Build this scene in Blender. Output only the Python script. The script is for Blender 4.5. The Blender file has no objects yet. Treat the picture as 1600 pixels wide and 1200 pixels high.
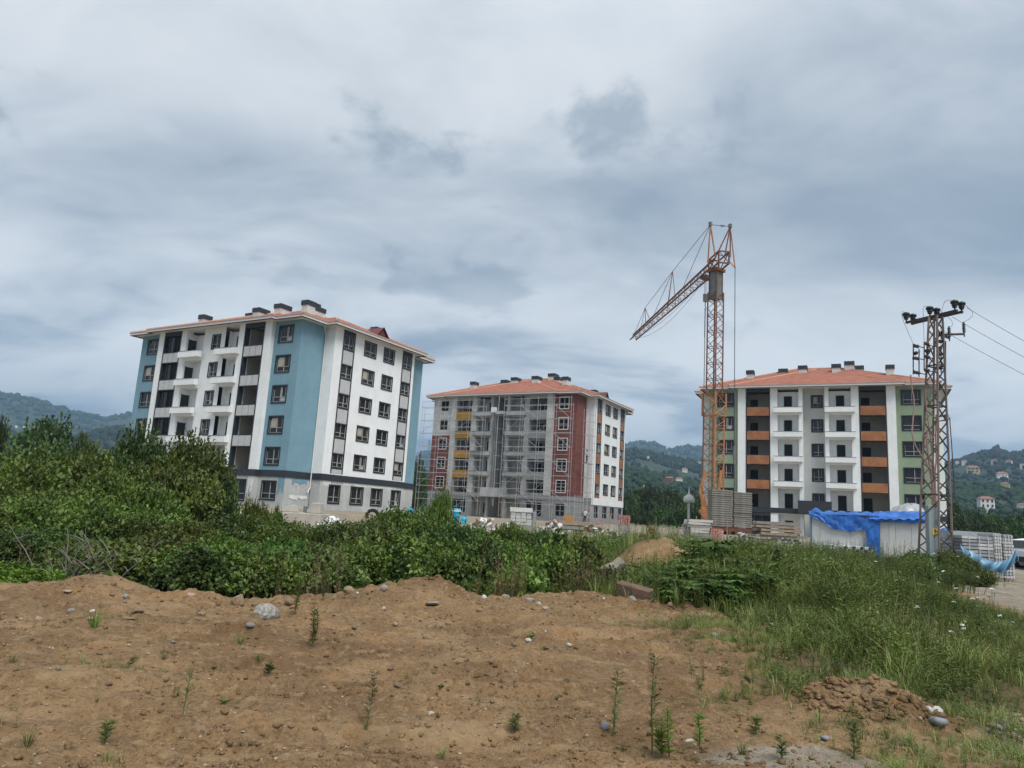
import bpy, math, random
import numpy as np
from mathutils import Vector, Matrix, Quaternion
random.seed(7); RS = np.random.RandomState(11)
SC = bpy.context.scene
COL = SC.collection
PI = math.pi
# ------------------------------------------------------------------ camera
FPX, TILT, ROLL, EYE = 1129.8, 0.1776, 0.0584, 1.6
_f = np.array([0, math.cos(TILT), math.sin(TILT)]); _u = np.array([0, -math.sin(TILT), math.cos(TILT)]); _r = np.array([1., 0, 0])
CR = math.cos(ROLL)*_r + math.sin(ROLL)*_u; CU = -math.sin(ROLL)*_r + math.cos(ROLL)*_u
cam = bpy.data.objects.new('camera', bpy.data.cameras.new('camera')); COL.objects.link(cam)
cam.matrix_world = Matrix(((CR[0], CU[0], -_f[0], 0), (CR[1], CU[1], -_f[1], 0), (CR[2], CU[2], -_f[2], EYE), (0, 0, 0, 1)))
cam.data.sensor_width = 36; cam.data.lens = FPX/1600*36; cam.data.clip_start = 0.1; cam.data.clip_end = 30000
SC.camera = cam
# ------------------------------------------------------------------ light
SUN_EL, SUN_AZ = math.radians(56), math.radians(152)     # azimuth measured clockwise from +Y
sd = bpy.data.lights.new('sun', 'SUN'); sd.energy = 1.5; sd.angle = math.radians(32); sd.color = (1, .965, .91)
sun = bpy.data.objects.new('sun', sd); COL.objects.link(sun)
dirv = Vector((math.sin(SUN_AZ)*math.cos(SUN_EL), math.cos(SUN_AZ)*math.cos(SUN_EL), math.sin(SUN_EL)))
sun.rotation_mode = 'QUATERNION'; sun.rotation_quaternion = dirv.to_track_quat('Z', 'Y')
SC.view_settings.view_transform = 'Standard'; SC.view_settings.look = 'None'
SC.view_settings.exposure = 1.28; SC.view_settings.gamma = 1; SC.view_settings.use_curve_mapping = False
SC.render.film_transparent = False
SC.cycles.max_bounces = 6; SC.cycles.volume_bounces = 0; SC.cycles.transparent_max_bounces = 6
# ------------------------------------------------------------------ sky: nishita behind a layer of procedural cloud
W_ = bpy.data.worlds.new('World'); SC.world = W_; W_.use_nodes = True
nt = W_.node_tree; nt.nodes.clear()
def N(t, tree=None, **kw):
    n = (tree or nt).nodes.new(t)
    for k, v in kw.items(): setattr(n, k, v)
    return n
def L(a, b, tree=None): (tree or nt).links.new(a, b)
def math_n(op, a, b=None, tree=None, clamp=False):
    n = N('ShaderNodeMath', tree, operation=op, use_clamp=clamp)
    for i, x in enumerate((a, b)):
        if x is None: continue
        if isinstance(x, (int, float)): n.inputs[i].default_value = x
        else: L(x, n.inputs[i], tree)
    return n.outputs[0]
def ramp(fac, stops, tree=None, interp='EASE'):
    n = N('ShaderNodeValToRGB', tree); n.color_ramp.interpolation = interp
    e = n.color_ramp.elements
    while len(e) < len(stops): e.new(.5)
    for i, (p, c) in enumerate(stops):
        e[i].position = p; e[i].color = (c, c, c, 1) if isinstance(c, (int, float)) else (*c, 1)
    L(fac, n.inputs[0], tree); return n.outputs[0]
def mixc(fac, a, b, tree=None, mode='MIX'):
    n = N('ShaderNodeMix', tree, data_type='RGBA', blend_type=mode)
    for s, x in ((n.inputs[0], fac), (n.inputs[6], a), (n.inputs[7], b)):
        if isinstance(x, (int, float)): s.default_value = x
        elif isinstance(x, tuple): s.default_value = (*x, 1)
        else: L(x, s, tree)
    return n.outputs[2]
def noise(vec, scale, detail=4, rough=.55, dist=0, tree=None, out=0):
    n = N('ShaderNodeTexNoise', tree); n.inputs['Scale'].default_value = scale; n.inputs['Detail'].default_value = detail
    n.inputs['Roughness'].default_value = rough; n.inputs['Distortion'].default_value = dist
    if vec is not None: L(vec, n.inputs['Vector'], tree)
    return n.outputs[out]
sky = N('ShaderNodeTexSky', sky_type='NISHITA', sun_disc=False, sun_elevation=SUN_EL, sun_rotation=SUN_AZ, air_density=1.2, dust_density=2.0)
tc = N('ShaderNodeTexCoord'); sep = N('ShaderNodeSeparateXYZ'); L(tc.outputs['Generated'], sep.inputs[0])
zc = math_n('MAXIMUM', sep.outputs[2], 0.0); den = math_n('ADD', zc, 0.27)
comb = N('ShaderNodeCombineXYZ')
L(math_n('DIVIDE', sep.outputs[0], den), comb.inputs[0]); L(math_n('DIVIDE', sep.outputs[1], den), comb.inputs[1]); comb.inputs[2].default_value = 3.7
def vadd(v, o, s=(1, 1, 1), rz=0):
    m = N('ShaderNodeMapping'); m.inputs['Location'].default_value = o; m.inputs['Scale'].default_value = s; m.inputs['Rotation'].default_value = (0, 0, rz)
    L(v, m.inputs[0]); return m.outputs[0]
cv = comb.outputs[0]
big = noise(vadd(cv, (1.3, .4, 0), (1, 1.5, 1), .5), .42, 3, .5, .4)
mid = noise(vadd(cv, (5.1, 2.2, 1), (1, 1.7, 1), .35), 1.05, 7, .56, .5)
fine = noise(vadd(cv, (2.0, 7.0, 4), (1, 1.4, 1), .2), 2.6, 8, .6, .6)
dens = math_n('ADD', math_n('ADD', math_n('MULTIPLY', big, .36), math_n('MULTIPLY', mid, .38)), math_n('MULTIPLY', fine, .26))
cl = ramp(dens, [(.36, (.95, .965, .975)), (.44, (.78, .815, .845)), (.50, (.60, .645, .695)), (.56, (.445, .50, .565)), (.64, (.31, .37, .44))], interp='B_SPLINE')
# separate low dark cumulus scraps
scr = noise(vadd(cv, (9.3, 1.2, 8), (1.1, .95, 1), .1), 2.1, 8, .58, .25)
cl = mixc(ramp(scr, [(.55, 0.), (.64, .75)]), cl, (.34, .40, .47))
# brighter, thinner cloud low over the hills
hz = ramp(sep.outputs[2], [(.0, .95), (.17, .8), (.36, 0.)], interp='EASE')
cl = mixc(math_n('MULTIPLY', hz, ramp(mid, [(.44, 1.), (.60, .0)])), cl, (1.05, 1.06, 1.05))
# standard overcast brightening towards the zenith
zen = ramp(sep.outputs[2], [(.0, .92), (.16, .80), (.36, .66), (.55, .66), (1., .98)], interp='LINEAR')
cl = mixc(1.0, mixc(1.0, cl, zen, mode='MULTIPLY'), (8.2, 8.2, 8.2), mode='MULTIPLY')
cov = mixc(.96, sky.outputs[0], cl)
bg = N('ShaderNodeBackground'); bg.inputs[1].default_value = 0.075; L(cov, bg.inputs[0])
wo = N('ShaderNodeOutputWorld'); L(bg.outputs[0], wo.inputs[0])
# ================================================================== helpers
def ray(x, y): return _f + CR*(x-800)/FPX - CU*(y-600)/FPX
def at(x, y, Y):                                  # point on the sight line of photo pixel (x, y) at distance Y
    d = ray(x, y); p = d*Y/d[1]; return Vector((p[0], p[1], p[2]+EYE))
def atz(x, y, z):                                 # the same, on the horizontal plane z
    d = ray(x, y); p = d*(z-EYE)/d[2]; return Vector((p[0], p[1], z))
def tag(o, label=None, cat=None, group=None, kind=None):
    if label: o['label'] = label
    if cat: o['category'] = cat
    if group: o['group'] = group
    if kind: o['kind'] = kind
    return o
def link(o, parent=None):
    COL.objects.link(o)
    if parent is not None: o.parent = parent
    return o
def thing(name, label, cat, loc=(0, 0, 0), rz=0, group=None):
    o = bpy.data.objects.new(name, None); o.location = loc; o.rotation_euler = (0, 0, rz); o.empty_display_size = .3
    link(o); return tag(o, label, cat, group)
def put(name, mesh, parent=None, loc=(0, 0, 0), rot=(0, 0, 0), sc=(1, 1, 1)):
    o = bpy.data.objects.new(name, mesh); o.location = loc; o.rotation_euler = rot
    o.scale = sc if not isinstance(sc, (int, float)) else (sc,)*3
    return link(o, parent)
class MB:
    def __init__(s): s.v = []; s.f = []; s.m = []; s.cur = 0
    def face(s, pts):
        n = len(s.v); s.v += [tuple(p) for p in pts]; s.f.append(tuple(range(n, n+len(pts)))); s.m.append(s.cur); return s
    def box(s, x0, x1, y0, y1, z0, z1):
        n = len(s.v); s.v += [(x0, y0, z0), (x1, y0, z0), (x1, y1, z0), (x0, y1, z0), (x0, y0, z1), (x1, y0, z1), (x1, y1, z1), (x0, y1, z1)]
        for f in ((0, 3, 2, 1), (4, 5, 6, 7), (0, 1, 5, 4), (1, 2, 6, 5), (2, 3, 7, 6), (3, 0, 4, 7)): s.f.append(tuple(n+i for i in f)); s.m.append(s.cur)
        return s
    def tube(s, pts, r, n=6, cap=True):
        pts = [Vector(p) for p in pts]; rr = r if isinstance(r, (list, tuple)) else [r]*len(pts); base = len(s.v)
        for i, p in enumerate(pts):
            d = (pts[min(i+1, len(pts)-1)] - pts[max(i-1, 0)]); d = d.normalized() if d.length > 1e-9 else Vector((0, 0, 1))
            a = d.cross(Vector((0, 0, 1)) if abs(d.z) < .9 else Vector((1, 0, 0))).normalized(); b = d.cross(a)
            for k in range(n):
                t = 2*PI*k/n; s.v.append(tuple(p + (a*math.cos(t)+b*math.sin(t))*rr[i]))
        for i in range(len(pts)-1):
            for k in range(n):
                s.f.append((base+i*n+k, base+i*n+(k+1) % n, base+(i+1)*n+(k+1) % n, base+(i+1)*n+k)); s.m.append(s.cur)
        if cap:
            s.f.append(tuple(base+k for k in range(n))); s.m.append(s.cur)
            e = base+(len(pts)-1)*n; s.f.append(tuple(e+n-1-k for k in range(n))); s.m.append(s.cur)
        return s
    def lathe(s, prof, n=12, c=(0, 0, 0)):
        base = len(s.v)
        for (r, z) in prof:
            for k in range(n):
                t = 2*PI*k/n; s.v.append((c[0]+r*math.cos(t), c[1]+r*math.sin(t), c[2]+z))
        for i in range(len(prof)-1):
            for k in range(n):
                s.f.append((base+i*n+k, base+i*n+(k+1) % n, base+(i+1)*n+(k+1) % n, base+(i+1)*n+k)); s.m.append(s.cur)
        return s
    def mesh(s, name, mats, smooth=False):
        me = bpy.data.meshes.new(name); me.from_pydata(s.v, [], s.f)
        for m in (mats if isinstance(mats, (list, tuple)) else [mats]): me.materials.append(m)
        if len(me.materials) > 1: me.polygons.foreach_set('material_index', s.m)
        if smooth: me.polygons.foreach_set('use_smooth', [True]*len(s.f))
        me.update(); return me
    def build(s, name, mats, parent=None, loc=(0, 0, 0), rot=(0, 0, 0), smooth=False):
        return put(name, s.mesh(name, mats, smooth), parent, loc, rot)
def bevel(o, w=.01, seg=1):
    m = o.modifiers.new('bevel', 'BEVEL'); m.width = w; m.segments = seg; m.limit_method = 'ANGLE'; return o
def mesh_np(name, V, F, mats, mi=None, smooth=False):
    me = bpy.data.meshes.new(name); nf, k = F.shape
    me.vertices.add(len(V)); me.vertices.foreach_set('co', np.ascontiguousarray(V, dtype=np.float32).ravel())
    me.loops.add(nf*k); me.loops.foreach_set('vertex_index', np.ascontiguousarray(F, dtype=np.int32).ravel())
    me.polygons.add(nf); me.polygons.foreach_set('loop_start', np.arange(0, nf*k, k, dtype=np.int32)); me.polygons.foreach_set('loop_total', np.full(nf, k, dtype=np.int32))
    for m in (mats if isinstance(mats, (list, tuple)) else [mats]): me.materials.append(m)
    if mi is not None: me.polygons.foreach_set('material_index', np.ascontiguousarray(mi, dtype=np.int32))
    if smooth: me.polygons.foreach_set('use_smooth', np.ones(nf, dtype=bool))
    me.update(calc_edges=True); me.validate(); return me
_unit = {}
def bar(name, p0, p1, w, mat, parent=None, square=False):            # a straight member of its own, sharing one unit mesh
    key = (mat.name, square)
    if key not in _unit:
        m = MB()
        if square: m.box(-.5, .5, -.5, .5, 0, 1)
        else: m.tube([(0, 0, 0), (0, 0, 1)], .5, 6)
        _unit[key] = m.mesh('bar', mat)
    p0 = Vector(p0); p1 = Vector(p1); d = p1-p0
    o = bpy.data.objects.new(name, _unit[key]); o.rotation_mode = 'QUATERNION'; o.location = p0
    o.rotation_quaternion = d.to_track_quat('Z', 'Y'); o.scale = (w, w, d.length)
    return link(o, parent)
def copy_tree(o, parent=None):
    c = o.copy(); COL.objects.link(c)
    if parent is not None: c.parent = parent
    for ch in o.children: copy_tree(ch, c)
    return c
# value noise for geometry
def vnoise(x, y, seed=0):
    xi = np.floor(x); yi = np.floor(y); fx = x-xi; fy = y-yi
    fx = fx*fx*(3-2*fx); fy = fy*fy*(3-2*fy)
    def h(a, b):
        s = np.sin(a*127.1+b*311.7+seed*74.7)*43758.5453; return s-np.floor(s)
    return (h(xi, yi)*(1-fx)+h(xi+1, yi)*fx)*(1-fy)+(h(xi, yi+1)*(1-fx)+h(xi+1, yi+1)*fx)*fy
def fbm(x, y, oct=4, seed=0, gain=.5):
    a = 1.; s = 0; t = 0; f = 1.
    for i in range(oct): s = s+a*(vnoise(x*f, y*f, seed+i*3.1)-.5); t += a; a *= gain; f *= 2.03
    return s/t*2
def sstep(a, b, x): t = np.clip((x-a)/(b-a), 0, 1); return t*t*(3-2*t)
# ================================================================== materials
MT = {}
def new_mat(name):
    m = bpy.data.materials.new(name); m.use_nodes = True; t = m.node_tree; t.nodes.clear()
    o = N('ShaderNodeOutputMaterial', t); b = N('ShaderNodeBsdfPrincipled', t); L(b.outputs[0], o.inputs[0], t); MT[name] = m
    return m, t, b
def scol(c, k): return tuple(min(1, x*k) for x in c)
def mat(name, col, rough=.7, var=.12, scale=3., metal=0., bump=0., bscale=40., streak=0., spec=.4, tint=None):
    m, t, b = new_mat(name); co = N('ShaderNodeTexCoord', t).outputs['Object']
    n1 = noise(co, scale, 6, .6, 0, t); n2 = noise(co, scale*9, 3, .6, 0, t)
    f = math_n('ADD', math_n('MULTIPLY', n1, .7, t), math_n('MULTIPLY', n2, .3, t), t)
    c = mixc(ramp(f, [(.32, 0.), (.68, 1.)], t), scol(col, 1-var), scol(tint or col, 1+var*.6), t)
    if streak:
        mp = N('ShaderNodeMapping', t); mp.inputs['Scale'].default_value = (1.6, 1.6, .09); L(co, mp.inputs[0], t)
        s = noise(mp.outputs[0], 2.2, 5, .6, 0, t)
        c = mixc(math_n('MULTIPLY', ramp(s, [(.5, 0.), (.72, 1.)], t), streak, t), c, scol(col, .45), t)
    L(c, b.inputs['Base Color'], t); b.inputs['Roughness'].default_value = rough; b.inputs['Metallic'].default_value = metal
    b.inputs['Specular IOR Level'].default_value = spec
    if bump:
        bn = N('ShaderNodeBump', t); bn.inputs['Strength'].default_value = bump; bn.inputs['Distance'].default_value = .02
        L(noise(co, bscale, 4, .6, 0, t), bn.inputs['Height'], t); L(bn.outputs[0], b.inputs['Normal'], t)
    return m
def leaf_mat(name, c0, c1, c2, trans=.25, rough=.5):
    m, t, b = new_mat(name); g = N('ShaderNodeNewGeometry', t); oi = N('ShaderNodeObjectInfo', t)
    r = g.outputs['Random Per Island']
    c = ramp(r, [(0., c0), (.45, c1), (.85, c1), (1., c2)], t, 'LINEAR')
    hs = N('ShaderNodeHueSaturation', t); L(c, hs.inputs['Color'], t)
    L(math_n('ADD', math_n('MULTIPLY', oi.outputs['Random'], .045, t), .478, t), hs.inputs['Hue'], t)
    L(math_n('ADD', math_n('MULTIPLY', oi.outputs['Random'], .7, t), .68, t), hs.inputs['Value'], t)
    co = N('ShaderNodeTexCoord', t).outputs['Object']
    cl_ = ramp(noise(co, 1.4, 3, .5, 0, t), [(.3, .6), (.7, 1.4)], t)
    c = mixc(1., hs.outputs[0], cl_, t, 'MULTIPLY')
    L(c, b.inputs['Base Color'], t); b.inputs['Roughness'].default_value = rough; b.inputs['Specular IOR Level'].default_value = .3
    tr = N('ShaderNodeBsdfTranslucent', t); L(mixc(1., c, (.9, 1., .35), t, 'MULTIPLY'), tr.inputs[0], t)
    mx = N('ShaderNodeMixShader', t); mx.inputs[0].default_value = trans
    out = [n for n in t.nodes if n.type == 'OUTPUT_MATERIAL'][0]
    L(b.outputs[0], mx.inputs[1], t); L(tr.outputs[0], mx.inputs[2], t); L(mx.outputs[0], out.inputs[0], t)
    return m
def board_mat(name, col, bw, bh, joint=.75, rough=.8, var=.12, mort=.012):     # flat boards glued on a wall, joints as fine relief
    m, t, b = new_mat(name); co = N('ShaderNodeTexCoord', t).outputs['Object']
    sp = N('ShaderNodeSeparateXYZ', t); L(co, sp.inputs[0], t); cb = N('ShaderNodeCombineXYZ', t)
    L(math_n('ADD', sp.outputs[0], sp.outputs[1], t), cb.inputs[0], t); L(sp.outputs[2], cb.inputs[1], t)
    br = N('ShaderNodeTexBrick', t); L(cb.outputs[0], br.inputs[0], t); br.inputs['Scale'].default_value = 1; br.inputs['Brick Width'].default_value = bw
    br.inputs['Row Height'].default_value = bh; br.inputs['Mortar Size'].default_value = mort
    br.inputs['Color1'].default_value = (*scol(col, 1-var), 1); br.inputs['Color2'].default_value = (*scol(col, 1+var*.5), 1); br.inputs['Mortar'].default_value = (*scol(col, joint), 1)
    n1 = noise(co, 1.3, 5, .6, 0, t); c = mixc(1., br.outputs[0], ramp(n1, [(.3, .82), (.7, 1.)], t), t, 'MULTIPLY')
    L(c, b.inputs['Base Color'], t); b.inputs['Roughness'].default_value = rough; return m
# walls
mat('white_render', (.81, .825, .82), .85, .08, .7, bump=.25, bscale=30, streak=.10)
mat('white_trim', (.72, .72, .70), .7, .06, 1.5)
mat('soffit_white', (.66, .65, .62), .8, .08, 1.2)
mat('blue_render', (.185, .318, .39), .85, .10, .6, bump=.25, bscale=30, streak=.10)
mat('green_render', (.262, .335, .228), .85, .10, .6, bump=.25, bscale=30, streak=.10)
mat('grey_render', (.60, .61, .585), .85, .07, .6, streak=.04)
mat('anthracite', (.030, .036, .044), .5, .15, 1.5)
mat('dark_frame', (.022, .024, .028), .4, .1, 4)
mat('brown_panel', (.31, .125, .052), .5, .22, 1.2, tint=(.36, .15, .06))
mat('ochre_panel', (.42, .23, .045), .6, .15, 1.5)
mat('frosted_panel', (.50, .50, .49), .35, .08, 2)
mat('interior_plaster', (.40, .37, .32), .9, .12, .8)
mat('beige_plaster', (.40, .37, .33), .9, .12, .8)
mat('raw_concrete', (.40, .405, .40), .9, .25, .8, bump=.3, bscale=20, streak=.3)
mat('basement_concrete', (.46, .47, .455), .9, .2, .5, bump=.3, bscale=16, streak=.22)
mat('painted_patch', (.18, .33, .42), .9, .3, 2)
mat('white_patch', (.70, .70, .68), .9, .2, 2)
board_mat('red_boards', (.225, .075, .058), 1.5, .30, .5, .85, .22)
board_mat('white_boards', (.62, .62, .60), 1.2, .60, .6, .85, .10)
board_mat('block_wall', (.34, .345, .34), .6, .25, .8, .9, .12)
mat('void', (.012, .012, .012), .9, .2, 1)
m, t, b = new_mat('window_glass'); co = N('ShaderNodeTexCoord', t).outputs['Object']
L(mixc(noise(co, 1.5, 2, .5, 0, t), (.008, .008, .010), (.035, .031, .029), t), b.inputs['Base Color'], t); b.inputs['Roughness'].default_value = .13; b.inputs['Specular IOR Level'].default_value = .35
mat('sash_film', (.44, .44, .43), .5, .3, 6)
mat('door_white', (.66, .66, .66), .5, .05, 2)
mat('steel_pole', (.47, .48, .49), .45, .2, 5, metal=.35)
mat('roof_metal', (.15, .155, .16), .6, .2, 3)
mat('chimney_render', (.60, .585, .56), .85, .12, 1.5, streak=.15)
# roof tiles
m, t, b = new_mat('roof_tile'); co = N('ShaderNodeTexCoord', t).outputs['Object']
n1 = noise(co, 1.1, 5, .65, 0, t); n2 = noise(co, 9., 2, .6, 0, t)
c = mixc(ramp(n1, [(.3, 0.), (.7, 1.)], t), (.24, .080, .047), (.38, .142, .084), t); c = mixc(ramp(n2, [(.35, .3), (.65, 0.)], t), c, (.22, .07, .04), t)
L(c, b.inputs['Base Color'], t); b.inputs['Roughness'].default_value = .8
wv = N('ShaderNodeTexWave', t); wv.wave_type = 'BANDS'; wv.bands_direction = 'Z'; wv.inputs['Scale'].default_value = 2.6; L(co, wv.inputs[0], t)
bn = N('ShaderNodeBump', t); bn.inputs['Strength'].default_value = .6; bn.inputs['Distance'].default_value = .05; L(wv.outputs[1], bn.inputs['Height'], t); L(bn.outputs[0], b.inputs['Normal'], t)
mat('eave_pale', (.44, .36, .33), .8, .2, 3)
mat('hip_cap', (.50, .27, .19), .8, .2, 3)
mat('hatch_red', (.14, .045, .035), .6, .3, 3)
# machines, metal
mat('crane_yellow', (.34, .12, .045), .65, .5, 2.2, tint=(.48, .22, .09))
mat('crane_rust', (.20, .085, .045), .75, .4, 3)
mat('crane_grey', (.16, .17, .17), .55, .3, 2)
mat('cable', (.05, .055, .06), .5, .1, 3)
mat('pylon_rust', (.135, .085, .065), .75, .45, 3, tint=(.25, .2, .17))
mat('pylon_dark', (.05, .045, .042), .7, .3, 3)
mat('insulator_black', (.016, .02, .02), .3, .2, 5)
mat('insulator_brown', (.10, .05, .045), .35, .3, 5)
mat('conduit_pink', (.34, .20, .19), .6, .15, 4)
mat('cabinet_grey', (.25, .30, .31), .5, .1, 3, streak=.2)
mat('sign_yellow', (.70, .50, .03), .5, .05, 4)
mat('sign_black', (.02, .02, .02), .5, .05, 4)
mat('ballast', (.24, .224, .195), .9, .28, 2.5, bump=.4, bscale=18, streak=.25)
mat('rust_red', (.17, .06, .04), .85, .3, 4)
mat('tarp_blue', (.014, .095, .38), .45, .3, 2.5, bump=.8, bscale=5, tint=(.03, .15, .48))
mat('film_blue', (.13, .27, .40), .3, .2, 3, bump=.3, bscale=9)
mat('film_clear', (.36, .38, .39), .25, .2, 3, bump=.5, bscale=9)
mat('shed_white', (.58, .585, .565), .6, .1, 1.3, streak=.4)
mat('shed_frame', (.06, .21, .30), .5, .2, 3)
mat('paver', (.31, .315, .325), .85, .2, 5, bump=.4, bscale=40)
mat('paver_edge', (.52, .515, .49), .85, .2, 5, bump=.4, bscale=40)
mat('strap', (.6, .6, .6), .4, .05, 3)
mat('wood', (.27, .19, .125), .85, .35, 4, tint=(.36, .28, .2), bump=.3, bscale=30)
mat('wood_grey', (.27, .255, .23), .9, .35, 4, bump=.3, bscale=30)
mat('wood_orange', (.42, .21, .075), .8, .25, 4)
mat('brick_pink', (.48, .235, .20), .85, .22, 6)
mat('plastic_blue', (.03, .36, .52), .4, .15, 3)
mat('plastic_white', (.70, .70, .70), .5, .12, 3)
mat('sack_white', (.60, .59, .56), .8, .15, 3)
mat('rubble', (.46, .44, .40), .9, .35, 4, bump=.5, bscale=15)
mat('beige_concrete', (.43, .40, .34), .9, .2, 2, bump=.3, bscale=20)
mat('car_white', (.68, .69, .70), .18, .03, 2, spec=.5)
mat('tyre', (.018, .018, .018), .85, .2, 6)
mat('rim', (.35, .35, .36), .3, .1, 4, metal=.8)
mat('lamp_red', (.35, .02, .02), .25, .1, 4)
mat('black_plastic', (.02, .02, .022), .55, .15, 4)
mat('hi_white', (.72, .73, .74), .6, .1, 3)
# nature
mat('rock_grey', (.27, .262, .24), .9, .45, 5, bump=.9, bscale=14, tint=(.36, .34, .29))
mat('rock_tan', (.33, .235, .15), .92, .35, 5, bump=.9, bscale=16)
mat('rock_white', (.56, .54, .49), .85, .25, 6, bump=.6, bscale=14)
mat('rock_blue', (.24, .255, .27), .8, .3, 6, bump=.3, bscale=20)
mat('rock_pink', (.38, .27, .21), .85, .25, 6, bump=.3, bscale=20)
mat('block_red', (.155, .098, .066), .9, .3, 5, bump=.6, bscale=14)
mat('dead_wood', (.25, .22, .18), .9, .35, 6, bump=.3, bscale=40)
mat('bark', (.075, .06, .045), .9, .35, 6, bump=.6, bscale=25)
mat('twig', (.22, .19, .155), .85, .25, 6)
leaf_mat('leaf_bush', (.080, .130, .026), (.128, .188, .036), (.23, .265, .065))
leaf_mat('leaf_dark', (.046, .084, .022), (.074, .122, .030), (.13, .18, .044))
leaf_mat('leaf_light2', (.082, .125, .026), (.125, .175, .036), (.22, .25, .06))
leaf_mat('leaf_light', (.09, .17, .022), (.13, .22, .028), (.21, .27, .04))
leaf_mat('leaf_elder', (.068, .125, .030), (.105, .172, .040), (.165, .225, .058))
leaf_mat('leaf_tree', (.046, .085, .024), (.066, .110, .030), (.10, .14, .04), .15)
leaf_mat('leaf_hill', (.010, .024, .011), (.015, .033, .013), (.030, .048, .018), .05, .8)
leaf_mat('leaf_grass', (.105, .142, .036), (.165, .195, .058), (.34, .30, .14), .25)
leaf_mat('leaf_weed', (.080, .122, .032), (.125, .168, .046), (.23, .24, .09), .25)
leaf_mat('leaf_dry', (.20, .17, .07), (.26, .21, .10), (.32, .24, .12), .15)
leaf_mat('leaf_red', (.22, .07, .03), (.30, .11, .04), (.34, .16, .06), .15)
mat('stem_green', (.10, .15, .05), .7, .25, 6)
mat('petal_white', (.74, .75, .70), .7, .1, 8)
mat('petal_orange', (.62, .20, .06), .7, .1, 8)
def vadd_(v, t):
    mp = N('ShaderNodeMapping', t); mp.inputs['Location'].default_value = (3.1, 8.2, 0); mp.inputs['Scale'].default_value = (.7, 1.5, 1); L(v, mp.inputs[0], t); return mp.outputs[0]
# dirt ground
m, t, b = new_mat('ground_dirt'); co = N('ShaderNodeTexCoord', t).outputs['Object']
at_ = N('ShaderNodeAttribute', t); at_.attribute_name = 'zone'; sz = N('ShaderNodeSeparateColor', t); L(at_.outputs['Color'], sz.inputs[0], t)
n1 = noise(co, .55, 6, .62, .3, t); n2 = noise(co, 3.2, 6, .65, .2, t); n3 = noise(co, 23, 5, .65, 0, t); n4 = noise(co, 80, 3, .6, 0, t)
c = mixc(ramp(n1, [(.36, 0.), (.64, 1.)], t), (.180, .106, .050), (.325, .205, .102), t)
c = mixc(math_n('MULTIPLY', ramp(n2, [(.40, 0.), (.62, 1.)], t), .5, t), c, (.235, .160, .092), t)
c = mixc(math_n('MULTIPLY', ramp(noise(co, 1.1, 4, .6, .5, t), [(.56, 0.), (.70, 1.)], t), .5, t), c, (.37, .205, .085), t)
c = mixc(ramp(n3, [(.32, .6), (.54, 0.)], t), c, (.105, .064, .034), t)
c = mixc(math_n('MULTIPLY', ramp(noise(co, 7.5, 5, .7, .4, t), [(.52, 0.), (.64, 1.)], t), .55, t), c, (.39, .27, .155), t)
c = mixc(math_n('MULTIPLY', ramp(noise(co, 11., 4, .7, .3, t), [(.55, 0.), (.66, 1.)], t), .5, t), c, (.12, .075, .042), t)
c = mixc(ramp(n4, [(.60, 0.), (.72, .55)], t), c, (.42, .33, .22), t)
c = mixc(math_n('MULTIPLY', ramp(noise(vadd_(co, t), .85, 5, .62, .6, t), [(.50, 0.), (.66, 1.)], t), .55, t), c, (.40, .275, .155), t)
vo = N('ShaderNodeTexVoronoi', t); vo.inputs['Scale'].default_value = 26; L(co, vo.inputs[0], t)
c = mixc(math_n('MULTIPLY', ramp(vo.outputs['Distance'], [(.10, 1.), (.17, 0.)], t), ramp(noise(co, 4.5, 2, .5, 0, t), [(.5, 0.), (.62, .9)], t), t), c, (.47, .40, .30), t)
gv = mixc(ramp(noise(co, 1.3, 5, .65, 0, t), [(.35, 0.), (.65, 1.)], t), (.235, .200, .150), (.37, .325, .255), t)
gv = mixc(ramp(n3, [(.35, .45), (.55, 0.)], t), gv, (.22, .19, .15), t)
so = mixc(ramp(n2, [(.35, 0.), (.65, 1.)], t), (.085, .072, .036), (.150, .115, .064), t)
c = mixc(sz.outputs[0], c, gv, t); c = mixc(sz.outputs[1], c, so, t)
fg = mixc(ramp(noise(co, .03, 5, .6, 0, t), [(.4, 0.), (.6, 1.)], t), (.040, .075, .022), (.075, .115, .035), t); c = mixc(sz.outputs[2], c, fg, t)
L(c, b.inputs['Base Color'], t); b.inputs['Roughness'].default_value = .95; b.inputs['Specular IOR Level'].default_value = .15
bn = N('ShaderNodeBump', t); bn.inputs['Strength'].default_value = 1.; bn.inputs['Distance'].default_value = .07
hh = math_n('ADD', math_n('MULTIPLY', n2, .6, t), math_n('ADD', math_n('MULTIPLY', n3, .7, t), math_n('MULTIPLY', n4, .25, t), t), t)
L(hh, bn.inputs['Height'], t); L(bn.outputs[0], b.inputs['Normal'], t)
mat('clod', (.215, .138, .074), .95, .3, 5, bump=.7, bscale=25)
mat('pebble', (.37, .285, .19), .9, .35, 3)
mat('hill_soil', (.017, .031, .014), .95, .35, .02, tint=(.036, .050, .022))
mat('house_white', (.68, .66, .62), .85, .06, .3)
mat('house_yellow', (.55, .47, .22), .85, .06, .3)
mat('house_roof', (.30, .13, .09), .85, .2, .5)
M = MT
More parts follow.
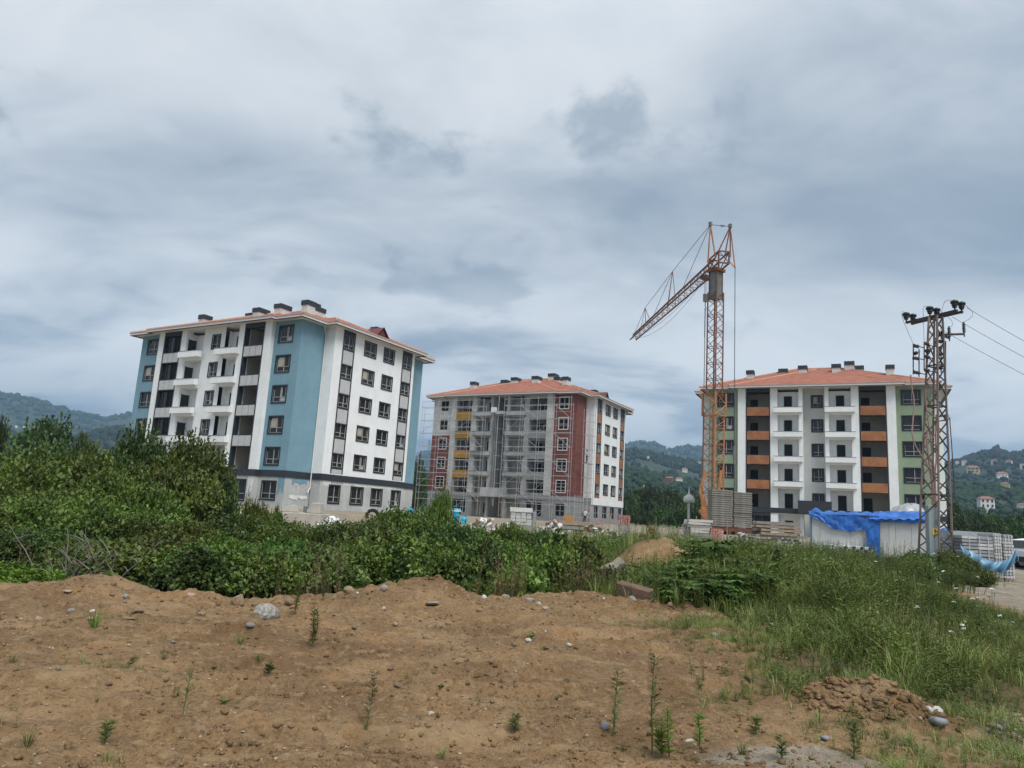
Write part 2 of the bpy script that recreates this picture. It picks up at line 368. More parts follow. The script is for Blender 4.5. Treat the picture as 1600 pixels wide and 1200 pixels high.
# ================================================================== terrain
_cr = [(-260, 930, 11.3), (0, 925, 11.6), (60, 914, 12.1), (140, 905, 12.4), (200, 922, 12.0), (260, 931, 11.8), (320, 944, 11.4), (370, 950, 11.4), (400, 947, 12.0), (480, 944, 12.6),
       (550, 934, 13.2), (600, 925, 13.7), (640, 912, 14.1), (665, 906, 14.2), (690, 912, 14.2), (730, 934, 14.0), (800, 939, 14.0), (900, 939, 14.0), (1000, 946, 14.0), (1060, 955, 13.6), (1160, 962, 13.6)]
_cp = [at(*q) for q in _cr]
CX = np.array([p.x for p in _cp]); CY = np.array([p.y for p in _cp]); CZ = np.array([p.z for p in _cp])
def rut(x, y): return np.sin((y*1.0-.18*x+.5*fbm(x*.3, y*.3, 2, 5))*2*PI/2.1)
def terrain(x, y, fine=True):
    x = np.asarray(x, dtype=float); y = np.asarray(y, dtype=float)
    z = .95*sstep(27, 52, y)+0*x
    cx = np.interp(x, CX, CX); yc = np.interp(x, CX, CY); zc = np.interp(x, CX, CZ)
    left = 1-sstep(3.8, 5.2, x)
    d = y-yc
    w = np.where(d < 0, 1.5, .75)
    berm = zc*np.exp(-(d/w)**2)*left*(1-sstep(1.5, 6, np.abs(x+3)-9))
    drop = -.4*sstep(.3, 2.4, d)*(1-sstep(22, 30, y))*(1-sstep(1.5, 4.0, x))
    z = z+berm+drop
    amp = 1-sstep(17, 40, y)
    near = sstep(1, 3, y)
    z = z+amp*(.085*fbm(x*.45, y*.6, 3, 1)+.05*fbm(x*1.4, y*2.0, 3, 2)*(1+np.exp(-(d/1.4)**2)*2.0*left)+.034*rut(x, y)*(1-sstep(9, 12, y))*left)
    if fine:
        z = z+amp*(.060*np.abs(fbm(x*4.2, y*5.2, 4, 3))*(.55+1.0*sstep(-.2, .5, fbm(x*.7, y*.9, 2, 13))+1.3*np.exp(-(d/1.8)**2))+.020*fbm(x*14, y*16, 3, 4))
    z = z+.35*np.exp(-(((x-3.35)/.55)**2+((y-6.95)/.42)**2))*(1+.5*fbm(x*5, y*5, 3, 9))*.8          # little heap beside the white stones
    tr = y-.22*x+.35*fbm(x*.35, y*.35, 3, 15)                                                        # digger tracks and graded ridges
    rid = np.abs(((tr/1.15) % 1)-.5)*2; z = z+amp*left*.085*(sstep(.55, 1., rid)-.25)*(.4+sstep(-.3, .4, fbm(x*.5, y*.8, 3, 16)))*(1-sstep(10.5, 12.5, y))
    cl2 = np.abs(((tr*4.3+.2*fbm(x*3, y*3, 2, 18)) % 1)-.5)*2; z = z-amp*left*.018*sstep(.6, .9, cl2)*sstep(.05, .45, fbm(x*.55+7, y*.7, 2, 17))
    pm = np.sqrt(((x-PILE.x)/1.75)**2+((y-PILE.y)/1.5)**2)                                            # the bare soil pile
    z = z+np.where(pm < 1.5, 1.12*(1-sstep(0.05, 1.25, pm))*(1+.12*fbm(x*2, y*2, 3, 8)), 0)
    return z
PILE = at(1028, 880, 22.5)
def T(x, y, fine=False): return float(terrain(np.array([x]), np.array([y]), fine)[0])
def onground(px, py):                               # where the sight line of a photo pixel meets the terrain
    d = ray(px, py); t = 3.0
    for _ in range(420):
        p = d*t
        if p[2]+EYE < T(p[0], p[1]): break
        t *= 1.006
    return Vector((p[0], p[1], T(p[0], p[1], True)))
_gp = [(985, 944), (1100, 957), (1185, 964), (1225, 985), (1205, 1010), (1245, 1050), (1190, 1078), (1215, 1098), (1300, 1105), (1345, 1085), (1400, 1078), (1440, 1112), (1600, 1128), (1900, 1150), (1900, 1010), (1600, 968), (1560, 955), (1520, 940), (1480, 925), (1530, 905), (1440, 890), (1300, 872), (1190, 862), (1080, 858), (940, 852), (900, 905), (930, 938)]
GP = [atz(a, b_, 0.) for a, b_ in _gp]
GPX = np.array([p.x for p in GP]); GPY = np.array([p.y for p in GP])
def inpoly(x, y, PX=GPX, PY=GPY):
    c = np.zeros(np.shape(x), bool); n = len(PX); j = n-1
    for i in range(n):
        cond = ((PY[i] > y) != (PY[j] > y)) & (x < (PX[j]-PX[i])*(y-PY[i])/(PY[j]-PY[i]+1e-12)+PX[i]); c ^= cond; j = i
    return c
def grassiness(x, y, rs=None):
    if rs is not None: x = x+rs.normal(0, .38, np.shape(x)); y = y+rs.normal(0, .38, np.shape(x))
    jx = x+.45*fbm(x*1.3, y*1.3, 3, 21); jy = y+.45*fbm(x*1.3, y*1.3, 3, 22)
    return inpoly(jx, jy)
_r1 = np.geomspace(.6, 3.4, 14)[:-1]; _r2 = 3.4*np.exp(np.arange(0, math.log(17/3.4), .0042)); _r3 = np.geomspace(_r2[-1]*1.01, 120, 130); _r4 = np.geomspace(126, 9000, 34)
RR = np.concatenate([_r1, _r2, _r3, _r4])
_a1 = np.arange(-.72, .72, .0036); AA = np.concatenate([np.linspace(-PI, -.75, 44), _a1, np.linspace(.75, PI, 44)])
Rg, Ag = np.meshgrid(RR, AA, indexing='ij'); X = Rg*np.sin(Ag); Y = Rg*np.cos(Ag); Z = terrain(X, Y)
V = np.stack([X.ravel(), Y.ravel(), Z.ravel()], 1); na = len(AA); nr = len(RR)
I = (np.arange(nr-1)[:, None]*na+np.arange(na-1)[None, :]).ravel()
F = np.stack([I, I+1, I+na+1, I+na], 1)
V = np.vstack([V, [[0, 0, T(0, 0)]]])
me = mesh_np('ground', V, F, M['ground_dirt'], smooth=True)
gm = grassiness(X, Y).astype(float)
lotx = 11.6+(Y-16.5)*.45
lot = sstep(-.6, .6, X-lotx+.7*fbm(X*.8, Y*.8, 3, 31))*sstep(13, 16, Y)
site = sstep(26, 31, Y+1.5*fbm(X*.3, Y*.3, 2, 32))
sand = sstep(.35, .75, 1.2-np.sqrt(((X-2.0)/1.1)**2+((Y-5.35)/.5)**2)+.35*fbm(X*2, Y*2, 3, 33))*.9
riv = sstep(.4, .8, 1.3-np.sqrt(((X-4.9)/.9)**2+((Y-6.3)/.8)**2)+.3*fbm(X*2, Y*2, 3, 34))*.8
far = sstep(120, 170, Rg)
behind = ((Y > np.interp(X, CX, CY)+1.3) & (X < 3.5) & (Y < 30)).astype(float)
pile = 1-sstep(1.25, 1.7, np.hypot((X-PILE.x)/1.1, Y-PILE.y)); gm *= 1-pile
zr = np.clip(lot+site*.85+sand+riv, 0, 1); zg = np.clip(np.maximum(gm*.75, behind), 0, 1)*(1-zr)
ca = me.color_attributes.new('zone', 'FLOAT_COLOR', 'POINT')
cd = np.zeros((len(V), 4), np.float32); cd[:-1, 0] = zr.ravel(); cd[:-1, 1] = zg.ravel(); cd[:-1, 2] = far.ravel(); cd[:, 3] = 1
ca.data.foreach_set('color', cd.ravel())
ground = put('ground', me); ground['kind'] = 'structure'
# ================================================================== hills
def ico():
    p = (1+5**.5)/2
    v = np.array([(-1, p, 0), (1, p, 0), (-1, -p, 0), (1, -p, 0), (0, -1, p), (0, 1, p), (0, -1, -p), (0, 1, -p), (p, 0, -1), (p, 0, 1), (-p, 0, -1), (-p, 0, 1)], float)/math.sqrt(1+p*p)
    f = np.array([(0, 11, 5), (0, 5, 1), (0, 1, 7), (0, 7, 10), (0, 10, 11), (1, 5, 9), (5, 11, 4), (11, 10, 2), (10, 7, 6), (7, 1, 8), (3, 9, 4), (3, 4, 2), (3, 2, 6), (3, 6, 8), (3, 8, 9), (4, 9, 5), (2, 4, 11), (6, 2, 10), (8, 6, 7), (9, 8, 1)])
    return v, f
ICV, ICF = ico()
HILLS = []
def hill_range(name, prof, r_ridge, r_base, seed, ntree, tsize, leafm, rough=.12):
    """a ridge with real depth: profile = photo skyline pixels carried out to the ridge distance"""
    az = []; el = []
    for px, py in prof:
        d = ray(px, py); az.append(math.atan2(d[0], d[1])); el.append(d[2]/math.hypot(d[0], d[1]))
    az = np.array(az); el = np.array(el); o = np.argsort(az); az = az[o]; el = el[o]
    def height(a, r):
        e = np.interp(a, az, el); rr = r_ridge*(1+.10*np.sin(a*9+seed))
        H = e*rr+EYE
        u = np.clip((r-r_base)/(rr-r_base), 0, 1.8)
        up = np.clip(u, 0, 1); s = up*up*(3-2*up)*.55+up*.45
        dn = np.clip(u-1, 0, 1); s = s*(1-1.1*dn)
        x = r*np.sin(a); y = r*np.cos(a); k = 5./r_ridge
        n = fbm(x*k, y*k, 4, seed)*rough*H*np.clip(up*(1-up)*4, 0, 1)
        return s*H+n-2.0*(1-up)
    na_ = 240; nr_ = 46
    A = np.linspace(az[0], az[-1], na_); Rr = np.linspace(r_base, r_ridge*1.5, nr_)
    a, r = np.meshgrid(A, Rr, indexing='ij'); z = height(a, r)
    V = np.stack([(r*np.sin(a)).ravel(), (r*np.cos(a)).ravel(), z.ravel()], 1)
    I = (np.arange(na_-1)[:, None]*nr_+np.arange(nr_-1)[None, :]).ravel()
    o = put(name, mesh_np(name, V, np.stack([I, I+nr_, I+nr_+1, I+1], 1), M['hill_soil'], smooth=True)); o['kind'] = 'structure'
    rs = np.random.RandomState(seed+50)
    ta = rs.uniform(az[0], az[-1], ntree); tr = r_base+(r_ridge*1.06-r_base)*np.sqrt(rs.uniform(0, 1, ntree))
    x = tr*np.sin(ta); y = tr*np.cos(ta); k = 14./r_ridge
    keep = fbm(x*k, y*k, 3, seed+7) > -.32; ta = ta[keep]; tr = tr[keep]; x = x[keep]; y = y[keep]; n = len(x)
    tz = height(ta, tr); s = tsize*(.55+.8*rs.uniform(0, 1, n)**1.5)
    P = ICV[None]*(s[:, None, None]*np.array([1, 1, 1.05])) * (1+.28*rs.normal(0, 1, (n, 12, 1)))
    P = P+np.stack([x, y, tz+s*.55], 1)[:, None, :]
    Fi = (ICF[None]+np.arange(n)[:, None, None]*12).reshape(-1, 3)
    f = put('forest', mesh_np('forest', P.reshape(-1, 3), Fi, leafm)); f['kind'] = 'stuff'
    tag(f, 'dense green woodland covering the '+name.replace('_', ' ')+' slopes', 'forest')
    HILLS.append((o, height)); return o
hill_range('far_hill', [(-700, 640), (-400, 650), (-200, 610), (-60, 606), (0, 617), (30, 622), (62, 629), (95, 641), (130, 650), (165, 656), (186, 652), (210, 647), (260, 640), (330, 660), (450, 690), (640, 714), (670, 706), (760, 730), (880, 720), (960, 706), (978, 697), (1002, 692), (1027, 697), (1046, 707), (1060, 702), (1072, 699), (1092, 701), (1180, 712), (1300, 720), (1420, 730), (1480, 735), (1560, 745), (1700, 760), (2300, 800)], 2500, 1250, 3, 11000, 6.0, M['leaf_hill'])
hill_range('wooded_hill', [(-700, 700), (-200, 690), (0, 676), (60, 690), (112, 690), (150, 676), (185, 671), (215, 680), (300, 700), (450, 735), (640, 742), (690, 738), (800, 742), (950, 712), (978, 706), (1000, 704), (1020, 710), (1050, 717), (1080, 722), (1110, 722), (1250, 738), (1420, 732), (1480, 725), (1510, 715), (1535, 706), (1557, 700), (1576, 709), (1600, 706), (1660, 692), (1800, 700), (2100, 740), (2400, 800)], 1150, 520, 9, 17000, 3.2, M['leaf_hill'])
hill_range('green_foothill', [(-700, 745), (0, 735), (200, 742), (400, 755), (640, 765), (800, 772), (950, 742), (985, 733), (1010, 738), (1060, 752), (1110, 762), (1250, 772), (1420, 770), (1490, 757), (1530, 757), (1600, 760), (1750, 765), (2300, 810)], 560, 250, 15, 15000, 1.9, M['leaf_hill'])
def hill_point(px, py):
    d = ray(px, py); best = None
    for t in np.geomspace(245, 4000, 1200):
        p = d*t; r = math.hypot(p[0], p[1]); a = math.atan2(p[0], p[1])
        for o, h in HILLS:
            if p[2]+EYE < float(h(np.array([a]), np.array([r]))[0]) and p[2]+EYE > -1: return Vector((p[0], p[1], p[2]+EYE)), t
    p = d*900; return Vector((p[0], p[1], p[2]+EYE)), 900
def hill_house(px, py, wpx, label, wallm='house_white', roofm='house_roof', storeys=2, group=None):
    p, t = hill_point(px, py); w = wpx*t/FPX; d = w*.7; h = 3.0*storeys if w > 9 else 2.6*storeys
    h = min(h, w*.75)
    r = thing('hill_house', label, 'house', (p.x, p.y, p.z+1.5), -math.atan2(p.x, p.y)+random.uniform(-.4, .4), group)
    MB().box(-w/2, w/2, -d/2, d/2, -4, h).build('wall', M[wallm], r)
    e = w*.06; rf = MB(); rf.face([(-w/2-e, -d/2-e, h), (w/2+e, -d/2-e, h), (w/2*.5, 0, h+d*.3), (-w/2*.5, 0, h+d*.3)]); rf.face([(w/2+e, d/2+e, h), (-w/2-e, d/2+e, h), (-w/2*.5, 0, h+d*.3), (w/2*.5, 0, h+d*.3)])
    rf.face([(-w/2-e, d/2+e, h), (-w/2-e, -d/2-e, h), (-w/2*.5, 0, h+d*.3)]); rf.face([(w/2+e, -d/2-e, h), (w/2+e, d/2+e, h), (w/2*.5, 0, h+d*.3)]); rf.build('roof', M[roofm], r)
    if wpx > 7:
        for k in range(3):
            for s_ in range(2 if h > 4 else 1):
                x = (-.32+.32*k)*w; z = h*(.18+.48*s_); MB().box(x-w*.06, x+w*.06, -d/2-.12, -d/2+.1, z, z+h*.25).build('window', M['void'], r)
    return r
for px, py, w, lb, wm, n in [
    (25, 669, 4, 'small white house high on the blue-green ridge at the far left', 'house_white', 2), (38, 669, 4, 'white house just right of another one on the left ridge', 'house_white', 1),
    (651, 713, 5, 'white house on the slope seen between the blue and the red apartment blocks', 'house_white', 2), (660, 720, 7, 'low red-roofed house in the gap between the blue and the red blocks', 'house_white', 1),
    (1060, 731, 6, 'white house upper middle of the slope left of the crane mast', 'house_white', 2), (1070, 738, 8, 'wide pale house below the upper white house left of the crane', 'house_white', 1),
    (1092, 728, 6, 'white house close to the crane mast high on the slope', 'house_white', 2), (1012, 718, 5, 'tiny pale house on the upper wooded slope right of the red block', 'house_white', 1),
    (1046, 758, 12, 'long pinkish low house on the hillside behind the domed pole', 'house_roof', 1), (1061, 759, 10, 'white house right of the long pinkish one on the hillside', 'house_white', 2),
    (1006, 768, 6, 'pale house among trees right of the red block lower down', 'house_white', 1), (1095, 731, 5, 'pale house touching the left outline of the crane mast', 'house_white', 1),
    (1521, 742, 17, 'yellow house on the hill right of the pylon', 'house_yellow', 2), (1554, 728, 8, 'white house on the hill crest above and right of the yellow house', 'house_white', 2),
    (1577, 728, 8, 'white house near the right edge high on the hill', 'house_white', 2), (1507, 727, 7, 'white house on the hill just above the yellow house', 'house_white', 2), (1496, 726, 5, 'small white house nearest the pylon on the hill', 'house_white', 1),
    (1565, 747, 15, 'long flat white greenhouse-like house right of the yellow house', 'house_white', 1), (1598, 733, 7, 'white house cut by the right edge of the picture', 'house_white', 2),
    (1571, 767, 12, 'low cream house lower on the right hill', 'house_yellow', 1), (1541, 800, 20, 'red-roofed house among the trees at the foot of the right hill', 'house_white', 2), (1598, 803, 12, 'red-roofed house at the foot of the hill by the right edge', 'house_white', 2)]:
    hill_house(px, py, w, lb, wm, storeys=n)
# transmission mast on the skyline between the blocks
p = at(670, 708, 2450); r = thing('transmission_tower', 'faint lattice transmission tower on the skyline between the blue and red blocks', 'pylon', (p.x, p.y, p.z-8))
mb = MB(); Hh = 52
for sx in (-1, 1):
    for sy in (-1, 1): mb.tube([(sx*5, sy*5, 0), (sx*1., sy*1., Hh)], .45, 4)
for k in range(7):
    z = k*7; w = 5-4*z/Hh; w2 = 5-4*(z+7)/Hh
    for sy in (-1, 1): mb.tube([(-w, sy*w, z), (w2, sy*w2, z+7)], .3, 4); mb.tube([(w, sy*w, z), (-w2, sy*w2, z+7)], .3, 4)
mb.build('lattice', M['pylon_dark'], r)
for z in (36, 43, 50): bar('cross_arm', (-9, 0, z), (9, 0, z), .8, M['pylon_dark'], r)
# ------------------------------------------------------------------ haze: one closed box of thin pale air
hm = bpy.data.materials.new('haze'); hm.use_nodes = True; t = hm.node_tree; t.nodes.clear()
o_ = N('ShaderNodeOutputMaterial', t); pv = N('ShaderNodeVolumePrincipled', t); pv.inputs['Color'].default_value = (.44, .70, 1., 1); pv.inputs['Density'].default_value = .00030
pv.inputs['Anisotropy'].default_value = .2; L(pv.outputs[0], o_.inputs['Volume'], t)
hb = MB().box(-9200, 9200, -9200, 9200, -8, 560).build('haze', hm); hb['kind'] = 'stuff'
# ================================================================== apartment blocks (one plan, three states of completion)
BW, BD, BA, BB, BP, BQ, HE, FH, BZ = 24.64, 19.51, 3.60, 3.27, .44, 1.27, 14.5, 2.97, 3.5
def facade(name, length, z0, z1, holes, mt, parent, loc, rz, thick=.22):
    """a wall sheet along local x, inward +y, with real openings and their reveals"""
    m = MB(); xs = sorted({0., length, *[h[0] for h in holes], *[h[1] for h in holes]}); zs = sorted({z0, z1, *[h[2] for h in holes], *[h[3] for h in holes]})
    for i in range(len(xs)-1):
        for j in range(len(zs)-1):
            cx = (xs[i]+xs[i+1])/2; cz = (zs[j]+zs[j+1])/2
            if any(h[0] < cx < h[1] and h[2] < cz < h[3] for h in holes): continue
            m.face([(xs[i], 0, zs[j]), (xs[i+1], 0, zs[j]), (xs[i+1], 0, zs[j+1]), (xs[i], 0, zs[j+1])])
    for (a, b_, c, d) in holes:
        for p, q in (((a, c), (a, d)), ((a, d), (b_, d)), ((b_, d), (b_, c)), ((b_, c), (a, c))):
            m.face([(p[0], 0, p[1]), (q[0], 0, q[1]), (q[0], thick, q[1]), (p[0], thick, p[1])])
    return m.build(name, mt, parent, loc, (0, 0, rz))
_wm = {}; WR = random.Random(12)
def window(parent, loc, rz, w, h, style):
    """loc = lower left corner of the opening on the wall sheet; window > sash, pane"""
    var_ = WR.choice((0, 0, 1, 2, 3)); key = (round(w, 3), round(h, 3), style, var_)
    if key not in _wm:
        f = MB(); s = MB(); p = MB(); e = .11; d = .05
        if style in ('dark', 'strip'):
            if style == 'strip': e = .05
            f.box(-e, w+e, -d, .03, -e, 0).box(-e, w+e, -d, .03, h, h+e).box(-e, 0, -d, .03, 0, h).box(w, w+e, -d, .03, 0, h)
            f.box(0, .06, .08, .14, 0, h).box(w-.06, w, .08, .14, 0, h).box(.06, w-.06, .08, .14, 0, .06).box(.06, w-.06, .08, .14, h-.06, h)
            z1 = h*.34; c = w*.56
            s.box(c-.03, c+.025, .075, .125, .06, h-.06).box(.10, w-.08, .07, .12, z1-.025, z1+.02).box(.12, w-.12, .06, .11, .06, .095)
            if var_ == 1: s.box(.2, w*.5, .10, .128, z1+.05, h-.12)
            if var_ == 2: s.box(w*.60, w-.12, .10, .128, .14, h*.30).box(w*.62, w*.66, .05, .12, z1, h-.1)
            if var_ != 3: s.box(.14, .165, .075, .12, .1, h*.8).box(w-.2, w-.175, .075, .12, z1, h-.1)
            p.box(.06, w-.06, .13, .15, .06, h-.06); mats = (M['dark_frame'], M['sash_film'] if var_ != 1 else M['interior_plaster'], M['window_glass'])
        elif style == 'white':
            e = .10; f.box(-e, w+e, -d, .03, -e*1.2, 0).box(-e, w+e, -d, .03, h, h+e).box(-e, 0, -d, .03, 0, h).box(w, w+e, -d, .03, 0, h)
            s.box(w/2-.05, w/2+.05, .08, .14, 0, h).box(0, w/2-.05, .08, .14, h*.45-.04, h*.45+.04).box(w/2+.05, w, .08, .14, h*.45-.04, h*.45+.04)
            p.box(0, w, .16, .2, 0, h); mats = (M['white_trim'], M['sash_film'], M['void'])
        else:      # bare opening with a mullion frame
            f.box(0, .07, .08, .15, 0, h).box(w-.07, w, .08, .15, 0, h).box(.07, w-.07, .08, .15, 0, .07).box(.07, w-.07, .08, .15, h-.07, h)
            n = 3 if w > 2.2 else 2
            for k in range(1, n): s.box(w*k/n-.03, w*k/n+.03, .09, .14, .07, h-.07)
            s.box(.07, w-.07, .085, .135, h*.42-.03, h*.42+.03)
            p.box(0, w, .19, .22, 0, h); mats = (M['dark_frame'], M['sash_film'], M['void'])
        _wm[key] = (f.mesh('window', mats[0]), s.mesh('sash', mats[1]), p.mesh('pane', mats[2]))
    a, b_, c = _wm[key]
    o = put('window', a, parent, loc, (0, 0, rz)); put('sash', b_, o); put('pane', c, o); return o
def cross(o):
    W, D, a, b_, p, q = BW, BD, BA, BB, BP, BQ
    return [(a-o, -p-o), (W-a+o, -p-o), (W-a+o, -o), (W+o, -o), (W+o, b_-o), (W+q+o, b_-o), (W+q+o, D-b_+o), (W+o, D-b_+o), (W+o, D+o), (W-a+o, D+o), (W-a+o, D+p+o), (a-o, D+p+o), (a-o, D+o), (-o, D+o), (-o, D-b_+o), (-q-o, D-b_+o), (-q-o, b_-o), (-o, b_-o), (-o, -o), (a-o, -o)]
def ring(m, o0, o1, z0, z1, top=True):
    A = cross(o0); Bq = cross(o1); n = len(A)
    for i in range(n):
        j = (i+1) % n
        m.face([(*Bq[i], z0), (*Bq[j], z0), (*Bq[j], z1), (*Bq[i], z1)])
        m.face([(*A[i], z1), (*A[j], z1), (*Bq[j], z1), (*Bq[i], z1)]); m.face([(*A[i], z0), (*A[j], z0), (*Bq[j], z0), (*Bq[i], z0)])
    return m
SIDEWIN = [(4.55, 1.46, 's'), (7.70, 1.74, 'w'), (10.84, 1.66, 'w'), (14.14, 1.46, 's')]       # openings of the side wall (v, width, in a dark strip or not)
def block(idx, tx, ty, ps, zb, label, style):
    W, D, a, b_, p, q = BW, BD, BA, BB, BP, BQ
    r = thing('apartment_block', label, 'apartment block', (tx, ty, zb+EYE-BZ), ps)
    Zl = (0, 0, BZ)
    def P(x, y, z=0): return (x, y, z+BZ)
    wing = {'blue': 'blue_render', 'red': 'red_boards', 'green': 'green_render'}[style]; wm = M[wing]
    base = M[{'blue': 'basement_concrete', 'red': 'block_wall', 'green': 'white_render'}[style]]
    pil = M[{'blue': 'white_render', 'red': 'white_boards', 'green': 'white_render'}[style]]
    wstyle = 'white' if style == 'red' else 'dark'
    w0 = (1.14, 1.82) if style != 'red' else (1.36, 1.38)
    # ---- wings, front
    for u0 in (0., W-a):
        off = w0[0] if u0 == 0 else a-w0[0]-w0[1]
        hs = [(off, off+w0[1], k*FH+(.50 if style != 'red' else .55), k*FH+(2.08 if style != 'red' else 2.15)) for k in range(5)]
        if style == 'red' and u0 == 0:
            facade('wall', a, 0, 8.55, hs[:3], wm, r, P(u0, 0), 0); x = facade('wall', a, 8.55, HE, [h for h in hs[3:]], M['white_boards'], r, P(u0, 0), 0)
            x['label'] = 'unpainted pale board wall above the red siding'
        elif style == 'red':
            facade('wall', a, 0, HE, hs, wm, r, P(u0, 0), 0)
        else: facade('wall', a, 0, HE, hs, wm, r, P(u0, 0), 0)
        for k, h in enumerate(hs):
            st = 'open' if (style == 'red' and u0 == 0 and k > 2) else wstyle
            window(r, P(u0+h[0], 0, h[2]), 0, h[1]-h[0], h[3]-h[2], st)
        bh = [(off+.02, off+w0[1]-.02, -2.72, -1.08)]
        facade('basement_wall', a, -BZ, -.62, bh, base, r, P(u0, .03), 0); window(r, P(u0+bh[0][0], .03, -2.72), 0, bh[0][1]-bh[0][0], 1.64, 'open' if style == 'red' else 'dark')
    # ---- corner returns and side walls, right (+u) then left (-u)
    sidem = M['white_render']
    for sgn in (1, -1):
        rz = PI/2 if sgn == 1 else -PI/2; xw = W if sgn == 1 else 0; xs = W+q if sgn == 1 else -q
        def S(v, inset=0., x=None): return (x if x is not None else xs) - sgn*inset, v
        for v0, v1 in ((0, b_), (D-b_, D)):
            facade('wall', v1-v0, 0, HE, [], wm, r, P(xw, v0 if sgn == 1 else v1), rz); facade('basement_wall', v1-v0, -BZ, -.62, [], base, r, P(xw-sgn*.03, v0 if sgn == 1 else v1), rz)
        Ls = D-2*b_; vs = b_ if sgn == 1 else D-b_
        hs = []; bs = []
        if sgn == 1:
            for v, w, t_ in SIDEWIN:
                for k in range(5):
                    z = k*FH+(.72 if t_ == 'w' else .72); hs.append((v-b_, v-b_+w, z, z+(1.44 if t_ == 'w' else 1.34)))
                    if t_ == 's' and k < 5: pass
                bs.append((v-b_, v-b_+w, -2.70, -1.06))
        facade('side_wall', Ls, 0, HE, hs, sidem, r, P(xs, vs), rz)
        facade('basement_wall', Ls, -BZ, -.62, bs, base, r, P(xs-sgn*.03, vs), rz)
        for h in hs: window(r, P(xs, vs+sgn*h[0], h[2]), rz, h[1]-h[0], h[3]-h[2], 'strip' if (h[3]-h[2]) < 1.4 else 'dark')
        for h in bs: window(r, P(xs-sgn*.03, vs+sgn*h[0], h[2]), rz, h[1]-h[0], h[3]-h[2], 'open' if style == 'red' else 'dark')
        # dark strips: posts, header and infill panels, proud of the wall
        if sgn == 1:
            pm = M['frosted_panel'] if style == 'blue' else M['brown_panel']
            for v, w, t_ in SIDEWIN:
                if t_ != 's': continue
                m = MB(); x0, x1 = xs+.003, xs+.045
                m.box(x0, x1, v-.14, v, .12, HE-.02).box(x0, x1, v+w, v+w+.14, .12, HE-.02).box(x0, x1, v, v+w, 4*FH+.72+1.34+.06, HE-.02)
                for k in range(5):
                    z = k*FH+.66; m.box(x0, x1, v, v+w, z-.1, z)
                    if k: m.box(x0, x1, v, v+w, z-1.62, z-1.52)
                m.build('strip_frame', M['anthracite'], r, Zl)
                for k in range(5):
                    zt = k*FH+.55; zb_ = (k*FH-.80) if k else .12
                    if style == 'blue':
                        for j in range(2): MB().box(x0, x1-.02, v+.02+j*w/2, v+w/2-.02+j*w/2, zb_, zt).build('panel', pm, r, Zl)
                    else: MB().box(x0, x1-.02, v+.01, v+w-.01, zb_, zt).build('panel', pm, r, Zl)
        for v in (b_, D-b_):                                       # the little returns of the projecting middle part
            m = MB(); m.face([(xw, v, 0), (xs, v, 0), (xs, v, HE), (xw, v, HE)]); m.build('side_wall', sidem, r, Zl)
            m = MB(); vv = v+(.03 if v == b_ else -.03); m.face([(xw, vv, -BZ), (xs-sgn*.03, vv, -BZ), (xs-sgn*.03, vv, -.62), (xw, vv, -.62)]); m.build('basement_wall', base, r, Zl)
    # ---- back
    facade('back_wall', W, -BZ, HE, [], M['white_render'], r, P(W, D), PI)
    # ---- front middle part: pilasters, balcony bays, niches, stair recess
    rd = {'blue': -.10, 'red': 2.6, 'green': 1.3}[style]
    nd = .8; bd = 2.0
    for u0, u1 in ((3.60, 4.55), (7.41, 8.25), (16.39, 17.23), (20.09, 21.04)):
        MB().box(u0, u1, -p, .35, 0, HE).build('pilaster', pil if not (style == 'red' and u0 == 16.39) else M['raw_concrete'], r, Zl)
        MB().box(u0, u1, -p+.03, .35, -BZ, -.62).build('basement_wall', base, r, Zl)
    for u0, u1 in (((10.66, 11.10), (13.54, 13.98)) if style != 'blue' else ()):
        MB().box(u0, u1, -p, max(rd, .3), 0, HE).build('pilaster', M['raw_concrete'] if style == 'red' else M['white_render'], r, Zl)
        MB().box(u0+.01, u1-.01, -p+.03, max(rd, .3), -BZ, -.62).build('basement_wall', base if style != 'red' else M['raw_concrete'], r, Zl)
    rec = M[{'blue': 'white_render', 'red': 'raw_concrete', 'green': 'grey_render'}[style]]
    hs = [(.95, 2.10, k*FH+.45, k*FH+1.85) for k in range(5)] if style != 'red' else [(.3, 1.9, k*FH-.9, k*FH+1.5) for k in range(1, 5)]
    if style == 'blue':
        facade('recess_wall', 3.32, -BZ, HE, [(h[0]+.44, h[1]+.44, h[2], h[3]) for h in hs], rec, r, P(10.66, rd), 0)
    else: facade('recess_wall', 2.44, 0 if style != 'red' else -.5, HE, hs, rec, r, P(11.10, rd), 0)
    for h in hs:
        if style == 'red': MB().box(11.1+h[0], 11.1+h[1], rd+.15, rd+.18, h[2], h[3]).build('opening', M['void'], r, Zl)
        else: window(r, P(11.10+h[0], rd, h[2]), 0, h[1]-h[0], h[3]-h[2], 'dark')
    m = MB(); m.face([(11.1, max(rd, .3), -BZ), (13.54, max(rd, .3), -BZ), (13.54, max(rd, .3), -.5), (11.1, max(rd, .3), -.5)]); m.build('recess_wall', M['ochre_panel'] if style == 'red' else base, r, Zl)
    MB().box(11.75, 13.1, max(rd, .3)-.06, max(rd, .3)-.01, -BZ, -1.15).build('entrance_door', M['void'], r, Zl)
    if style == 'green':
        MB().box(10.55, 14.12, -1.9, -p-.002, -.62, .92).build('canopy', M['anthracite'], r, Zl)
    if style == 'red':
        MB().box(10.4, 14.2, -1.7, -p-.002, -.55, .75).build('canopy', M['raw_concrete'], r, Zl)
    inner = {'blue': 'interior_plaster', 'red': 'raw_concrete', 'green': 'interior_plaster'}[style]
    nichem = {'blue': 'white_render', 'red': 'raw_concrete', 'green': 'white_render'}[style]
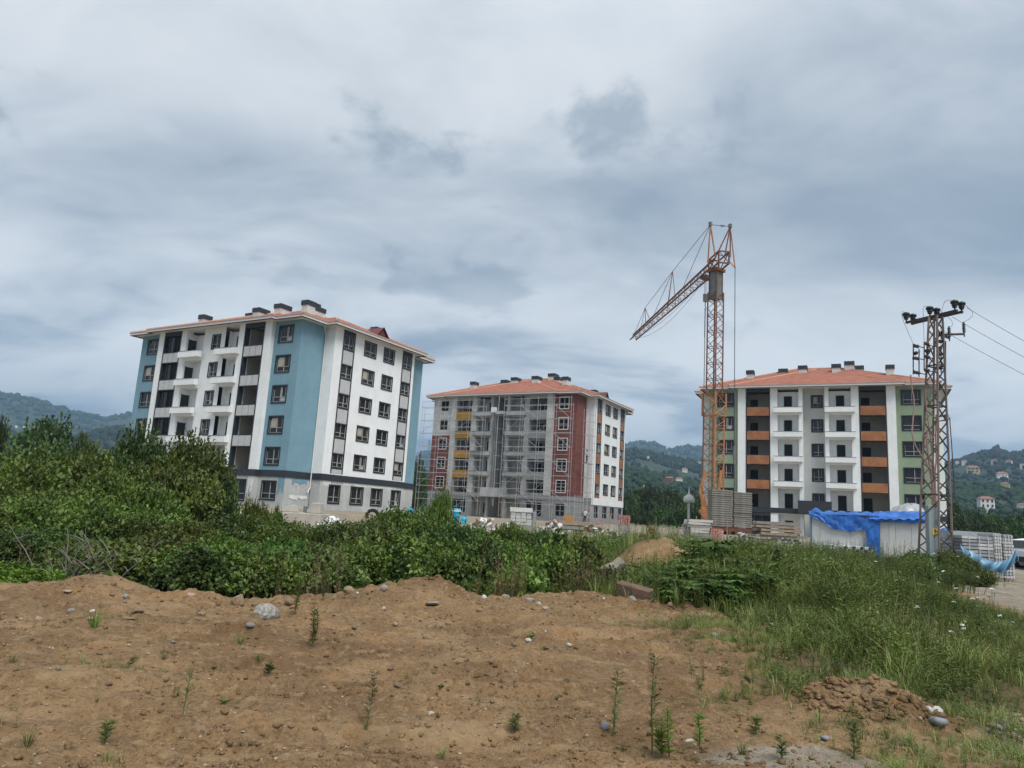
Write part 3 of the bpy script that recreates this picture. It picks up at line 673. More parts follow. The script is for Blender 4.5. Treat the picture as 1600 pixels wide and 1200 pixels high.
    for bay, (u0, u1) in enumerate(((4.55, 7.41), (17.23, 20.09))):
        m = MB()
        for k in range(5):
            z0 = k*FH-.45; z1 = min(HE, z0+FH-.2)
            m.face([(u0, bd, z0), (u1, bd, z0), (u1, bd, z1), (u0, bd, z1)])
            m.face([(u0, .35, z0), (u0, bd, z0), (u0, bd, z1), (u0, .35, z1)]); m.face([(u1, .35, z0), (u1, bd, z0), (u1, bd, z1), (u1, .35, z1)])
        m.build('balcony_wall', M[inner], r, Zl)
        for k in range(1, 6):
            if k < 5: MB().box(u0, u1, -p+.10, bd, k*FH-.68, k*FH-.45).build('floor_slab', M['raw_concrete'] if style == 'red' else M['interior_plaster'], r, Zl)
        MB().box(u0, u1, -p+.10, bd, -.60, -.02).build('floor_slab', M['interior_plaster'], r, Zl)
        if style != 'red':
            m = MB(); m.box(u0, u0+.13, -p-.03, .1, .0, HE-.01).box(u1-.13, u1, -p-.03, .1, 0, HE-.01).box(u0+.13, u1-.13, -p-.03, .1, 4*FH+2.16, HE-.01)
            for k in range(1, 5): m.box(u0+.13, u1-.13, -p-.02, .06, k*FH-.86, k*FH-.80).box(u0+.13, u1-.13, -p-.02, .06, k*FH+.28, k*FH+.33)
            m.build('strip_frame', M['anthracite'], r, Zl)
        if style == 'green':
            for k in range(1, 5): MB().box(u0+.135, u1-.135, -p-.06, -p+.02, k*FH-.79, k*FH+.275).build('balcony_panel', M['brown_panel'], r, Zl)
        elif style == 'blue':
            for k in range(1, 5):
                w = (u1-u0-.26)/3
                for j in range(3): MB().box(u0+.13+j*w+.03, u0+.13+(j+1)*w-.03, -p-.01, -p+.03, k*FH-.76, k*FH+.25).build('balcony_panel', M['frosted_panel'], r, Zl)
        else:
            pm = M['ochre_panel'] if bay == 0 else M['block_wall']
            for k in range(1 if bay == 0 else 0, 5): MB().box(u0, u1, -p+.03, -p+.16, k*FH-.85, k*FH+.30).build('balcony_parapet', pm, r, Zl)
            MB().box(u0, u1, -p+.03, .1, 4*FH+2.1, HE-.01).build('lintel', M['raw_concrete'], r, Zl)
        # what stands in each bay: door in the back wall, glazing on some
        for k in range(5):
            MB().box(u0+.25, u0+1.15, bd-.07, bd-.01, k*FH-.45, k*FH+1.62).build('balcony_door', M['door_white'] if style == 'blue' and bay == 1 else M['void'], r, Zl)
            if style == 'blue' and bay == 0 or (style == 'red' and bay == 0 and k < 5):
                zt = k*FH+2.0 if k < 4 else 4*FH+2.1; zl = k*FH+.34
                f = MB()
                for j in range(5 if style == 'blue' else 4):
                    x = u0+.14+(u1-u0-.28)*j/(4 if style == 'blue' else 3); f.box(x-.03, x+.03, -p+.2, -p+.26, zl, zt)
                if style == 'red': f.box(u0+.1, u1-.1, -p+.19, -p+.27, zl+.45, zl+.51)
                fr = f.build('balcony_glazing', M['dark_frame'] if style == 'blue' else M['sash_film'], r, Zl)
                if style == 'blue': MB().box(u0+.14, u0+(u1-u0)*.45, -p+.27, -p+.28, zl, zt).build('pane', M['window_glass'], fr)
            if style == 'red' and bay == 1:
                zl = k*FH+.30; fr = MB().box(u0+1.5, u1, bd-.2, bd-.14, zl-.75, zl+1.0).build('opening', M['void'], r, Zl)
        # basement opening of the bay
        if style == 'green':
            MB().box(u0, u1, -p+.35, -p+.4, -BZ, -.62).build('shop_front', M['window_glass'], r, Zl)
            m = MB(); m.box(u0, u1, -p+.02, -p+.3, -1.0, -.62)
            for j in range(4): x = u0+(u1-u0-.1)*j/3; m.box(x, x+.1, -p+.1, -p+.34, -BZ, -1.0)
            m.build('shop_front_frame', M['anthracite'], r, Zl)
        else:
            m = [(.28, u1-u0-.16, -2.95, -1.05)]; facade('basement_wall', u1-u0, -BZ, -.62, m, base, r, P(u0, -p+.03), 0)
            window(r, P(u0+.28, -p+.03, -2.95), 0, u1-u0-.44, 1.9, 'open' if style == 'red' else 'dark')
    def door_leaf(u0, z0, k): return MB().box(u0+.005, u0+.035, -.10, .72, max(z0, -2.9), max(z0, -2.9)+2.15).build('balcony_door', M['window_glass'], r, Zl)
    for side, (u0, u1) in enumerate(((8.25, 10.66), (13.98, 16.39))):
        du = .72 if style != 'red' else 1.55
        for k in range(-1, 5):
            z0 = k*FH-.45; z1 = min(HE, z0+FH-.2) if k >= 0 else -.70
            if k < 0: z0 = -BZ
            m = MB(); nm = nichem if k >= 0 else ('white_render' if style == 'green' else ('basement_concrete' if style == 'blue' else 'beige_plaster'))
            if style == 'red' and k < 1: nm = 'beige_plaster'
            m.face([(u0, nd, z0), (u1, nd, z0), (u1, nd, z1), (u0, nd, z1)]); m.face([(u0+.004, .35, z0), (u0+.004, nd, z0), (u0+.004, nd, z1), (u0+.004, .35, z1)]); m.face([(u1-.004, .3, z0), (u1-.004, nd, z0), (u1-.004, nd, z1), (u1-.004, .3, z1)])
            m.build('niche_wall', M[nm], r, Zl)
            x = u0+du+(0 if side == 0 else .12)
            if style == 'blue' and side == 0: dr = door_leaf(u0, z0, k)
            else: dr = MB().box(x, x+.78, nd-.07, nd-.01, z0 if k >= 0 else -2.9, z0+2.15 if k >= 0 else -1.5).build('balcony_door', M['void'] if style != 'blue' else M['window_glass'], r, Zl)
            if style == 'blue' and side == 0: m = MB().box(u0+.005, u0+.05, -.17, -.10, z0, z0+2.2).box(u0+.005, u0+.05, .72, .79, z0, z0+2.2)
            else: m = MB(); m.box(x-.07, x, nd-.09, nd-.005, z0 if k >= 0 else -2.97, (z0+2.22) if k >= 0 else -1.43).box(x+.78, x+.85, nd-.09, nd-.005, z0 if k >= 0 else -2.97, (z0+2.22) if k >= 0 else -1.43).box(x, x+.78, nd-.09, nd-.005, (z0+2.15) if k >= 0 else -1.5, (z0+2.22) if k >= 0 else -1.43)
            m.build('door_frame', M['anthracite'] if style != 'red' else M['void'], dr)
            if k >= 1:
                sm = M['white_render'] if style != 'red' else M['raw_concrete']
                MB().box(u0-.42, u1+.42, -p-.52, -p-.003, k*FH-.45, k*FH+.17).build('balcony_slab', sm, r, Zl)
                MB().box(u0, u1, -p, nd, k*FH-.68, k*FH-.453).build('floor_slab', sm, r, Zl)
                MB().box(u0-.45, u1+.45, -p-.55, -p-.36, k*FH+.173, k*FH+.215).build('coping', M['roof_metal'], r, Zl)
        MB().box(u0, u1, -p+.02, nd, -.70, -.453).build('floor_slab', M['raw_concrete'] if style != 'green' else M['white_render'], r, Zl)
    # ---- band between basement and first floor
    bm = M['anthracite'] if style != 'red' else M['block_wall']
    ring(MB(), -.3, .06 if style != 'red' else .025, -.62, -.012).build('band', bm, r, Zl)
    if style == 'red':
        facade('band_cover', D-2*b_, -.9, -.002, [], M['white_render'], r, P(W+q+.04, b_), PI/2)
    if style == 'blue':
        rs = random.Random(4)
        for (x, y, rz, wd, z0, z1, mm) in ((W-.9, -.006, 0, .82, -2.3, -.63, 'painted_patch'), (W+.036-.03, .9, PI/2, 1.9, -1.3, -.63, 'painted_patch'), (W+.004, .7, PI/2, 2.3, -2.7, -2.2, 'white_patch'), (W+q-.024, b_+.35, PI/2, 1.1, -1.2, -.63, 'white_patch'), (W+q-.024, b_+3.2, PI/2, 8.4, -1.0, -.63, 'white_patch'), (W-a-.8, -p+.024, 0, .75, -2.4, -.63, 'white_patch')):
            m = MB(); top = [(i/12*wd, z1) for i in range(13)]; bot = [(i/12*wd, z0+(z1-z0)*rs.uniform(0, .55)) for i in range(13)]
            for i in range(12): m.face([(bot[i][0], 0, bot[i][1]), (bot[i+1][0], 0, bot[i+1][1]), (top[i+1][0], 0, top[i+1][1]), (top[i][0], 0, top[i][1])])
            m.build('paint_patch', M[mm], r, P(x, y), (0, 0, rz))
    # ---- roof
    oh = .95
    m = MB(); A = cross(oh-.02); m.face([(*q_, HE) for q_ in A]); m.build('soffit', M['soffit_white'], r, Zl)
    ring(MB(), oh-.3, oh, HE-.03, HE+.20).build('fascia', M['white_trim'], r, Zl)
    ring(MB(), oh-.5, oh+.07, HE+.203, HE+.27).build('eave_tiles', M['eave_pale'], r, Zl); ring(MB(), oh-.2, oh+.03, HE-.075, HE-.033).build('gutter_line', M['hatch_red'], r, Zl)
    sl = .385; z0 = HE+.26; m = MB(); hc = MB()
    for (x0, x1, y0, y1) in ((-oh, W+oh, -oh, D+oh), (a-oh, W-a+oh, -p-oh, D+p+oh), (-q-oh, W+q+oh, b_-oh, D-b_+oh)):
        x0 -= .05; x1 += .05; y0 -= .05; y1 += .05
        h = min(x1-x0, y1-y0)/2; zr = z0+sl*h; c = [(x0, y0, z0), (x1, y0, z0), (x1, y1, z0), (x0, y1, z0)]
        if x1-x0 >= y1-y0: R1, R2 = (x0+h, (y0+y1)/2, zr), (x1-h, (y0+y1)/2, zr); fs = ([c[0], c[1], R2, R1], [c[2], c[3], R1, R2], [c[1], c[2], R2], [c[3], c[0], R1]); hp = ((c[0], R1), (c[3], R1), (c[1], R2), (c[2], R2), (R1, R2))
        else: R1, R2 = ((x0+x1)/2, y0+h, zr), ((x0+x1)/2, y1-h, zr); fs = ([c[1], c[2], R2, R1], [c[3], c[0], R1, R2], [c[0], c[1], R1], [c[2], c[3], R2]); hp = ((c[0], R1), (c[1], R1), (c[2], R2), (c[3], R2), (R1, R2))
        for f in fs: m.face(f)
        for A_, B_ in hp: hc.tube([A_, B_], .13, 6)
    m.build('roof', M['roof_tile'], r, Zl); hc.build('hip_caps', M['hip_cap'], r, Zl)
    CH = [(4.5, 4.25, .85, 1.1, 17.7), (8.25, 8., 1.05, 1.7, 18.5), (10.75, 6.75, 1.0, 1.5, 18.6), (14.75, 6.25, 1.0, 1.5, 18.55), (16.25, 9., 1.1, 1.5, 19.45), (17.4, 8.75, .95, 1.7, 18.75), (20.75, 4.25, .85, 1.1, 17.85), (20.75, 15.25, .85, 1.1, 17.8), (4.5, 15.25, .85, 1.1, 17.8)]
    for (x, y, wx, wy, zt) in CH:
        ch = MB().box(x-wx/2, x+wx/2, y-wy/2, y+wy/2, zt-3.0, zt-.5).build('chimney', M['chimney_render'], r, Zl)
        MB().box(x-wx/2-.07, x+wx/2+.07, y-wy/2-.07, y+wy/2+.07, zt-.497, zt).build('chimney_cap', M['anthracite'], ch)
    # roof hatch on the far side slope
    m = MB(); hx, hy, hz_ = 23.2, 12.6, HE+1.2; m.face([(hx-2.3, hy-1.3, hz_), (hx+.9, hy-1.3, hz_-.1), (hx+.9, hy, hz_+1.25), (hx-2.3, hy, hz_+1.25)]); m.face([(hx+.9, hy+1.3, hz_-.1), (hx-2.3, hy+1.3, hz_), (hx-2.3, hy, hz_+1.25), (hx+.9, hy, hz_+1.25)])
    m.face([(hx+.7, hy-1.2, hz_-.6), (hx+.7, hy+1.2, hz_-.6), (hx+.7, hy, hz_+1.1)]); m.build('roof_hatch', M['hatch_red'], r, Zl)
    # rain pipes
    for (x, y) in ((W+.1, b_-.12), (-.1, b_-.12)):
        MB().tube([(x+.55*(1 if x > 1 else -1), y-.75, HE+.05), (x+.3*(1 if x > 1 else -1), y-.6, HE-.25), (x, y, HE-.7), (x, y, -1.4), (x+.15, y-.4, -1.9)], .055, 6).build('rain_pipe', M['white_trim'], r, Zl)
    return r
BL = [(-41.8064, 79.7773, -.5198, 2.7691), (-12.0449, 113.3757, -.512, 2.8483), (25.2779, 91.0554, -.4532, 2.5511)]
blueB = block(0, *BL[0], 'blue and white apartment block with frosted balcony panels behind the bushes', 'blue')
redB = block(1, *BL[1], 'unfinished red-brown apartment block wrapped in scaffolding, ochre balcony parapets', 'red')
greenB = block(2, *BL[2], 'green and white apartment block with orange-brown balcony panels behind the crane', 'green')
# ================================================================== scaffolding on the red block
def scaffold(label, path, zlo, zhi, name='scaffolding', gap=.75, levels=2.0, out=(0, -1), plank=True):
    """path = standards along the face, in block coordinates (u, v)"""
    r = thing(name, label, 'scaffolding', redB.location, redB.rotation_euler[2], 'tube scaffolding on the red block')
    zz = BZ; ox, oy = out; zs = np.arange(zlo, zhi+.01, levels)
    w = .062
    for (u, v) in path:
        for g in (0, gap): bar('standard', (u+ox*g, v+oy*g, zlo+zz), (u+ox*g, v+oy*g, zhi+zz+(1.0 if g else .1)), w, M['steel_pole'], r)
    for i in range(len(path)-1):
        (u0, v0), (u1, v1) = path[i], path[i+1]
        for j, z in enumerate(zs[1:]):
            for g in (0, gap): bar('ledger', (u0+ox*g, v0+oy*g, z+zz), (u1+ox*g, v1+oy*g, z+zz), w, M['steel_pole'], r)
            bar('guard_rail', (u0+ox*gap, v0+oy*gap, z+zz+.95), (u1+ox*gap, v1+oy*gap, z+zz+.95), w*.8, M['steel_pole'], r)
            if plank and (i*3+j*5) % 7 == 1:
                m = MB(); 
                for t in range(2):
                    g0 = gap*(.12+.42*t); g1 = g0+gap*.34
                    m.face([(u0+ox*g0, v0+oy*g0, z+zz+.05), (u1+ox*g0, v1+oy*g0, z+zz+.05), (u1+ox*g1, v1+oy*g1, z+zz+.05), (u0+ox*g1, v0+oy*g1, z+zz+.05)])
                m.build('deck_plank', M['roof_metal'], r)
        for j in range(len(zs)-1):
            if (i+j) % 2 == 0:
                a, b_ = ((u0, v0), (u1, v1)) if (j//1) % 2 == 0 else ((u1, v1), (u0, v0))
                bar('brace', (a[0]+ox*gap, a[1]+oy*gap, zs[j]+zz), (b_[0]+ox*gap, b_[1]+oy*gap, zs[j+1]+zz), w*.85, M['steel_pole'], r)
    for (u, v) in path:
        for z in zs[1:]: bar('transom', (u, v, z+zz), (u+ox*gap, v+oy*gap, z+zz), w*.9, M['steel_pole'], r)
    return r
scaffold('silver tube scaffolding along the left half of the red block front', [(-.9, -1.15), (2.1, -1.15), (5.0, -1.15), (7.8, -1.15), (10.3, -1.15)], -3.3, 12.9)
scaffold('silver tube scaffolding along the right half of the red block front', [(13.9, -1.2), (16.6, -1.2), (19.4, -1.2), (22.0, -1.2), (24.6, -1.2)], -3.3, 12.9)
scaffold('narrow scaffold tower around the corner beside the white side wall', [(25.6, .3), (25.6, 2.6)], -3.3, 12.2, out=(1, 0), gap=.8)
scaffold('inner scaffold tower standing inside the open stairwell of the red block', [(11.5, -.2), (13.2, -.2)], -.5, 11.5, gap=1.4, out=(0, 1), plank=False)
scaffold('short scaffold tower at the foot of the red block corner', [(25.7, -.9), (27.6, -.9)], -3.4, -.8, gap=1.1, levels=.62)
# hoist hung in the stairwell
hp = Vector((redB.location.x+11.9*math.cos(-.512)+1.5*math.sin(-.512), redB.location.y+11.9*math.sin(-.512)-1.5*math.cos(-.512), redB.location.z+BZ+11.6))
r = thing('material_hoist', 'small white-headed material hoist hanging in front of the open stairwell', 'hoist', hp, -.512)
MB().box(-.35, .35, -.3, .3, .2, .95).build('housing', M['plastic_white'], r); MB().box(.4, 1.7, -.3, .3, -.1, .35).build('motor_frame', M['steel_pole'], r)
bar('rope', (.3, 0, .2), (.3, 0, -12.5), .05, M['cable'], r); bar('rail', (.75, 0, 2.6), (.75, 0, -13.5), .10, M['steel_pole'], r)
# ================================================================== people (one skinned body each, clothing as children)
def person(label, loc, rz, shirt, trousers, pose='reach', group=None, helmet=None):
    r = thing('person', label, 'person', loc, rz, group)
    def skin(pts, edges, rad, name, mt, parent, sub=1):
        me = bpy.data.meshes.new(name); me.from_pydata(pts, edges, []); o = bpy.data.objects.new(name, me); COL.objects.link(o)
        sm = o.modifiers.new('skin', 'SKIN'); sv = me.skin_vertices[0].data
        for i, q in enumerate(rad): sv[i].radius = (q, q) if not isinstance(q, tuple) else q
        sv[0].use_root = True; sb = o.modifiers.new('sub', 'SUBSURF'); sb.levels = sub; sb.render_levels = sub
        dg = bpy.context.evaluated_depsgraph_get(); m2 = bpy.data.meshes.new_from_object(o.evaluated_get(dg)); bpy.data.objects.remove(o)
        m2.materials.clear(); m2.materials.append(mt); m2.polygons.foreach_set('use_smooth', [True]*len(m2.polygons))
        return put(name, m2, parent)
    P_ = {'pel': (0, 0, .95), 'wai': (0, .0, 1.1), 'che': (0, .02, 1.33), 'nec': (0, .03, 1.50), 'hea': (0, .05, 1.63), 'top': (0, .05, 1.74),
          'hl': (-.10, 0, .90), 'kl': (-.12, .03, .50), 'al': (-.13, 0, .09), 'tl': (-.14, .16, .04), 'hr': (.10, 0, .90), 'kr': (.14, .06, .50), 'ar': (.16, .02, .09), 'tr': (.18, .18, .04),
          'sl': (-.19, .02, 1.42), 'el': (-.30, .10, 1.18), 'wl': (-.24, .33, 1.12), 'fl': (-.22, .42, 1.13), 'sr': (.19, .02, 1.42), 'er': (.28, .20, 1.30), 'wr': (.20, .42, 1.45), 'fr': (.18, .50, 1.50)}
    if pose == 'stand': P_.update(el=(-.25, .0, 1.15), wl=(-.24, .10, .92), fl=(-.23, .13, .84), er=(.25, .0, 1.15), wr=(.24, .10, .92), fr=(.23, .13, .84))
    keys = list(P_); ix = {k: i for i, k in enumerate(keys)}
    E_ = [('pel', 'wai'), ('wai', 'che'), ('che', 'nec'), ('nec', 'hea'), ('hea', 'top'), ('pel', 'hl'), ('hl', 'kl'), ('kl', 'al'), ('al', 'tl'), ('pel', 'hr'), ('hr', 'kr'), ('kr', 'ar'), ('ar', 'tr'), ('che', 'sl'), ('sl', 'el'), ('el', 'wl'), ('wl', 'fl'), ('che', 'sr'), ('sr', 'er'), ('er', 'wr'), ('wr', 'fr')]
    R_ = dict(pel=.125, wai=.12, che=.14, nec=.055, hea=.095, top=.07, hl=.09, kl=.06, al=.042, tl=.04, hr=.09, kr=.06, ar=.042, tr=.04, sl=.065, el=.042, wl=.032, fl=.035, sr=.065, er=.042, wr=.032, fr=.035)
    skin([P_[k] for k in keys], [(ix[a], ix[b_]) for a, b_ in E_], [R_[k] for k in keys], 'body', M['skin'], r, 2)
    ks = ['wai', 'che', 'sl', 'el', 'sr', 'er', 'nec', 'pel']; i2 = {k: i for i, k in enumerate(ks)}
    mid = lambda a, b_, t: tuple(P_[a][i]*(1-t)+P_[b_][i]*t for i in range(3))
    pts = [P_['wai'], P_['che'], P_['sl'], mid('sl', 'el', .8), P_['sr'], mid('sr', 'er', .8), (0, .025, 1.45), (0, 0, .93)]
    skin(pts, [(0, 1), (1, 2), (2, 3), (1, 4), (4, 5), (1, 6), (0, 7)], [.14, .162, .085, .068, .085, .068, .08, .15], 'shirt', shirt, r, 2)
    pts = [P_['pel'], P_['hl'], P_['kl'], mid('kl', 'al', .85), P_['hr'], P_['kr'], mid('kr', 'ar', .85)]
    skin(pts, [(0, 1), (1, 2), (2, 3), (0, 4), (4, 5), (5, 6)], [.138, .105, .078, .062, .105, .078, .062], 'trousers', trousers, r, 2)
    h = P_['top']; MB().lathe([(.0, .075), (.06, .06), (.098, .01), (.102, -.05), (.09, -.09)], 12, (h[0], h[1]-.012, h[2]+.0)).build('helmet' if helmet else 'hair', helmet or M['black_plastic'], r, smooth=True)
    for s_ in (-1, 1): MB().box(s_*.155-.055, s_*.155+.055, -.06, .22, 0, .09).build('shoe', M['black_plastic'], r)
    return r
mat('skin', (.42, .25, .17), .6, .08, 6); mat('shirt_grey', (.58, .60, .66), .8, .08, 6); mat('trousers_dark', (.045, .05, .065), .85, .15, 6)
_c, _s = math.cos(-.512), math.sin(-.512)
def red_pt(u, v, z): return Vector((redB.location.x+u*_c-v*_s, redB.location.y+u*_s+v*_c, redB.location.z+BZ+z))
person('worker in a light shirt and dark trousers up on the scaffold beside the red wall', red_pt(26.0, 1.0, 4.78), -.512+PI/2, M['shirt_grey'], M['trousers_dark'])
p = at(914, 818, 88); person('worker in a white shirt standing among the materials at the foot of the red block', (p.x, p.y, T(p.x, p.y)), 2.4, M['hi_white'], M['trousers_dark'], 'stand', helmet=M['ochre_panel'])
# ================================================================== tower crane
CY0 = 66.0; b0 = at(1113, 815, CY0); CZ0 = T(b0.x, b0.y); top = at(1119, 416, CY0)
crane = thing('tower_crane', 'rusty orange self-erecting tower crane with its jib swung back to the left', 'crane', (b0.x, b0.y, CZ0), .62)
cr = Matrix.Rotation(-.62, 3, 'Z')
def CL(w): return cr @ (Vector(w)-Vector((b0.x, b0.y, CZ0)))        # world to crane space
lean = CL((top.x, top.y, top.z)); HT = lean.z
def cax(z): return Vector((lean.x*z/HT, lean.y*z/HT, z))
def lattice(name, z0, z1, w0, w1, n, mt, cw, bw):
    sec = put(name, None, crane); 
    cs = [(-1, -1), (1, -1), (1, 1), (-1, 1)]
    def c(k, z): t = (z-z0)/(z1-z0); w = (w0+(w1-w0)*t)/2; return cax(z)+Vector((cs[k][0]*w, cs[k][1]*w, 0))
    for k in range(4): bar('chord', c(k, z0), c(k, z1), cw, mt, sec, True)
    dz = (z1-z0)/n
    for k in range(4):
        k2 = (k+1) % 4
        for i in range(n):
            a, b_ = (k, k2) if i % 2 == 0 else (k2, k)
            bar('brace', c(a, z0+i*dz), c(b_, z0+(i+1)*dz), bw, mt, sec)
            if i % 2 == 0: bar('strut', c(k, z0+i*dz), c(k2, z0+i*dz), bw, mt, sec)
    return sec
def zpx(y): return CL(at(1115, y, CY0)).z
z_a, z_b, z_c, z_d = zpx(645), zpx(618), zpx(457), zpx(424)
lattice('mast_section', .6, z_a, 1.30, 1.30, 14, M['crane_yellow'], .12, .06)
lattice('mast_section', z_b, z_c, 1.02, 1.02, 13, M['crane_rust'], .11, .06)
lattice('mast_collar', z_a-.3, z_b+.2, 1.5, 1.5, 2, M['crane_yellow'], .13, .09)
lattice('ladder_cage', .8, z_a, .55, .55, 26, M['crane_grey'], .045, .03)
m = MB(); a0 = cax(z_c-.6); w = .42
m.box(a0.x-w, a0.x+w, a0.y-w, a0.y+w, z_c-.7, z_d+.1); m.build('inner_mast', M['crane_grey'], crane)
for sx in (-1, 1):
    for sy in (-1, 1): bar('mast_corner', a0+Vector((sx*w, sy*w, -.1)), Vector((a0.x+sx*w, a0.y+sy*w, z_d+.3)), .1, M['crane_rust'], crane, True)
# jib: horizontal, running away from the camera to the left
jr = CL(at(1119, 418, CY0)); tip_w = at(989, 531, 95.5); jt = CL(tip_w); jd = (jt-jr); jl = jd.length; jd.normalize()
js = jd.cross(Vector((0, 0, 1))).normalized(); ju = js.cross(jd)
jib = put('jib', None, crane); nb = 30
def jc(k, i):
    t = i/nb; h = 1.05*(1-.35*t); w_ = .5*(1-.2*t); base = jr+jd*(.4+t*(jl-.4))
    return base+(ju*h if k == 2 else js*(w_ if k == 0 else -w_))
for k in range(3): bar('chord', jc(k, 0), jc(k, nb), .12 if k < 2 else .14, M['crane_rust'], jib, True)
for i in range(nb):
    bar('brace', jc(0, i), jc(2, i+1) if i % 2 else jc(2, i), .055, M['crane_rust'], jib); bar('brace', jc(1, i), jc(2, i+1) if i % 2 else jc(2, i), .055, M['crane_rust'], jib)
    bar('brace', jc(0, i+1), jc(2, i) if i % 2 else jc(2, i+1), .05, M['crane_rust'], jib)
    bar('strut', jc(0, i), jc(1, i), .05, M['crane_rust'], jib)
# slewing head
m = MB(); hc = cax(z_d)
m.box(hc.x-.62, hc.x+.62, hc.y-.62, hc.y+.62, z_d-.1, z_d+.18); m.build('slewing_ring', M['crane_rust'], crane)
back = -jd; head = put('head_frame', None, crane)
hb_ = hc+Vector((0, 0, .2)); hp = [hb_+js*.5+jd*.6, hb_-js*.5+jd*.6, hb_+js*.5+back*1.9, hb_-js*.5+back*1.9]
up = Vector((0, 0, 1.25))
for a, b_ in ((0, 1), (1, 3), (3, 2), (2, 0)): bar('member', hp[a], hp[b_], .13, M['crane_rust'], head, True); bar('member', hp[a]+up*.9, hp[b_]+up*.9, .11, M['crane_rust'], head, True)
for a in range(4): bar('member', hp[a], hp[a]+up*.9, .11, M['crane_rust'], head, True)
for a, b_ in ((0, 2), (1, 3), (2, 3), (0, 1)): bar('member', hp[a], hp[b_]+up*.9, .09, M['crane_rust'], head)
# the two tall struts
A1 = CL(at(1110, 351, CY0)); A2 = CL(at(1141, 354, CY0))
fr = put('jib_strut', None, crane)
for q in (CL(at(1106, 411, CY0)), CL(at(1118, 403, CY0))):
    bar('leg', q, A1, .15, M['crane_yellow'], fr)
fr2 = put('counter_strut', None, crane)
for q in (CL(at(1120, 398, CY0)), CL(at(1132, 402, CY0)), CL(at(1141, 402, CY0))): bar('leg', q, A2, .13, M['crane_rust'], fr2)
rear = CL(at(1148.5, 419, CY0)); bar('leg', A2, rear, .13, M['crane_yellow'], fr2); bar('leg', rear, CL(at(1137, 405, CY0)), .1, M['crane_yellow'], fr2); bar('leg', CL(at(1122, 399, CY0)), CL(at(1141, 400, CY0)), .08, M['crane_rust'], fr2)
for q in (A1, A2): MB().box(q.x-.13, q.x+.13, q.y-.13, q.y+.13, q.z-.15, q.z+.25).build('strut_head', M['crane_grey'], crane)
def rope(pts, r_=.028, name='pendant'): return MB().tube(pts, r_, 5).build(name, M['cable'], crane)
rope([A1, A2], .03); MB().tube([A1.lerp(A2, .52), A1.lerp(A2, .68)], .09, 6).build('turnbuckle', M['crane_grey'], crane)
jm3 = jc(2, 29.4)
S1 = CL(at(1051, 424, 79.)); S2 = CL(at(1008, 481, 87.5))
for S_, i in ((S1, 13.6), (S2, 22.8)):
    st = put('pendant_post', None, crane)
    for k, di in ((0, -.5), (1, -.5), (2, 1.0)): bar('leg', jc(k, i+di), S_, .075, M['crane_rust'], st)
rope([A1, S1]); rope([S1, S2]); rope([S2, jm3]); rope([A1, jc(2, 9.5)]); rope([S1, jc(2, 20.5)]); rope([S2, jc(2, 26)])
def sag(a, b_, d, n=14): return [a.lerp(b_, i/n)+Vector((0, 0, -d*4*(i/n)*(1-i/n))) for i in range(n+1)]
lo = lambda i: (jc(0, i)+jc(1, i))/2
rope(sag(lo(2), lo(29), 1.6), .018, 'trolley_rope'); rope(sag(lo(2), lo(28), .9), .018, 'trolley_rope')
# hook block parked by the mast
hk = CL(at(1102, 470, CY0)); tr_ = lo(2.2)
MB().box(tr_.x-.5, tr_.x+.5, tr_.y-.4, tr_.y+.4, tr_.z-.35, tr_.z-.02).build('trolley', M['crane_rust'], crane)
for d in (-.09, .09): rope([Vector((hk.x+d, hk.y, tr_.z-.3)), Vector((hk.x+d, hk.y, hk.z+.6))], .02, 'hoist_rope')
m = MB(); m.box(hk.x-.19, hk.x+.19, hk.y-.12, hk.y+.12, hk.z-.1, hk.z+.65); m.build('hook_block', M['crane_grey'], crane)
m = MB(); m.tube([(hk.x, hk.y, hk.z-.1), (hk.x, hk.y, hk.z-.55), (hk.x+.14, hk.y, hk.z-.75), (hk.x+.05, hk.y, hk.z-.9), (hk.x-.12, hk.y, hk.z-.82)], .05, 6); m.build('hook', M['crane_grey'], crane)
rope([Vector((hk.x, hk.y, hk.z-.9)), Vector((hk.x-.02, hk.y, hk.z-3.6))], .05, 'sling'); rope([Vector((hk.x, hk.y, hk.z-3.6)), Vector((hk.x-.15, hk.y, 3.0))], .035, 'sling')
# rear guy down to the ballast
gy = CL(at(1147, 800, CY0-.8)); bar('guy_rope', rear, gy, .075, M['cable'], crane)
for f_, w_ in ((.22, .13), (.76, .16), (.80, .10)): c_ = rear.lerp(gy, 1-f_) if f_ < .5 else rear.lerp(gy, f_); MB().tube([c_+Vector((0, 0, .35)), c_-Vector((0, 0, .35))], w_, 6).build('turnbuckle', M['crane_grey'], crane)
# undercarriage: chassis, two folded outriggers, raked props
m = MB(); m.box(-1.2, 2.6, -.9, .9, .25, .65); m.build('chassis', M['rust_red'], crane)
for (x0, y0, x1, y1) in ((1101, 800, 1094, 768), (1094, 768, 1102, 736), (1096, 793, 1106, 812), (1093, 797, 1103, 812), (1107, 813, 1099, 775)):
    bar('outrigger', CL(at(x0, y0, CY0-1.2)), CL(at(x1, y1, CY0-1.2)), .24, M['crane_yellow'], crane, True)
bar('prop', CL(at(1123, 765, CY0-.9)), CL(at(1127, 735, CY0-.9)), .26, M['crane_yellow'], crane, True)
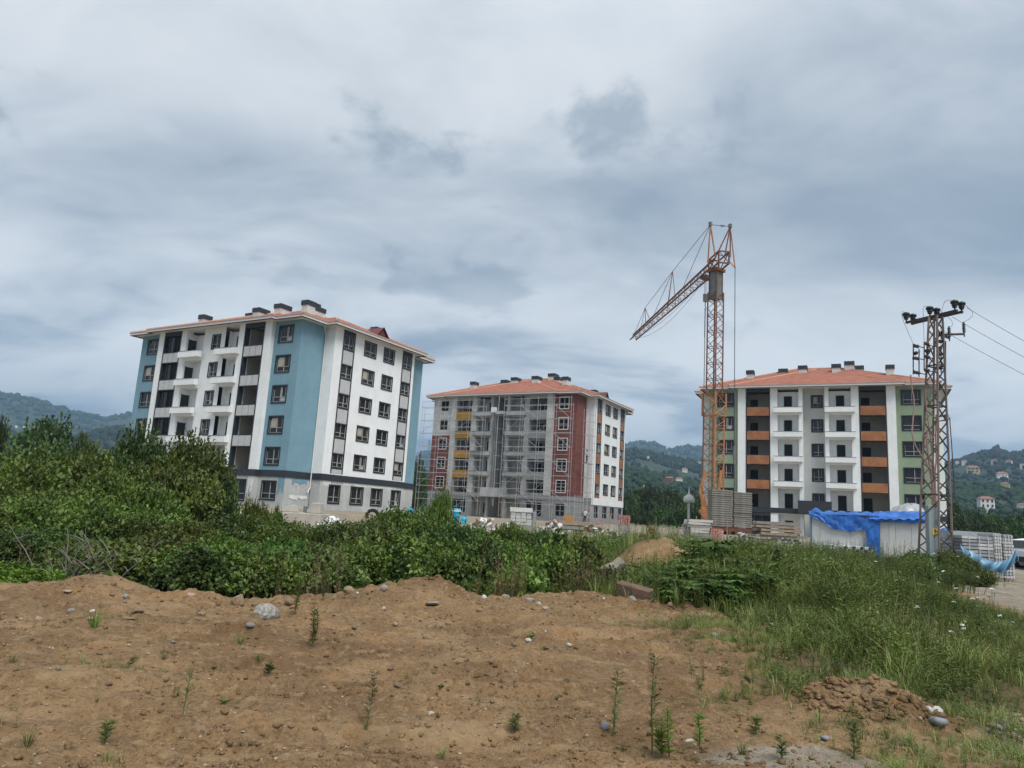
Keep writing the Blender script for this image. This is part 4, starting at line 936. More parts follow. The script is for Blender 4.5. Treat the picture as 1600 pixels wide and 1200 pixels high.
# ballast: grey concrete slabs stacked in two columns on a rusty frame
def ballast(label, xl, xr, ytop, ybot, Y, dy, rz, n, seed):
    pl = at(xl, ybot, Y); pr_ = at(xr, ybot, Y); pt = at((xl+xr)/2, ytop, Y); w_ = (pr_-pl).length; zb_ = pl.z; h = (pt.z-zb_)/n
    r = thing('ballast_stack', label, 'ballast', ((pl.x+pr_.x)/2, Y+dy/2, zb_), rz, 'concrete ballast slabs of the crane'); rs = random.Random(seed)
    me = None
    for i in range(n):
        if me is None:
            mm = MB().box(-w_/2, w_/2, -dy/2, dy/2, .02, h-.02); mm.box(-w_/2+.06, w_/2-.06, -dy/2+.06, dy/2-.06, 0, .0199); me = mm.mesh('slab', M['ballast'])
        o = put('slab', me, r, (rs.uniform(-.03, .03), rs.uniform(-.04, .04), i*h), (0, rs.uniform(-.006, .006), rs.uniform(-.012, .012))); bevel(o, .025)
    MB().box(-w_/2-.1, w_/2+.1, -dy/2+.1, dy/2-.1, -.36, -.02).build('base_frame', M['rust_red'], r)
    for x in (-w_*.36, w_*.36): MB().box(x-.09, x+.09, -dy/2-.02, dy/2, T(r.location.x, Y)-zb_-.3, -.361).build('foot', M['rust_red'], r)
    return r
ballast('left stack of grey concrete ballast slabs at the foot of the crane', 1112.5, 1145, 765, 822, 60.5, 1.5, -.02, 17, 1)
ballast('right stack of grey concrete ballast slabs, a little lower than its neighbour', 1146.5, 1175, 769, 824, 61.5, 1.6, .0, 17, 2)
# ================================================================== lattice power pole
pb = atz(1462, 903, .0); PZ = T(pb.x, pb.y); PY0 = pb.y
pyl = thing('power_pylon', 'rusty lattice power pole with black insulators and a grey cable cabinet', 'pylon', (pb.x, pb.y, PZ), .45)
prot = Matrix.Rotation(-.45, 3, 'Z'); ptop = at(1463, 495, PY0).z-PZ
def PL(px, py, Y=None): return prot @ (at(px, py, Y or PY0)-Vector((pb.x, pb.y, PZ)))
def pw(z): return .47-(.47-.19)*z/ptop
pc = [(-1, -1), (1, -1), (1, 1), (-1, 1)]
pts_ = PL(1462, 495); pax = lambda z: Vector((pts_.x*z/ptop, pts_.y*z/ptop, z))
def pcorner(k, z): return pax(z)+Vector((pc[k][0]*pw(z), pc[k][1]*pw(z), 0))
for k in range(4): bar('leg', pcorner(k, -.1), pcorner(k, ptop), .07, M['pylon_rust'], pyl, True)
nz = 19; zz_ = [ptop*(1-(1-i/nz)**1.0) for i in range(nz+1)]
for k in range(4):
    for i in range(nz):
        a, b_ = (k, (k+1) % 4) if i % 2 == 0 else ((k+1) % 4, k)
        bar('brace', pcorner(a, zz_[i]), pcorner(b_, zz_[i+1]), .045, M['pylon_dark'] if k in (0, 1) else M['pylon_rust'], pyl, True)
    for z in (ptop*.30, ptop*.64, ptop*.8): bar('strut', pcorner(k, z), pcorner((k+1) % 4, z), .05, M['pylon_dark'], pyl, True)
# top cross arms
za = PL(1462, 492).z
eL = PL(1420, 505, 32.3); eR = PL(1500, 486, 30.0); sd_ = (eR-eL).cross(Vector((0, 0, 1))).normalized()*.17
for s_ in (-1, 1): bar('cross_arm', eL+sd_*s_, eR+sd_*s_, .10, M['pylon_dark'], pyl, True)
def insulator(p, s=1.0):
    m = MB(); m.lathe([(.03, -.10), (.03, .0), (.085, .01), (.09, .06), (.06, .07), (.11, .09), (.115, .15), (.075, .16), (.15, .20), (.155, .27), (.12, .31), (.06, .34), (0, .345)], 14); 
    o = m.build('insulator', M['insulator_black'], pyl, p, smooth=True); o.scale = (s, s, s); return o
tops = []
for t_ in (.02, .5, .97):
    for s_ in (-1, 1):
        p = eL.lerp(eR, t_)+sd_*s_*1.3+Vector((0, 0, .12)); insulator(p, 1.05); tops.append(p+Vector((0, 0, .33)))
        bar('pin', p-Vector((0, 0, .18)), p, .05, M['pylon_dark'], pyl)
# side arm with surge arresters
q0 = PL(1466, 523); q1 = PL(1484, 529); q2 = PL(1506, 522); q3 = PL(1464, 517)
bar('side_arm', q0, q2, .08, M['pylon_dark'], pyl, True); bar('side_arm', q3, q1, .07, M['pylon_dark'], pyl, True); bar('side_arm', q0+Vector((0, 0, .02)), q1, .06, M['pylon_dark'], pyl, True)
arr = []
for q in (PL(1483.5, 527), PL(1506.5, 520)):
    m = MB(); pr2 = [(.025, -.18), (.025, 0)]
    for i in range(5): pr2 += [(.075, .03+i*.09), (.045, .08+i*.09)]
    m.lathe(pr2+[(.03, .5), (0, .5)], 10); m.build('surge_arrester', M['insulator_black'], pyl, q); arr.append(q+Vector((0, 0, .5)))
# switch frames with brown insulators on both sides
for (px, py0, py1) in ((1427, 537, 585), (1436, 545, 589), (1444, 534, 579), (1477.5, 533, 582), (1470.5, 541, 582)):
    bar('switch_rod', PL(px, py0), PL(px, py1), .055, M['pylon_dark'], pyl)
for (x0, y0, x1, y1) in ((1427, 540, 1443, 543), (1428, 553, 1437, 549), (1426, 559, 1445, 562), (1427, 581, 1446, 585), (1445, 536, 1457, 541), (1446, 549, 1456, 545), (1445, 557, 1458, 560), (1445, 578, 1458, 581), (1466, 533, 1477, 535), (1466, 545, 1475, 541), (1465, 552, 1476, 556), (1466, 574, 1477, 577)):
    a, b_ = PL(x0, y0), PL(x1, y1); bar('switch_arm', a, b_, .045, M['pylon_dark'], pyl)
    m = MB(); d = b_-a; n_ = 4
    pp = []; rr = []
    for i in range(n_): pp += [a+d*(.05+.14*i), a+d*(.11+.14*i)]; rr += [.085, .06]
    m.tube(pp, rr, 9); m.build('insulator', M['insulator_brown'], pyl, smooth=False)
def cable(pts, r_, mt, name='cable', parent=pyl): return MB().tube(pts, r_, 6).build(name, M[mt], parent)
def curve(P, n=8):
    P = [Vector(p) for p in P]; P = [P[0]]+P+[P[-1]]; out = []
    for i in range(1, len(P)-2):
        for k in range(n):
            t = k/n; a, b_, c, d = P[i-1:i+3]
            out.append(.5*((2*b_)+(c-a)*t+(2*a-5*b_+4*c-d)*t*t+(3*b_-a-3*c+d)*t**3))
    return out+[P[-2]]
for (a, b_, mids) in ((tops[1], PL(1427, 537), [PL(1409, 488), PL(1413, 505)]), (tops[3], PL(1444, 534), [PL(1443, 480), PL(1443, 500)]), (tops[5], PL(1470, 541), [PL(1477, 471), PL(1471, 492)]), (tops[4], arr[1], [PL(1519, 487), PL(1516, 497)]), (tops[2], arr[0], [PL(1486, 500), PL(1487, 510)])):
    cable(curve([a]+mids+[b_]), .009, 'cable', 'jumper')
# pink conduits down to the cabinet
cable(curve([PL(1423, 586), PL(1425, 607), PL(1428, 625), PL(1427, 652), PL(1425, 675), PL(1429, 692), PL(1437, 708), PL(1447, 722), PL(1453, 738), PL(1456, 760), PL(1457, 790)]), .03, 'conduit_pink', 'conduit')
cable(curve([PL(1449, 672), PL(1448, 690), PL(1450, 710), PL(1454, 735), PL(1458, 760), PL(1459, 790)]), .04, 'conduit_pink', 'conduit')
cable(curve([PL(1463, 648), PL(1462, 680), PL(1463, 715), PL(1461, 745), PL(1461, 790)]), .035, 'conduit_pink', 'conduit')
cable(curve([PL(1467, 640), PL(1464, 670), PL(1457, 684), PL(1447, 686), PL(1443, 678), PL(1447, 672), PL(1455, 674), PL(1457, 680)]), .018, 'conduit_pink', 'conduit')
cable(curve([PL(1446, 608), PL(1448, 640), PL(1460, 735), PL(1463, 790)]), .028, 'conduit_pink', 'conduit')
# grey cabinet with a warning sign
cb0 = PL(1459, 893, PY0-.25); czt = PL(1459, 790, PY0-.25).z
yw = lambda p: Vector((p.x, p.y, 0))
cab = MB().box(-.20, .20, -.14, .14, 0.0, czt).build('cable_cabinet', M['cabinet_grey'], pyl, (cb0.x, cb0.y, 0), (0, 0, -.45)); bevel(cab, .015)
zs_ = PL(1460, 831, PY0-.4).z
sg = MB().box(-.115+.05, .115+.05, -.152, -.145, zs_-.14, zs_+.14).build('warning_sign', M['sign_yellow'], cab)
m = MB(); m.face([(.05-.02, -.1545, zs_+.10), (.05+.045, -.1545, zs_+.10), (.05+.015, -.1545, zs_+.025), (.05+.055, -.1545, zs_+.025), (.05-.025, -.1545, zs_-.075), (.05+.0, -.1545, zs_+.0), (.05-.045, -.1545, zs_+.0)])
for i in range(3): m.face([(.05-.06+.045*i, -.1545, zs_-.12), (.05-.03+.045*i, -.1545, zs_-.12), (.05-.03+.045*i, -.1545, zs_-.09), (.05-.06+.045*i, -.1545, zs_-.09)])
m.build('sign_symbol', M['sign_black'], cab)
bar('cabinet_brace', PL(1446, 802, PY0-.4), PL(1463, 786, PY0-.4), .05, M['pylon_dark'], pyl, True)
# brackets to the right with a service cable
for y0 in (650, 657): bar('bracket', PL(1467, y0+1), PL(1482, y0-1), .05, M['pylon_dark'], pyl, True)
MB().box(-.07, .07, -.07, .07, -.10, .12).build('clamp', M['cabinet_grey'], pyl, PL(1479, 652)); 
cable(curve([PL(1484, 652), PL(1484.5, 662), PL(1488, 710), PL(1491, 765), PL(1492, 780)]), .022, 'cable', 'service_cable')
for y0 in (776, 782): bar('bracket', PL(1470, y0), PL(1492, y0-1), .05, M['pylon_dark'], pyl, True)
# line wires leaving to the right, out of the picture
wi = thing('power_line', 'three thin power line wires running from the pole out to the right', 'power line', (pb.x, pb.y, PZ))
for (a, px, py, Y2) in ((at(1511, 481, 30.6), 1680, 566, 27.5), (at(1488, 495, 31), 1680, 590, 27.5), (at(1469, 514, 31), 1680, 616, 27.5)):
    e = at(px, py, Y2); o_ = Vector((pb.x, pb.y, PZ)); e2 = a+(e-a)*2.0
    cable([a.lerp(e2, i/12)+Vector((0, 0, -.25*4*(i/12)*(1-i/12)))-o_ for i in range(13)], .010, 'cable', 'wire', wi)
# ================================================================== site huts with the blue tarpaulin
def quadgrid(P00, P10, P11, P01, nx, ny, fn=None):
    V = []; F = []
    for j in range(ny+1):
        for i in range(nx+1):
            s, t = i/nx, j/ny; p = (P00*(1-s)+P10*s)*(1-t)+(P01*(1-s)+P11*s)*t
            V.append(tuple(fn(p, s, t) if fn else p))
    for j in range(ny):
        for i in range(nx): a = j*(nx+1)+i; F.append((a, a+1, a+nx+2, a+nx+1))
    return V, F
HY = 38.0; HRZ = -.38; HX0 = at(1266, 806, HY).x
def hy(px, py=812): d = ray(px, py); return (HY-math.tan(HRZ)*HX0)/(1-math.tan(HRZ)*d[0]/d[1])      # distance of the huts' front line along a sight line
def hut(label, xl, xr, ytop, Y, depth, frame_left=True):
    pl = at(xl, ytop, hy(xl)); pr_ = at(xr, ytop, hy(xr)); zt = (pl.z+pr_.z)/2; g = T((pl.x+pr_.x)/2, Y)-.1; w = math.hypot(pr_.x-pl.x, pr_.y-pl.y); h = zt-g
    r = thing('site_hut', label, 'site hut', (pl.x, pl.y, g), HRZ)
    f = MB(); e = .07
    for x in (0, w-e): f.box(x, x+e, -.02, e, 0, h); f.box(x, x+e, depth-e, depth, 0, h)
    f.box(e, w-e, -.02, e, h-e*1.2, h).box(e, w-e, -.02, e, 0, e); f.box(0, e, e, depth-e, h-e, h).box(w-e, w, e, depth-e, h-e, h)
    f.build('frame', M['shed_frame'], r)
    n = 3; pw_ = (w-2*e)/n
    for i in range(n): MB().box(e+i*pw_+.006, e+(i+1)*pw_-.006, .012, .05, e, h-e*1.2).build('wall_panel', M['shed_white'], r)
    MB().box(.01, .05, e, depth-e, e, h-e).box(w-.05, w-.01, e, depth-e, e, h-e).box(e, w-e, depth-.05, depth-.01, e, h-e).build('side_wall', M['shed_white'], r)
    MB().box(-.05, w+.05, -.06, depth+.05, h+.002, h+.07).build('roof', M['roof_metal'], r)
    return r, h, w
h1, hh1, hw1 = hut('white site hut with a blue corner post, blue tarpaulin hanging down its front', 1266, 1361, 806, HY, 2.4)
h2, hh2, hw2 = hut('white site hut beside the pylon under a blue tarpaulin edge', 1372, 1451, 812, HY, 2.4)
tarp = thing('tarpaulin', 'bright blue tarpaulin draped over the two white site huts', 'tarpaulin', (h1.location.x, HY, 0))
ox_, oz_ = h1.location.x, 0
rs = random.Random(5); ph = [rs.uniform(0, 6) for _ in range(8)]
def rel(px, py, off): p = at(px, py, hy(px)+off); return Vector((p.x-ox_, p.y-HY, p.z))
def wr(p, s, t, a=.05):
    return p+Vector((0, -abs(a*(math.sin(s*31+ph[0]+3*t)+.6*math.sin(s*57+ph[1]-5*t)))*(.3+t), .4*a*math.sin(s*23+t*9+ph[2])+.3*a*math.sin(t*30+s*11)))
m = MB()
# hanging front: top edge along hut 1, lower edge a festoon
topc = [(1264, 803), (1275, 800), (1290, 804), (1310, 805), (1330, 806), (1350, 808), (1372, 806)]
botc = [(1267, 808), (1281, 812), (1297, 826), (1312, 827), (1326, 831), (1345, 828), (1358, 830)]
nx, ny = 44, 12
def interp(c, s):
    k = s*(len(c)-1); i = min(int(k), len(c)-2); f = k-i; return (c[i][0]*(1-f)+c[i+1][0]*f, c[i][1]*(1-f)+c[i+1][1]*f)
Vt = []
for j in range(ny+1):
    for i in range(nx+1):
        s, t = i/nx, j/ny; a = interp(topc, s); b_ = interp(botc, s); p = rel(a[0]*(1-t)+b_[0]*t, a[1]*(1-t)+b_[1]*t, -.12); Vt.append(wr(p, s, t, .05))
n0 = len(m.v); m.v += [tuple(v) for v in Vt]
for j in range(ny):
    for i in range(nx): a = n0+j*(nx+1)+i; m.f.append((a, a+1, a+nx+2, a+nx+1)); m.m.append(0)
# top sheet over the first hut's roof, lumpy
V_, F_ = quadgrid(rel(1264, 803, -.12), rel(1372, 806, -.12), rel(1372, 806, -.12)+Vector((-math.sin(HRZ)*2.5, math.cos(HRZ)*2.5, .05)), rel(1264, 803, -.12)+Vector((-math.sin(HRZ)*2.5, math.cos(HRZ)*2.5, .05)), 30, 12, lambda p, s, t: p+Vector((0, 0, .10+.12*abs(math.sin(s*17+ph[3]))*math.sin(PI*t)+(.14*math.exp(-((s-.1)/.06)**2)) if 0 < t < 1 else 0)))
n0 = len(m.v); m.v += V_; m.f += [tuple(n0+i for i in f) for f in F_]; m.m += [0]*len(F_)
tarp1 = m.build('sheet', M['tarp_blue'], tarp, smooth=True)
m = MB()   # the tongue between the huts, down to the ground
V_, F_ = quadgrid(rel(1352, 808, -.1), rel(1374, 806, -.1), rel(1373, 868, -.15), rel(1355, 870, -.15), 16, 18, lambda p, s, t: wr(p, s*.4, t, .06)); m.v += V_; m.f += F_; m.m += [0]*len(F_)
m.build('hanging_flap', M['tarp_blue'], tarp, smooth=True)
m = MB()   # fold along the top of the second hut
V_, F_ = quadgrid(rel(1358, 812, -.22), rel(1449, 813, -.22), rel(1448, 800, +.5), rel(1368, 800, +.5), 36, 8, lambda p, s, t: p+Vector((0, -.05*math.sin(s*25)*t, .07*math.sin(s*9+1)*math.sin(PI*t)+.05*abs(math.sin(s*21+ph[5]))+.03*math.sin(s*40)*(1-t)))); m.v += V_; m.f += F_; m.m += [0]*len(F_)
V_, F_ = quadgrid(rel(1358, 812, -.22), rel(1449, 813, -.22), rel(1450, 818, -.16), rel(1372, 815, -.16), 30, 4, lambda p, s, t: wr(p, s, t, .03)); n0 = len(m.v); m.v += V_; m.f += [tuple(n0+i for i in f) for f in F_]; m.m += [0]*len(F_)
m.build('folded_edge', M['tarp_blue'], tarp, smooth=True)
# clear film heap on the second hut
c0 = at(1424, 803, hy(1424)+1.2); m = MB(); V_ = []; F_ = []
nu, nv = 28, 10
for j in range(nv+1):
    for i in range(nu):
        t = j/nv; a = 2*PI*i/nu; rr = math.cos(t*PI/2); k = 1+.12*math.sin(a*5+2)+.08*math.sin(a*9+t*8); V_.append((c0.x+.97*rr*k*math.cos(a), c0.y+.85*rr*k*math.sin(a), h2.location.z+hh2+.08+.74*math.sin(t*PI/2)*(1+.16*math.sin(a*3+1)*math.cos(t*PI/2)+.10*math.sin(a*7+t*9))))
for j in range(nv):
    for i in range(nu): F_.append((j*nu+i, j*nu+(i+1) % nu, (j+1)*nu+(i+1) % nu, (j+1)*nu+i))
m.v, m.f, m.m = [(x-c0.x, y-c0.y, z-h2.location.z-hh2-.07) for x, y, z in V_], F_, [0]*len(F_)
tag(m.build('film_bundle', M['film_clear'], None, (c0.x, c0.y, h2.location.z+hh2+.07), smooth=True), 'crumpled clear plastic film bundle lying on the roof of the hut by the pylon', 'plastic film')
c0 = at(1475, 812, 36.0); m = MB(); m.lathe([(.0, 0), (.32, .02), (.36, .3), (.3, .75), (.16, 1.05), (0, 1.15)], 10); o = m.build('blue_sack', M['tarp_blue'], None, (c0.x, c0.y, T(c0.x, c0.y)+.75), smooth=True); tag(o, 'blue tarpaulin bundle seen through the lower legs of the pylon', 'bundle')
m = MB().box(-.42, .42, -.35, .35, 0, 1.5+.0); o = m.build('blue_cupboard', M['shed_frame'], None, (c0.x, c0.y, T(c0.x, c0.y)-.75+.0)); o.location.z = T(c0.x, c0.y)-.75; tag(o, 'dark blue-green site cupboard behind the pylon legs', 'cupboard')
# pipes stacked on the grass before the huts
pp_ = thing('pipe_bundle', 'bundle of black-mouthed white pipes lying in front of the site huts', 'pipes', at(1340, 858, 34.5)); pp_.location.z = T(pp_.location.x, 34.5)
for k in range(9):
    x = -.75+.19*k; z = .75 if k % 2 else .62
    pi_ = MB().tube([(x, 0, z), (x+.3, 3.0, z)], .085, 10, False).build('pipe', M['plastic_white'], pp_); MB().tube([(x, -.004, z), (x, .05, z)], .07, 10).build('mouth', M['black_plastic'], pi_)
MB().box(-.8, .9, .3, .5, 0, .53).build('bearer', M['wood_grey'], pp_); MB().box(-.6, 1.1, 2.2, 2.4, 0, .53).build('bearer', M['wood_grey'], pp_)
# ================================================================== pallets of paving blocks
def pallet(label, xl, xr, ytop, ybot, Y, rz, depth, layers, mt, seed, wrapped=False):
    pl = at(xl, ybot, Y); pr_ = at(xr, ybot, Y); pt = at((xl+xr)/2, ytop, Y); g = T((pl.x+pr_.x)/2, Y); w = (pr_-pl).length
    r = thing('paver_pallet', label, 'pallet', ((pl.x+pr_.x)/2, Y+depth/2, g), rz, 'pallets of grey paving blocks'); H_ = pt.z-g-.14; rs = random.Random(seed); h = H_/layers
    b_ = MB()
    for x in (-w/2, -.06, w/2-.12): b_.box(x, x+.12, -depth/2, depth/2, 0, .10)
    for k in range(5): y = -depth/2+k*(depth-.12)/4; b_.box(-w/2, w/2, y, y+.12, .102, .135)
    b_.build('pallet_base', M['wood'], r)
    nx_ = max(1, int(w/.42)); ny_ = max(2, int(depth/.42)); proto = {}
    for i in range(layers):
        m = MB(); e = .007
        for a in range(nx_):
            for c in range(ny_):
                if 0 < a < nx_-1 and 0 < c < ny_-1 and i < layers-1: continue
                m.cur = 0 if rs.random() < .72 else 1
                x0 = -w/2+w*a/nx_; y0 = -depth/2+depth*c/ny_; j = rs.uniform(-.012, .012)
                m.box(x0+e+j, x0+w/nx_-e+j, y0+e+j, y0+depth/ny_-e+j, .016, h-.016)
        o = m.build('paver_layer', (M[mt[0]], M[mt[1]]), r, (rs.uniform(-.015, .015), rs.uniform(-.015, .015), .137+i*h))
    for x in (-w*.28, w*.05, w*.33): MB().box(x-.012, x+.012, -depth/2-.02, depth/2+.02, .14, .14+H_+.012).build('strap', M['strap'], r)
    if wrapped: o = MB().box(-w/2-.03, w/2+.03, -depth/2-.03, depth/2+.03, H_*.90, H_+.17).build('film_cover', M['film_clear'], r)
    return r
pallet('back pallet of grey paving blocks, half hidden behind the front ones, pale film on top', 1493, 1556, 832, 880, 33.5, -.04, 1.2, 9, ('paver_edge', 'paver'), 1, True)
pallet('front pallet of grey paving blocks in flat layers with white straps', 1509, 1556, 838, 909, 30.0, -.06, 1.15, 12, ('paver', 'paver_edge'), 2)
pallet('narrow pallet of pale blocks at the right of the strapped front pallet', 1558, 1570, 834, 911, 30.2, -.06, 1.15, 14, ('paver_edge', 'paver_edge'), 3)
pallet('outermost pallet of pale blocks on the right, next to the white car', 1572, 1588, 836, 910, 30.3, -.05, 1.1, 14, ('paver_edge', 'paver'), 4)
fb = thing('plastic_sheet', 'translucent blue plastic sheet slung around the front paving block pallets', 'plastic sheet', (at(1545, 880, 29.7).x, 29.7, 0))
m = MB(); tc_ = [(1500, 850), (1506, 857), (1522, 863), (1540, 874), (1556, 878), (1570, 876), (1582, 868), (1588, 857), (1591, 868)]; bc_ = [(1504, 866), (1512, 876), (1526, 884), (1540, 890), (1556, 893), (1566, 897), (1576, 890), (1588, 878), (1592, 876)]
nx, ny = 48, 8; Vt = []
for j in range(ny+1):
    for i in range(nx+1):
        s, t = i/nx, j/ny; a = interp(tc_, s); b_ = interp(bc_, s); Y_ = 29.72+.10*math.sin(s*40+t*5)*(.3+t)-.08*math.sin(t*PI)+(.5 if False else 0)
        p = at(a[0]*(1-t)+b_[0]*t, a[1]*(1-t)+b_[1]*t, Y_); Vt.append((p.x-fb.location.x, p.y-fb.location.y, p.z))
m.v = Vt
for j in range(ny):
    for i in range(nx): a = j*(nx+1)+i; m.f.append((a, a+1, a+nx+2, a+nx+1)); m.m.append(0)
m.build('sheet', M['film_blue'], fb, smooth=True)
p = at(1500, 872, 31); o = MB().lathe([(0, 0), (.34, .02), (.42, .25), (.36, .55), (.2, .75), (0, .8)], 12).build('white_sack', M['sack_white'], None, (p.x, p.y, T(p.x, p.y)+.35), smooth=True); o.scale = (1.1, .8, .9); o.location.z = T(p.x, p.y); o.scale = (1.2, .9, 1.35); tag(o, 'white sack standing left of the front paving block pallets', 'sack')
# ================================================================== white car at the right edge
def car(label, loc, rz):
    r = thing('parked_car', label, 'car', loc, rz)
    prof = [(-2.2, .35), (-2.22, .8), (-2.1, .98), (-1.55, 1.05), (-.9, 1.45), (.9, 1.50), (1.75, 1.40), (2.1, 1.0), (2.2, .9), (2.2, .35)]
    m = MB(); n = len(prof); secs = []
    for y, k in ((-.86, .0), (-.80, 1.), (.80, 1.), (.86, .0)):
        ring_ = [(x*(1 if k else .985), y*(1 if z < 1.05 else .84), z*(1 if z < 1.02 else 1) ) for x, z in prof]; b0_ = len(m.v); m.v += ring_; secs.append(b0_)
    for s in range(3):
        for i in range(n): j = (i+1) % n; m.f.append((secs[s]+i, secs[s]+j, secs[s+1]+j, secs[s+1]+i)); m.m.append(0)
    m.f.append(tuple(secs[0]+i for i in range(n))); m.f.append(tuple(secs[3]+n-1-i for i in range(n))); m.m += [0, 0]
    b_ = m.build('body', M['car_white'], r); bevel(b_, .05, 2)
    for s in (-1, 1):
        m = MB(); m.face([(-1.35, s*.80, 1.04), (-.85, s*.745, 1.40), (.0, s*.742, 1.43), (.0, s*.80, 1.04)]); m.face([(.08, s*.80, 1.04), (.08, s*.742, 1.43), (.9, s*.742, 1.43), (1.0, s*.80, 1.04)]); m.face([(1.08, s*.80, 1.04), (.98, s*.742, 1.43), (1.6, s*.75, 1.36), (1.8, s*.8, 1.06)]); m.v = [(x, y+s*.028, z) for x, y, z in m.v]; m.build('side_window', M['window_glass'], r)
        for x in (-1.4, 1.35):
            w_ = MB().tube([(0, -.11, 0), (0, .11, 0)], .34, 20).build('wheel', M['tyre'], r, (x, s*.80, .34)); MB().tube([(0, -.12, 0), (0, .12, 0)], .21, 14).build('rim', M['rim'], w_)
        MB().box(2.14, 2.23, s*.78-.1 if s > 0 else -.88, .88 if s > 0 else -.68, .85, 1.05).build('tail_light', M['lamp_red'], r)
        MB().box(-2.25, -2.1, s*.66-.15, s*.66+.15, .72, .84).build('headlight', M['film_clear'], r)
        MB().box(-.95, -.8, s*.88-.06, s*.88+.06, 1.02, 1.14).build('mirror', M['car_white'], r)
    m = MB(); m.face([(1.80, -.62, 1.40), (1.80, .62, 1.40), (2.12, .70, 1.06), (2.12, -.70, 1.06)]); m.v = [(x+.02, y, z+.01) for x, y, z in m.v]; m.build('rear_window', M['window_glass'], r)
    m = MB(); m.face([(-1.62, -.70, 1.06), (-1.62, .70, 1.06), (-.92, .62, 1.45), (-.92, -.62, 1.45)]); m.v = [(x-.02, y, z+.015) for x, y, z in m.v]; m.build('windscreen', M['window_glass'], r)
    MB().box(2.2, 2.26, -.8, .8, .35, .6).box(-2.27, -2.19, -.8, .8, .35, .62).build('bumper', M['black_plastic'], r)
    return r
p = at(1594, 894, 37.5); car('white car parked at the right edge behind the paving block pallets', (p.x+1.9, 37.5, T(p.x+1.9, 37.5)), PI+.12)
# ================================================================== slim domed white pole
p = at(1076, 812, 105); r = thing('domed_pole', 'slim white pole topped by a small dome and pointed spire', 'lamp post', (p.x, p.y, T(p.x, p.y)))
ht = p.z-r.location.z; k_ = 105/FPX
def pz(y): return at(1076, y, 105).z-r.location.z
MB().lathe([(.22, 0), (.17, pz(790)), (.16, pz(780))], 10).build('shaft', M['plastic_white'], r, smooth=True)
MB().lathe([(.16, pz(784)), (.75, pz(785)), (.83, pz(781)), (.70, pz(776.5)), (.35, pz(773.5)), (.14, pz(772.5))], 16).build('dome', M['plastic_white'], r, smooth=True)
MB().lathe([(.13, pz(773)), (.2, pz(771)), (.12, pz(769.5)), (.13, pz(768)), (.0, pz(759.5))], 8).build('spire', M['plastic_white'], r, smooth=True)
# ================================================================== vegetation helpers
def nrm_(a): return a/np.maximum(1e-9, np.linalg.norm(a, axis=-1, keepdims=True))
def leaf_quads(pos, d, n, ln, wd, fold=.18, droop=.12):
    s = nrm_(np.cross(d, n)); n = np.cross(s, d); ln = ln[:, None]; wd = wd[:, None]
    b = pos; m = pos+d*ln*.45; t = pos+d*ln-n*ln*droop
    l = m+s*wd*.5+n*wd*fold; r = m-s*wd*.5+n*wd*fold
    V = np.stack([b, r, t, l], 1).reshape(-1, 3); F = np.arange(len(pos)*4).reshape(-1, 4); return V, F
def crown(seed, nsprig, per, ll, lw, lumps=9, low=-.15, sprig=.30, open_=0.):
    """leaf cloud of a dome: radius 1, height 1; leaves sit along outward sprigs grouped in lumps"""
    rs = np.random.RandomState(seed)
    lc = nrm_(rs.normal(0, 1, (lumps, 3))*np.array([1, 1, .8])+np.array([0, 0, .35])); la = rs.uniform(.10, .52, lumps)
    d = nrm_(rs.normal(0, 1, (nsprig*3, 3))); d = d[d[:, 2] > low][:nsprig]; n = len(d)
    dots = np.clip(d@lc.T, 0, 1)**9
    rad = .66+(dots*la[None]).max(1)-.10*rs.uniform(0, 1, n)+.20*np.maximum(0, rs.normal(0, .5, n))
    rad = rad*(1-.55*rs.uniform(0, 1, n)**(3.2-open_))
    tip = d*rad[:, None]; tip[:, 2] = (tip[:, 2]*.62+.40)
    sd = nrm_(d*.8+np.array([0, 0, .45])+rs.normal(0, .35, (n, 3))); L_ = sprig*rs.uniform(.6, 1.3, n)
    t = (np.arange(per)+.5)/per; t = np.broadcast_to(t, (n, per))+rs.uniform(-.05, .05, (n, per))
    base = tip-sd*(L_*.75)[:, None]; pos = base[:, None]+sd[:, None]*(L_[:, None]*t)[..., None]
    dl = nrm_(sd[:, None]*.5+rs.normal(0, .75, (n, per, 3))+d[:, None]*.25); nn = nrm_(np.array([0, 0, .9])+d[:, None]*.6+rs.normal(0, .4, (n, per, 3)))
    k = n*per; sz = rs.uniform(.65, 1.25, k)
    V, F = leaf_quads(pos.reshape(-1, 3), dl.reshape(-1, 3), nn.reshape(-1, 3), ll*sz, lw*sz)
    V[:, 2] = np.maximum(V[:, 2]/np.percentile(V[:, 2], 98.5), .0); V[:, :2] /= np.percentile(np.hypot(V[:, 0], V[:, 1]), 96); return V, F
def stems_mesh(seed, n, spread, mt, r0=.022, tall=.85):
    rs = random.Random(seed); m = MB()
    for i in range(n):
        a = rs.uniform(0, 2*PI); s = spread*rs.uniform(.3, 1); h = tall*rs.uniform(.6, 1); b0 = (rs.uniform(-.1, .1), rs.uniform(-.1, .1), -.05)
        m.tube([b0, (s*.35*math.cos(a), s*.35*math.sin(a), h*.45), (s*math.cos(a+.2), s*math.sin(a+.2), h)], [r0, r0*.7, r0*.25], 5)
    return m.mesh('stems', mt)
CR_S = [crown(s, 1500, 9, .088, .056, 8) for s in (1, 2, 3)]
CR_B = [crown(s, 2900, 9, .056, .036, 13, sprig=.24) for s in (4, 5, 6)]
_cm = {}
def crown_mesh(kind, i, mt):
    k = (kind, i, mt)
    if k not in _cm: V, F = (CR_S if kind == 's' else CR_B)[i]; _cm[k] = mesh_np('foliage', V, F, M[mt])
    return _cm[k]
STEMS = [stems_mesh(s, 9, .75, M['bark']) for s in (1, 2)]
